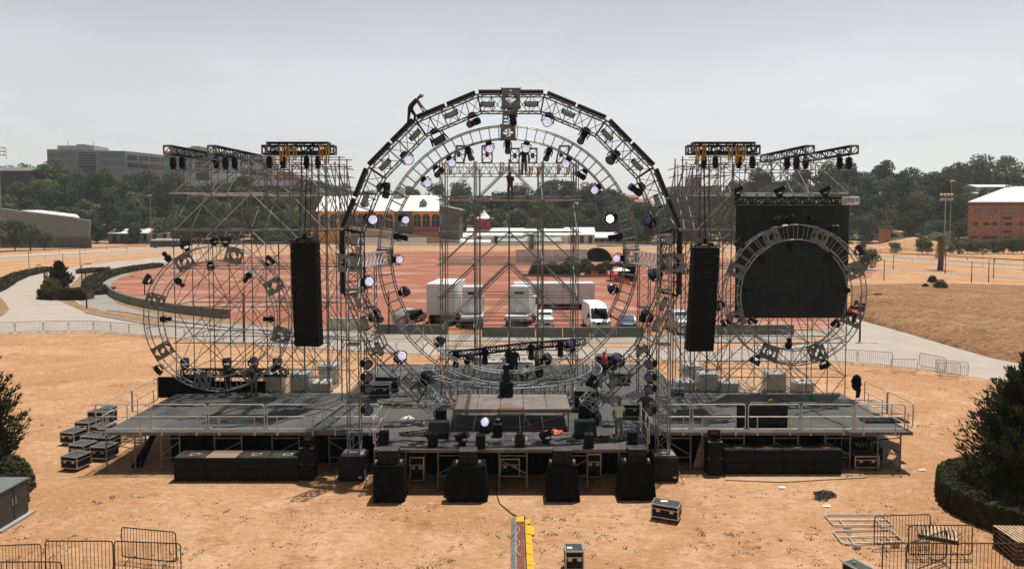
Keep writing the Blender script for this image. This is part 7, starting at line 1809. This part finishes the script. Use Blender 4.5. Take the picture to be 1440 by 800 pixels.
# nearer trees
def gtree(px, py, s, kind, lab, **k):
    p = PZ(px, py); return tree(p.x, p.y+1, kind, lab, None, s, z=0.1, **k)
for px, py, s, lab in ((-8,354,.72,'round dark tree in front of the grey shed, at the left edge'),(18,353,.78,'round dark tree in front of the grey shed, second from the left edge'),(40,352,.66,'round dark tree in front of the grey shed, middle'),(60,352,.55,'small reddish green tree at the right corner of the grey shed'),(1222,380,.44,'round dense tree above the parked dark car')): gtree(px, py, s, 'leaf_dark', lab)
for i, (px, s) in enumerate(((1299,.36),(1306,.36),(1339,.36),(1351,.36),(1364,.38),(1377,.36),(1389,.36),(1402,.38),(1414,.36),(1427,.38),(1440,.38),(1216,.3),(1262,.32))):
    gtree(px, 357.5 if px > 1290 else 356, s, 'leaf_olive' if i % 3 else 'leaf_dark', 'small clipped tree in the row before the brick building, %s from the left' % cnt[i] if 1290 < px else 'small clipped tree %s the little orange tower' % ('left of' if px < 1240 else 'right of'))
# ---- shrubs, hedges and conifers near the camera
def ball_shrub(c, r, m, lab, name='round_shrub', sq=.8, ls=.09, n=900):
    d = rng.normal(size=(n,3)); d[:,2] = np.abs(d[:,2]); d /= np.linalg.norm(d, axis=1, keepdims=True); P = d*np.array([r,r,r*2*sq])*(.86+.16*rng.random((n,1)))
    t = thing(name, lab, 'shrub', c); o = obj('foliage', leafmesh('foliage', leaf_quads(P, d, ls*(.7+.6*rng.random(n)), .45), M[m]), t)
    mb = MB(); mb.tube((0,0,0), (0,0,r*.8), r*.09, 6, r*.04)
    for k in range(6): g = k*PI/3; mb.tube((0,0,r*.3), (r*.6*math.cos(g), r*.6*math.sin(g), r*sq*1.3), r*.04, 5, r*.015)
    mb.ball((0,0,r*sq*.75), (r*.72,r*.72,r*sq*.85), 10, 7); mb.build('stems', M['bark'], t, local=True); return t
for x, y, r, m, lab in ((753,388,3.0,'leaf_dark','dark round shrub at left end of the island'),(757,381,3.0,'hedge_yel','yellow green round shrub at left back of the island'),(770,388,3.2,'hedge','green round shrub second along the island'),(778,381,2.4,'hedge_yel','small yellow shrub in the middle of the island'),(790,388,3.2,'leaf_dark','dark round shrub in the middle of the island'),(806,389,3.0,'hedge','green round shrub right of the middle of the island'),(823,383,3.6,'leaf_dark','large dark shrub at the right part of the island'),(832,387,2.9,'hedge_yel','olive round shrub near the cones'),(844,387,3.0,'hedge','green round shrub beside the black shelter'),(853,380,2.6,'hedge_yel','yellow green shrub behind the shelter'),(803,379,3.4,'leaf_deep','tall dark shrub behind the middle of the island')):
    p = PZ(x, y); ball_shrub(p, r*.5*p.y/150*1.0, m, lab, ls=.22, n=700)
def hedge_line(pts, w, h, m, lab, name='clipped_hedge', ls=.10, dens=170, closed=False, ground=True):
    """hedge along ground points: leafy shell over a dark twig core"""
    P = [V((p[0], p[1], 0)) for p in pts]; vs = []; t = thing(name, lab, 'hedge', P[0].copy())
    core = MB()
    for i in range(len(P) if closed else len(P)-1):
        a, b = P[i], P[(i+1)%len(P)]; d = b-a; L_ = d.length; d.normalize(); s = V((-d.y, d.x, 0))
        n = max(20, int(dens*L_*(w+2*h)))
        u = rng.random(n)*L_; q_ = rng.random(n)*(w+2*h); X_ = np.zeros((n,3)); N_ = np.zeros((n,3))
        for j in range(n):
            e = q_[j]
            if e < h: o_, z_, nn = -w/2, e, -s
            elif e < h+w: o_, z_, nn = e-h-w/2, h, V((0,0,1))
            else: o_, z_, nn = w/2, e-h-w, s
            k_ = (.05*math.sin(u[j]*4.1+i)+.04*math.sin(u[j]*9+z_*7))*(1 if name != 'round_hedge' else .8)
            pt = a+d*u[j]+s*(o_*(1-.12*(z_/h)**6))+V((0,0,z_))+nn*(k_-.03); X_[j] = pt; N_[j] = nn
        vs.append(leaf_quads(X_, N_, ls*(.6+.8*rng.random(n)), .5 if name != 'round_hedge' else .45))
        e2 = d*.02
        core.add([a-s*w*.42-e2, b-s*w*.42+e2, b+s*w*.42+e2, a+s*w*.42-e2]+[p+V((0,0,h*.92)) for p in (a-s*w*.4-e2, b-s*w*.4+e2, b+s*w*.4+e2, a+s*w*.4-e2)], [(3,2,1,0),(4,5,6,7),(0,1,5,4),(1,2,6,5),(2,3,7,6),(3,0,4,7)])
    v = np.concatenate(vs)-np.array(P[0]); obj('foliage', leafmesh('foliage', v, M[m]), t); core.build('twigs', M['leafcore'] if 'leafcore' in M else M['bark'], t); return t
p = [PZ(x, y) for x, y in ((56,421),(80,422.5),(121,422))]; hedge_line([p[0]+V((0,1,0)), p[1]+V((0,1,0))], 2.2, 1.35, 'hedge', 'clipped box hedge on the road island, left block', ls=.16, dens=60); hedge_line([p[1]+V((.1,1,0)), p[2]+V((0,1,0))], 2.4, 1.5, 'hedge', 'clipped box hedge on the road island, right block', ls=.16, dens=60)
for pts, lab, w in (([(150,414),(136,413),(129,406),(131,398),(142,392),(160,386),(190,380),(222,375.5)],'long low juniper hedge curving along the left edge of the clay lot',3.4),([(0,405),(12,397),(30,389),(64,381.5)],'low hedge curving along the far left road',3.0),([(-60,430),(-20,414),(0,405)],'low hedge at the left edge beside the road',3.2),([(112,385),(130,383),(154,382)],'low scrub on the road island behind the box hedge',2.6),([(840,346.5),(890,346),(935,346)],'clipped dark hedge beyond the lot, right of centre',2.0)):
    P = [PZ(x, y) for x, y in pts]; hedge_line(P, w*.8, .85, 'hedge' if 'scrub' not in lab else 'leaf_olive', lab, 'low_hedge', .26, 16)
p = PZ(72,413); ball_shrub(p, 1.5, 'hedge_yel', 'yellow green round shrub beside the conical tree on the road island', ls=.15)
for x, y, r, lab in ((1311,403,.7,'lone dark bush on the dry bank, upper one'),(1322,415,1.0,'lone dark bush on the dry bank, lower right one'),(1301,413,.5,'small bush on the dry bank, leftmost')):
    p = PZ(x, y); p.z = .7; ball_shrub(p, r, 'leaf_dark', lab, ls=.14, n=400)
def conifer(c, H, Rr, lab, nb, nl, ls, name='cypress_tree', m='cypress', base=.05):
    """conical evergreen: upswept plumes of small scale-leaf sprays"""
    vs = []; br = MB(); br.tube((0,0,0), (0,0,H*.93), Rr*.06, 7, Rr*.01)
    for k in range(nb):
        f = (k+rng.random())/nb; z = H*(base+(.96-base)*f**1.05); prof = (1-f)**.72*(.55+.45*min(1, f*5)); L_ = Rr*prof*(.58+.72*rng.random())+.10*Rr*(1-f)+.03*H*.3
        g = rng.random()*2*PI; up = .35+.65*f+.35*rng.random(); d = V((math.cos(g), math.sin(g), up)).normalized(); a = V((0,0,max(.05, z-L_*.35))); tip = a+V((d.x*L_, d.y*L_, d.z*L_*.85)); tip.z += L_*.12
        br.tube(a, tip, .02, 4, .004)
        n = nl; tt = .25+.8*rng.random(n)**.75; ax = np.array(tip-a); P = np.array(a)+tt[:,None]*ax; P[:,2] += (tt-.5)**2*L_*.25
        r = .17*L_*(1.15-tt)[:,None]+.02; off = rng.normal(size=(n,3)); P = P+off*r*.75
        # sprays point along the plume and a little outward
        dn = ax/np.linalg.norm(ax)+off*.35; dn[:,2] += .35; dn /= np.linalg.norm(dn, axis=1, keepdims=True)
        s_ = (ls*(.6+.8*rng.random(n)))[:,None]; u = np.cross(dn, rng.normal(size=(n,3))); u /= np.linalg.norm(u, axis=1, keepdims=True)
        vs.append(np.stack([P-dn*s_*.5, P+u*s_*.24+dn*s_*.2, P+dn*s_*1.1, P-u*s_*.24+dn*s_*.2], 1).reshape(-1,3))
    t = thing(name, lab, 'conifer', c); obj('foliage', leafmesh('foliage', np.concatenate(vs), M[m]), t); br.build('trunk', M['bark'], t, local=True); return t
Yc = 27.4; cR = V((20.7, Yc, .1)); HcR = PY(1440, 482, Yc).z
conifer(cR, HcR, 3.0, 'large dark cypress rising from the round hedge at right edge', 900, 100, .115)
cL = V((-23.3, 29.5, .1)); conifer(cL, PY(5, 420, 29.5).z, 2.6, 'dark cypress at left edge behind the grey cabinet', 950, 95, .12)
p = PZ(83,408); conifer(p, 4.6, 2.3, 'small conical tree on the road island behind the box hedge', 200, 40, .24, 'conical_tree')
# two-tier round hedge under the right cypress
for r_, h_, w_, lab in ((3.15,1.0,.95,'outer round clipped hedge circling the right cypress'),(2.0,1.27,1.25,'inner round clipped hedge close under the right cypress')):
    hedge_line([cR+V((r_*math.cos(R(a)), r_*math.sin(R(a))-.15, 0)) for a in range(0, 360, 9)], w_, h_, 'hedge', lab, 'round_hedge', .045, 800, True)
ball_shrub(V((-20.2,27.9,0)), .75, 'hedge', 'round clipped bush just behind the grey cabinet', ls=.06, n=2600, sq=.85); ball_shrub(V((-21.0,29.3,0)), .85, 'hedge', 'round clipped bush under the left cypress', ls=.06, n=2600, sq=.9)
# palms
def palm(px, py, ptop, lab, nf=18, fl=2.6, trunk=.22, dead=True):
    p = PZ(px, py); zt_ = PY(px, ptop, p.y).z; t = thing('palm_tree', lab, 'palm', p); mb = MB()
    n = 9; mb.path([p+V((.12*math.sin(k*.6),0,zt_*k/n)) for k in range(n+1)], [trunk*(1.35-.5*k/n) for k in range(n+1)], 8); mb.build('trunk', M['palmtrunk'], t)
    for part, m_, n_, dr in (('fronds','leaf_dark',nf,0),('dead_fronds','drygrass',8,1)):
        mb = MB()
        for k in range(n_):
            g = 2*PI*k/n_+random.random()*.5; el = random.uniform(-.2,.9) if not dr else random.uniform(-1.1,-.6); c0 = p+V((0,0,zt_)); pts = []
            for j in range(6): f = j/5; r_ = fl*f*math.cos(el)*(1 if not dr else .6); z_ = fl*(f*math.sin(el)-.55*f*f); pts.append(c0+V((r_*math.cos(g), r_*math.sin(g), z_)))
            s = V((-math.sin(g), math.cos(g), 0))
            for j in range(5):
                a, b = pts[j], pts[j+1]
                for sd in (-1, 1):
                    for q_ in range(3):
                        c1 = a.lerp(b, q_/3); c2 = a.lerp(b, q_/3+.22); l_ = fl*.26*(1-abs(j/5-.4)); mb.add([c1, c2, c2+s*sd*l_+V((0,0,-l_*.5))], [(0,1,2)])
        mb.build(part, M[m_], t)
palm(747.5, 351, 331, 'palm tree with drooping fronds in front of the white tent hall', 16, 4.6, .35); palm(1322, 380, 331, 'tall shaggy palm by the floodlight mast on the right', 18, 3.6, .45)
# ================================================================ people
def person(label, loc, face=0.0, pose=None, shirt=(.02,.02,.022), trousers=(.02,.02,.024), shoes=(.03,.03,.03), helmet=None, hair=True, sleeves='short', shorts=False, vest=None, skin=(.19,.10,.065), H=1.74, group=None, lean=None):
    J = dict(pelvis=(0,0,.95), waist=(0,0,1.10), chest=(0,-.01,1.30), neck=(0,0,1.47), skull=(0,-.015,1.58),
        sL=(.185,0,1.42), eL=(.235,.03,1.14), wL=(.245,-.06,.90), sR=(-.185,0,1.42), eR=(-.235,.03,1.14), wR=(-.245,-.06,.90),
        hL=(.09,0,.90), kL=(.105,-.02,.49), aL=(.11,.02,.085), tL=(.12,-.15,.035), hR=(-.09,0,.90), kR=(-.105,-.02,.49), aR=(-.11,.02,.085), tR=(-.12,-.15,.035))
    if pose: J.update(pose)
    J = {k: V(v) for k, v in J.items()}
    names = list(J); rad = dict(pelvis=(.17,.145), waist=(.158,.135), chest=(.18,.148), neck=(.06,.06), skull=(.062,.062), sL=(.08,.08), eL=(.055,.055), wL=(.034,.034), hL=(.115,.115), kL=(.078,.078), aL=(.052,.052), tL=(.048,.038))
    for k in ('s','e','w','h','k','a','t'): rad[k+'R'] = rad[k+'L']
    E = [('pelvis','waist'),('waist','chest'),('chest','neck'),('neck','skull'),('chest','sL'),('sL','eL'),('eL','wL'),('chest','sR'),('sR','eR'),('eR','wR'),('pelvis','hL'),('hL','kL'),('kL','aL'),('aL','tL'),('pelvis','hR'),('hR','kR'),('kR','aR'),('aR','tR')]
    bm = bmesh.new(); sk = bm.verts.layers.skin.verify(); bv = {}
    for k in names:
        v = bm.verts.new(J[k]); v[sk].radius = rad[k]; v[sk].use_root = (k == 'pelvis'); bv[k] = v
    for a, b in E: bm.edges.new((bv[a], bv[b]))
    me = bpy.data.meshes.new('body_skeleton'); bm.to_mesh(me); bm.free()
    o = bpy.data.objects.new('body_tmp', me); COL.objects.link(o); md = o.modifiers.new('skin', 'SKIN'); md.use_smooth_shade = True; o.modifiers.new('sub', 'SUBSURF').levels = 1; o.modifiers[-1].render_levels = 1
    bpy.context.view_layer.update(); dg = bpy.context.evaluated_depsgraph_get(); full = bpy.data.meshes.new_from_object(o.evaluated_get(dg)); bpy.data.objects.remove(o); bpy.data.meshes.remove(me)
    vs = [v.co.copy() for v in full.vertices]; fs = [tuple(p.vertices) for p in full.polygons]; bpy.data.meshes.remove(full)
    def seg(p):
        best = None
        for a, b in E:
            A, B_ = J[a], J[b]; d = B_-A; u = max(0, min(1, (p-A).dot(d)/d.length_squared)); r = rad[a][0]*(1-u)+rad[b][0]*u; e = (p-A-d*u).length/r
            if best is None or e < best[0]: best = (e, a, b, u)
        return best
    # materials: 0 skin, 1 shirt, 2 trousers, 3 shoes, 4 vest
    mi = []
    for f in fs:
        c = sum((vs[i] for i in f), V((0,0,0)))/len(f); _, a, b, u = seg(c)
        if a in ('neck',) : m = 0
        elif a == 'chest' and b == 'neck': m = 0 if u > .72 else 1
        elif a[0] == 's' and len(a) == 2: m = 1 if (sleeves == 'long' or u < .62) else 0
        elif a[0] == 'e' and len(a) == 2: m = 1 if (sleeves == 'long' and u < .95) else 0
        elif a == 'pelvis' and b == 'waist': m = 2 if u < .45 else 1
        elif a in ('waist','chest'): m = 1
        elif a == 'pelvis' or (a[0] == 'h' and len(a) == 2): m = 2
        elif a[0] == 'k': m = 0 if (shorts and u > .12 and u < .88) else (2 if u < .9 else 3)
        else: m = 3
        if vest is not None and m == 1 and a in ('waist','chest','pelvis'): m = 4
        mi.append(m)
    # head, ears, nose, hands joined into the same skin mesh
    mb = MB(); mb.v = [tuple(v) for v in vs]; mb.f = fs; mb.mi = mi
    up = (J['skull']-J['neck']).normalized(); fw = V((0,-1,0)); fw = (fw-up*fw.dot(up)).normalized(); sd = up.cross(fw)
    HM = Matrix((sd, -fw, up)).transposed(); hc = J['skull']+up*.075+fw*.012
    mb.ball(hc, (.076,.094,.115), 14, 10, HM, 0); mb.ball(hc-up*.055+fw*.045, (.05,.045,.05), 10, 6, HM, 0)
    mb.ball(hc+fw*.098-up*.012, (.013,.018,.022), 8, 5, HM, 0)
    for s in (-1, 1):
        mb.ball(hc+sd*(s*.078)-up*.01, (.010,.022,.032), 8, 5, HM, 0); mb.ball(hc+fw*.083+sd*(s*.031)+up*.012, (.013,.008,.009), 8, 5, HM, 5)
    mb.ball(hc+fw*.086-up*.055, (.024,.008,.007), 8, 4, HM, 6)
    for s, E_, W_ in ((1,'eL','wL'),(-1,'eR','wR')):
        d = (J[W_]-J[E_]).normalized(); side = V((0,-1,0)); side = (side-d*side.dot(d)); side = side.normalized() if side.length > .1 else V((1,0,0)); nrm = d.cross(side)
        PM = Matrix((side, nrm, d)).transposed(); pc = J[W_]+d*.055; mb.ball(pc, (.042,.02,.058), 10, 7, PM, 0)
        for k in range(4):
            off = side*(-.031+.021*k); L_ = (.062,.075,.078,.070)[3-k]; b0 = pc+d*.035+off; b1 = b0+d*L_*.5+nrm*.006*s; b2 = b1+d*L_*.42+nrm*.018*s; mb.path([b0, b1, b2, b2+d*.008], [.0095,.0088,.0075,.003], 6, 0)
        b0 = pc-d*.02+side*.036; b1 = b0+(side*.7+d*.7)*.038; b2 = b1+(side*.25+d)*.03; mb.path([b0, b1, b2], [.012,.0105,.005], 6, 0)
    k = H/1.74; mb.v = [(p[0]*k, p[1]*k, p[2]*k) for p in mb.v]
    def pm(n_, c): key = 'p_%s_%.3f_%.3f_%.3f' % ((n_,)+tuple(c)); M.setdefault(key, mat(n_, c, .8, 0, .12, 9)); return M[key]
    rot = Matrix.Rotation(face, 3, 'Z')
    if lean is not None: rot = lean @ rot
    t = thing('person', label, 'person', loc, group, rot)
    mats = [pm('skin_tone', skin), pm('shirt_cloth', shirt), pm('trouser_cloth', trousers), pm('shoe', shoes), pm('vest_cloth', vest or shirt), M['hair'], pm('lip', (skin[0]*.8, skin[1]*.55, skin[2]*.55))]
    mb.build('body', mats, t, smooth=True, local=True)
    hc = hc*k
    if helmet:
        m = MB(); n = 14; prof = [(.118*k,-.002),(.113*k,.035),(.095*k,.075),(.06*k,.105),(.01*k,.116)]
        m.lathe(hc+up*.022*k, up, prof, n); m.lathe(hc+up*.016*k, up, [(.13*k,0),(.132*k,.006),(.118*k,.012)], n); m.ball(hc+up*.02*k+fw*.105*k, (.07,.05,.008), 10, 4, HM); m.build('helmet', pm('helmet_shell', helmet), t, smooth=True, local=True)
    elif hair:
        m = MB(); m.ball(hc+up*.022*k-fw*.014*k, (.082*k,.092*k,.105*k), 14, 8, HM); m.build('hair', M['hair'], t, smooth=True, local=True)
    return t
def dk(x, y): return PZ(x, y, DECK)
person('man in pale green t-shirt and grey shorts standing on the thrust', dk(870,617.5), .15, dict(wL=(.25,-.10,.90), skull=(0,-.05,1.57)), shirt=(.50,.62,.47), trousers=(.15,.15,.14), shoes=(.55,.55,.54), shorts=True, skin=(.13,.065,.042), H=1.76)
person('man in dark t-shirt leaning over a case behind the right slim tower', dk(908,597), -.1, dict(chest=(0,-.16,1.24), neck=(0,-.26,1.38), skull=(0,-.32,1.47), sL=(.19,-.22,1.34), sR=(-.19,-.22,1.34), eL=(.42,-.30,1.12), wL=(.30,-.48,1.04), eR=(-.42,-.30,1.12), wR=(-.30,-.48,1.04)), shirt=(.045,.055,.065), skin=(.17,.085,.055))
person('woman in pink red helmet and high visibility vest standing right of the curved truss', dk(849,534), .5, dict(eL=(.23,-.02,1.15), wL=(.16,-.14,.98)), shirt=(.05,.03,.03), trousers=(.012,.012,.014), helmet=(.75,.07,.09), vest=(.85,.06,.10), H=1.68)
person('worker in black with grey helmet on the stage behind the ring foot', dk(716,529), 2.9, dict(wL=(.2,-.28,1.1), wR=(-.22,-.22,1.0)), helmet=(.45,.47,.48), sleeves='long', H=1.8)
person('worker in black with yellow helmet on the stage, seen from behind', dk(724,531), 3.4, dict(eR=(-.27,-.06,1.15), wR=(-.34,-.2,.95)), helmet=(.85,.45,.01), sleeves='long', H=1.8)
person('worker in pale grey t-shirt and blue helmet right of the pair in black', dk(755,530), 1.2, dict(wL=(.2,-.3,1.05), kL=(.12,-.12,.5), tL=(.13,-.2,.035)), shirt=(.42,.43,.44), helmet=(.10,.17,.28))
person('worker in black with orange helmet and gloves bending beside the blue helmet', dk(759,536), .6, dict(chest=(0,-.12,1.26), neck=(0,-.2,1.41), skull=(0,-.26,1.5), sL=(.185,-.14,1.37), sR=(-.185,-.14,1.37), eL=(.25,-.28,1.15), wL=(.16,-.45,1.05), eR=(-.25,-.28,1.15), wR=(-.16,-.45,1.05)), helmet=(.85,.22,.03), skin=(.35,.12,.05))
person('worker in white shirt and yellow helmet crouching on the stage', dk(736,537)+V((0,0,.0)), 2.4, dict(pelvis=(0,.12,.36), waist=(0,.02,.50), chest=(0,-.14,.64), neck=(0,-.24,.76), skull=(0,-.30,.85), sL=(.185,-.18,.73), sR=(-.185,-.18,.73), eL=(.24,-.38,.56), wL=(.14,-.52,.40), eR=(-.24,-.38,.56), wR=(-.14,-.52,.40), hL=(.10,.12,.34), hR=(-.10,.12,.34), kL=(.17,-.28,.46), kR=(-.17,-.28,.46), aL=(.14,.0,.085), aR=(-.14,.0,.085), tL=(.15,-.17,.035), tR=(-.15,-.17,.035)), shirt=(.62,.62,.6), helmet=(.85,.5,.03))
person('worker in black t-shirt, shorts and orange helmet on the left wing, seen from behind', dk(357,556), 3.5, dict(wR=(-.34,-.3,1.1), eR=(-.28,-.06,1.16)), trousers=(.17,.16,.14), helmet=(.9,.25,.02), shorts=True)
person('grey haired worker in black on the left wing under the small ring', dk(320,556), 2.8, dict(wL=(.25,-.35,1.2), eL=(.28,-.12,1.2), wR=(-.25,-.3,1.25), eR=(-.28,-.1,1.2)), sleeves='long', helmet=(.30,.31,.32))
# rigger walking up the outside of the big ring, bent over with hands on the bars
q0 = PY(578.5,178.5,Yo-.2); q0.y = Yo-.25
rig = dict(pelvis=(0,.04,.93), waist=(0,-.06,1.06), chest=(0,-.21,1.22), neck=(0,-.34,1.36), skull=(0,-.42,1.44), sL=(.18,-.28,1.28), sR=(-.18,-.28,1.28), eL=(.24,-.46,1.06), wL=(.20,-.66,.84), eR=(-.22,-.42,1.02), wR=(-.2,-.56,.78), hL=(.09,.05,.88), hR=(-.09,.05,.88), kL=(.11,-.18,.56), aL=(.11,-.12,.16), tL=(.12,-.30,.12), kR=(-.11,.10,.47), aR=(-.11,.16,.065), tR=(-.12,-.0,.015))
person('rigger in black with white helmet climbing bent over along the top of largest ring', q0, PI/2, rig, helmet=(.75,.78,.8), H=1.66)
person('rigger in black standing on top of central scaffold, seen from behind', V((PY(737,248,43.2).x, 43.2, PY(737,247.5,43.2).z)), PI, dict(eL=(.30,.0,1.16), wL=(.33,-.06,.95), eR=(-.30,0,1.16), wR=(-.33,-.06,.95)), hair=True, H=1.72)
p = PY(717,281,42.7); person('rigger in brown work clothes clinging to the middle post of central scaffold', V((p.x+.02, 42.62, p.z)), PI, dict(eL=(.24,-.18,1.45), wL=(.10,-.30,1.62), eR=(-.22,-.2,1.25), wR=(-.08,-.30,1.2), kL=(.14,-.14,.55), kR=(-.14,-.1,.5)), shirt=(.05,.035,.03), trousers=(.14,.065,.04), helmet=(.05,.04,.04), sleeves='long', H=1.62)
p = PY(1194,453,37.7); person('rigger in black with orange vest perched in the right side of small right ring', V((p.x, 37.62, p.z)), .8, dict(pelvis=(0,.12,.50), waist=(0,.03,.63), chest=(0,-.10,.80), neck=(0,-.18,.93), skull=(0,-.24,1.02), sL=(.185,-.12,.89), sR=(-.185,-.12,.89), eL=(.25,-.32,.75), wL=(.16,-.48,.8), eR=(-.25,-.32,.75), wR=(-.16,-.48,.8), hL=(.10,.1,.47), hR=(-.10,.1,.47), kL=(.15,-.26,.48), kR=(-.15,-.26,.48), aL=(.14,-.16,.085), aR=(-.14,-.16,.085), tL=(.15,-.33,.035), tR=(-.15,-.33,.035)), vest=(.9,.17,.02), helmet=(.1,.1,.1), sleeves='long')
for x, y, lab, f in ((861.5,390.5,'person in red at the gate shelter beyond the cones, left one',.4),(870.5,391.5,'person in red at the gate shelter beyond the cones, right one',-.3)):
    person(lab, PZ(x, y), f, None, shirt=(.8,.06,.03), H=1.8)
p = PZ(712, 556.5, RZ); t = thing('speaker_stack', 'black box with a stage light on top at rear middle of the riser', 'speaker', p)
mb = MB(); mb.box(p+V((0,0,.36)), (.66,.55,.72)); mb.build('cabinet', M['sub'], t, bevel=.02)
mb = MB(); mb.box(p+V((0,-.285,.36)), (.56,.015,.60)); mb.build('grille', M['grille'], t)
light('beam', 'out', p+V((0,0,.72)), Up, 'black spot light standing on the box at rear middle of the riser', 'loose lights on the thrust', 'lens_off', 1.0)
# ================================================================ air
hzb = MB(); hzb.span((-620,-75,-1.6), (620,520,95)); hm = bpy.data.materials.new('haze_air'); hm.use_nodes = True; n_ = hm.node_tree; n_.nodes.remove(n_.nodes['Principled BSDF'])
pv = nd(n_, 'ShaderNodeVolumePrincipled', Density=.0002, Anisotropy=.3); pv.inputs['Color'].default_value = (.93,.95,.97,1); n_.links.new(pv.outputs['Volume'], n_.nodes['Material Output'].inputs['Volume'])
ho = hzb.build('haze', hm); tag(ho, 'thin pale haze in the air over the grounds', 'haze', kind='stuff')
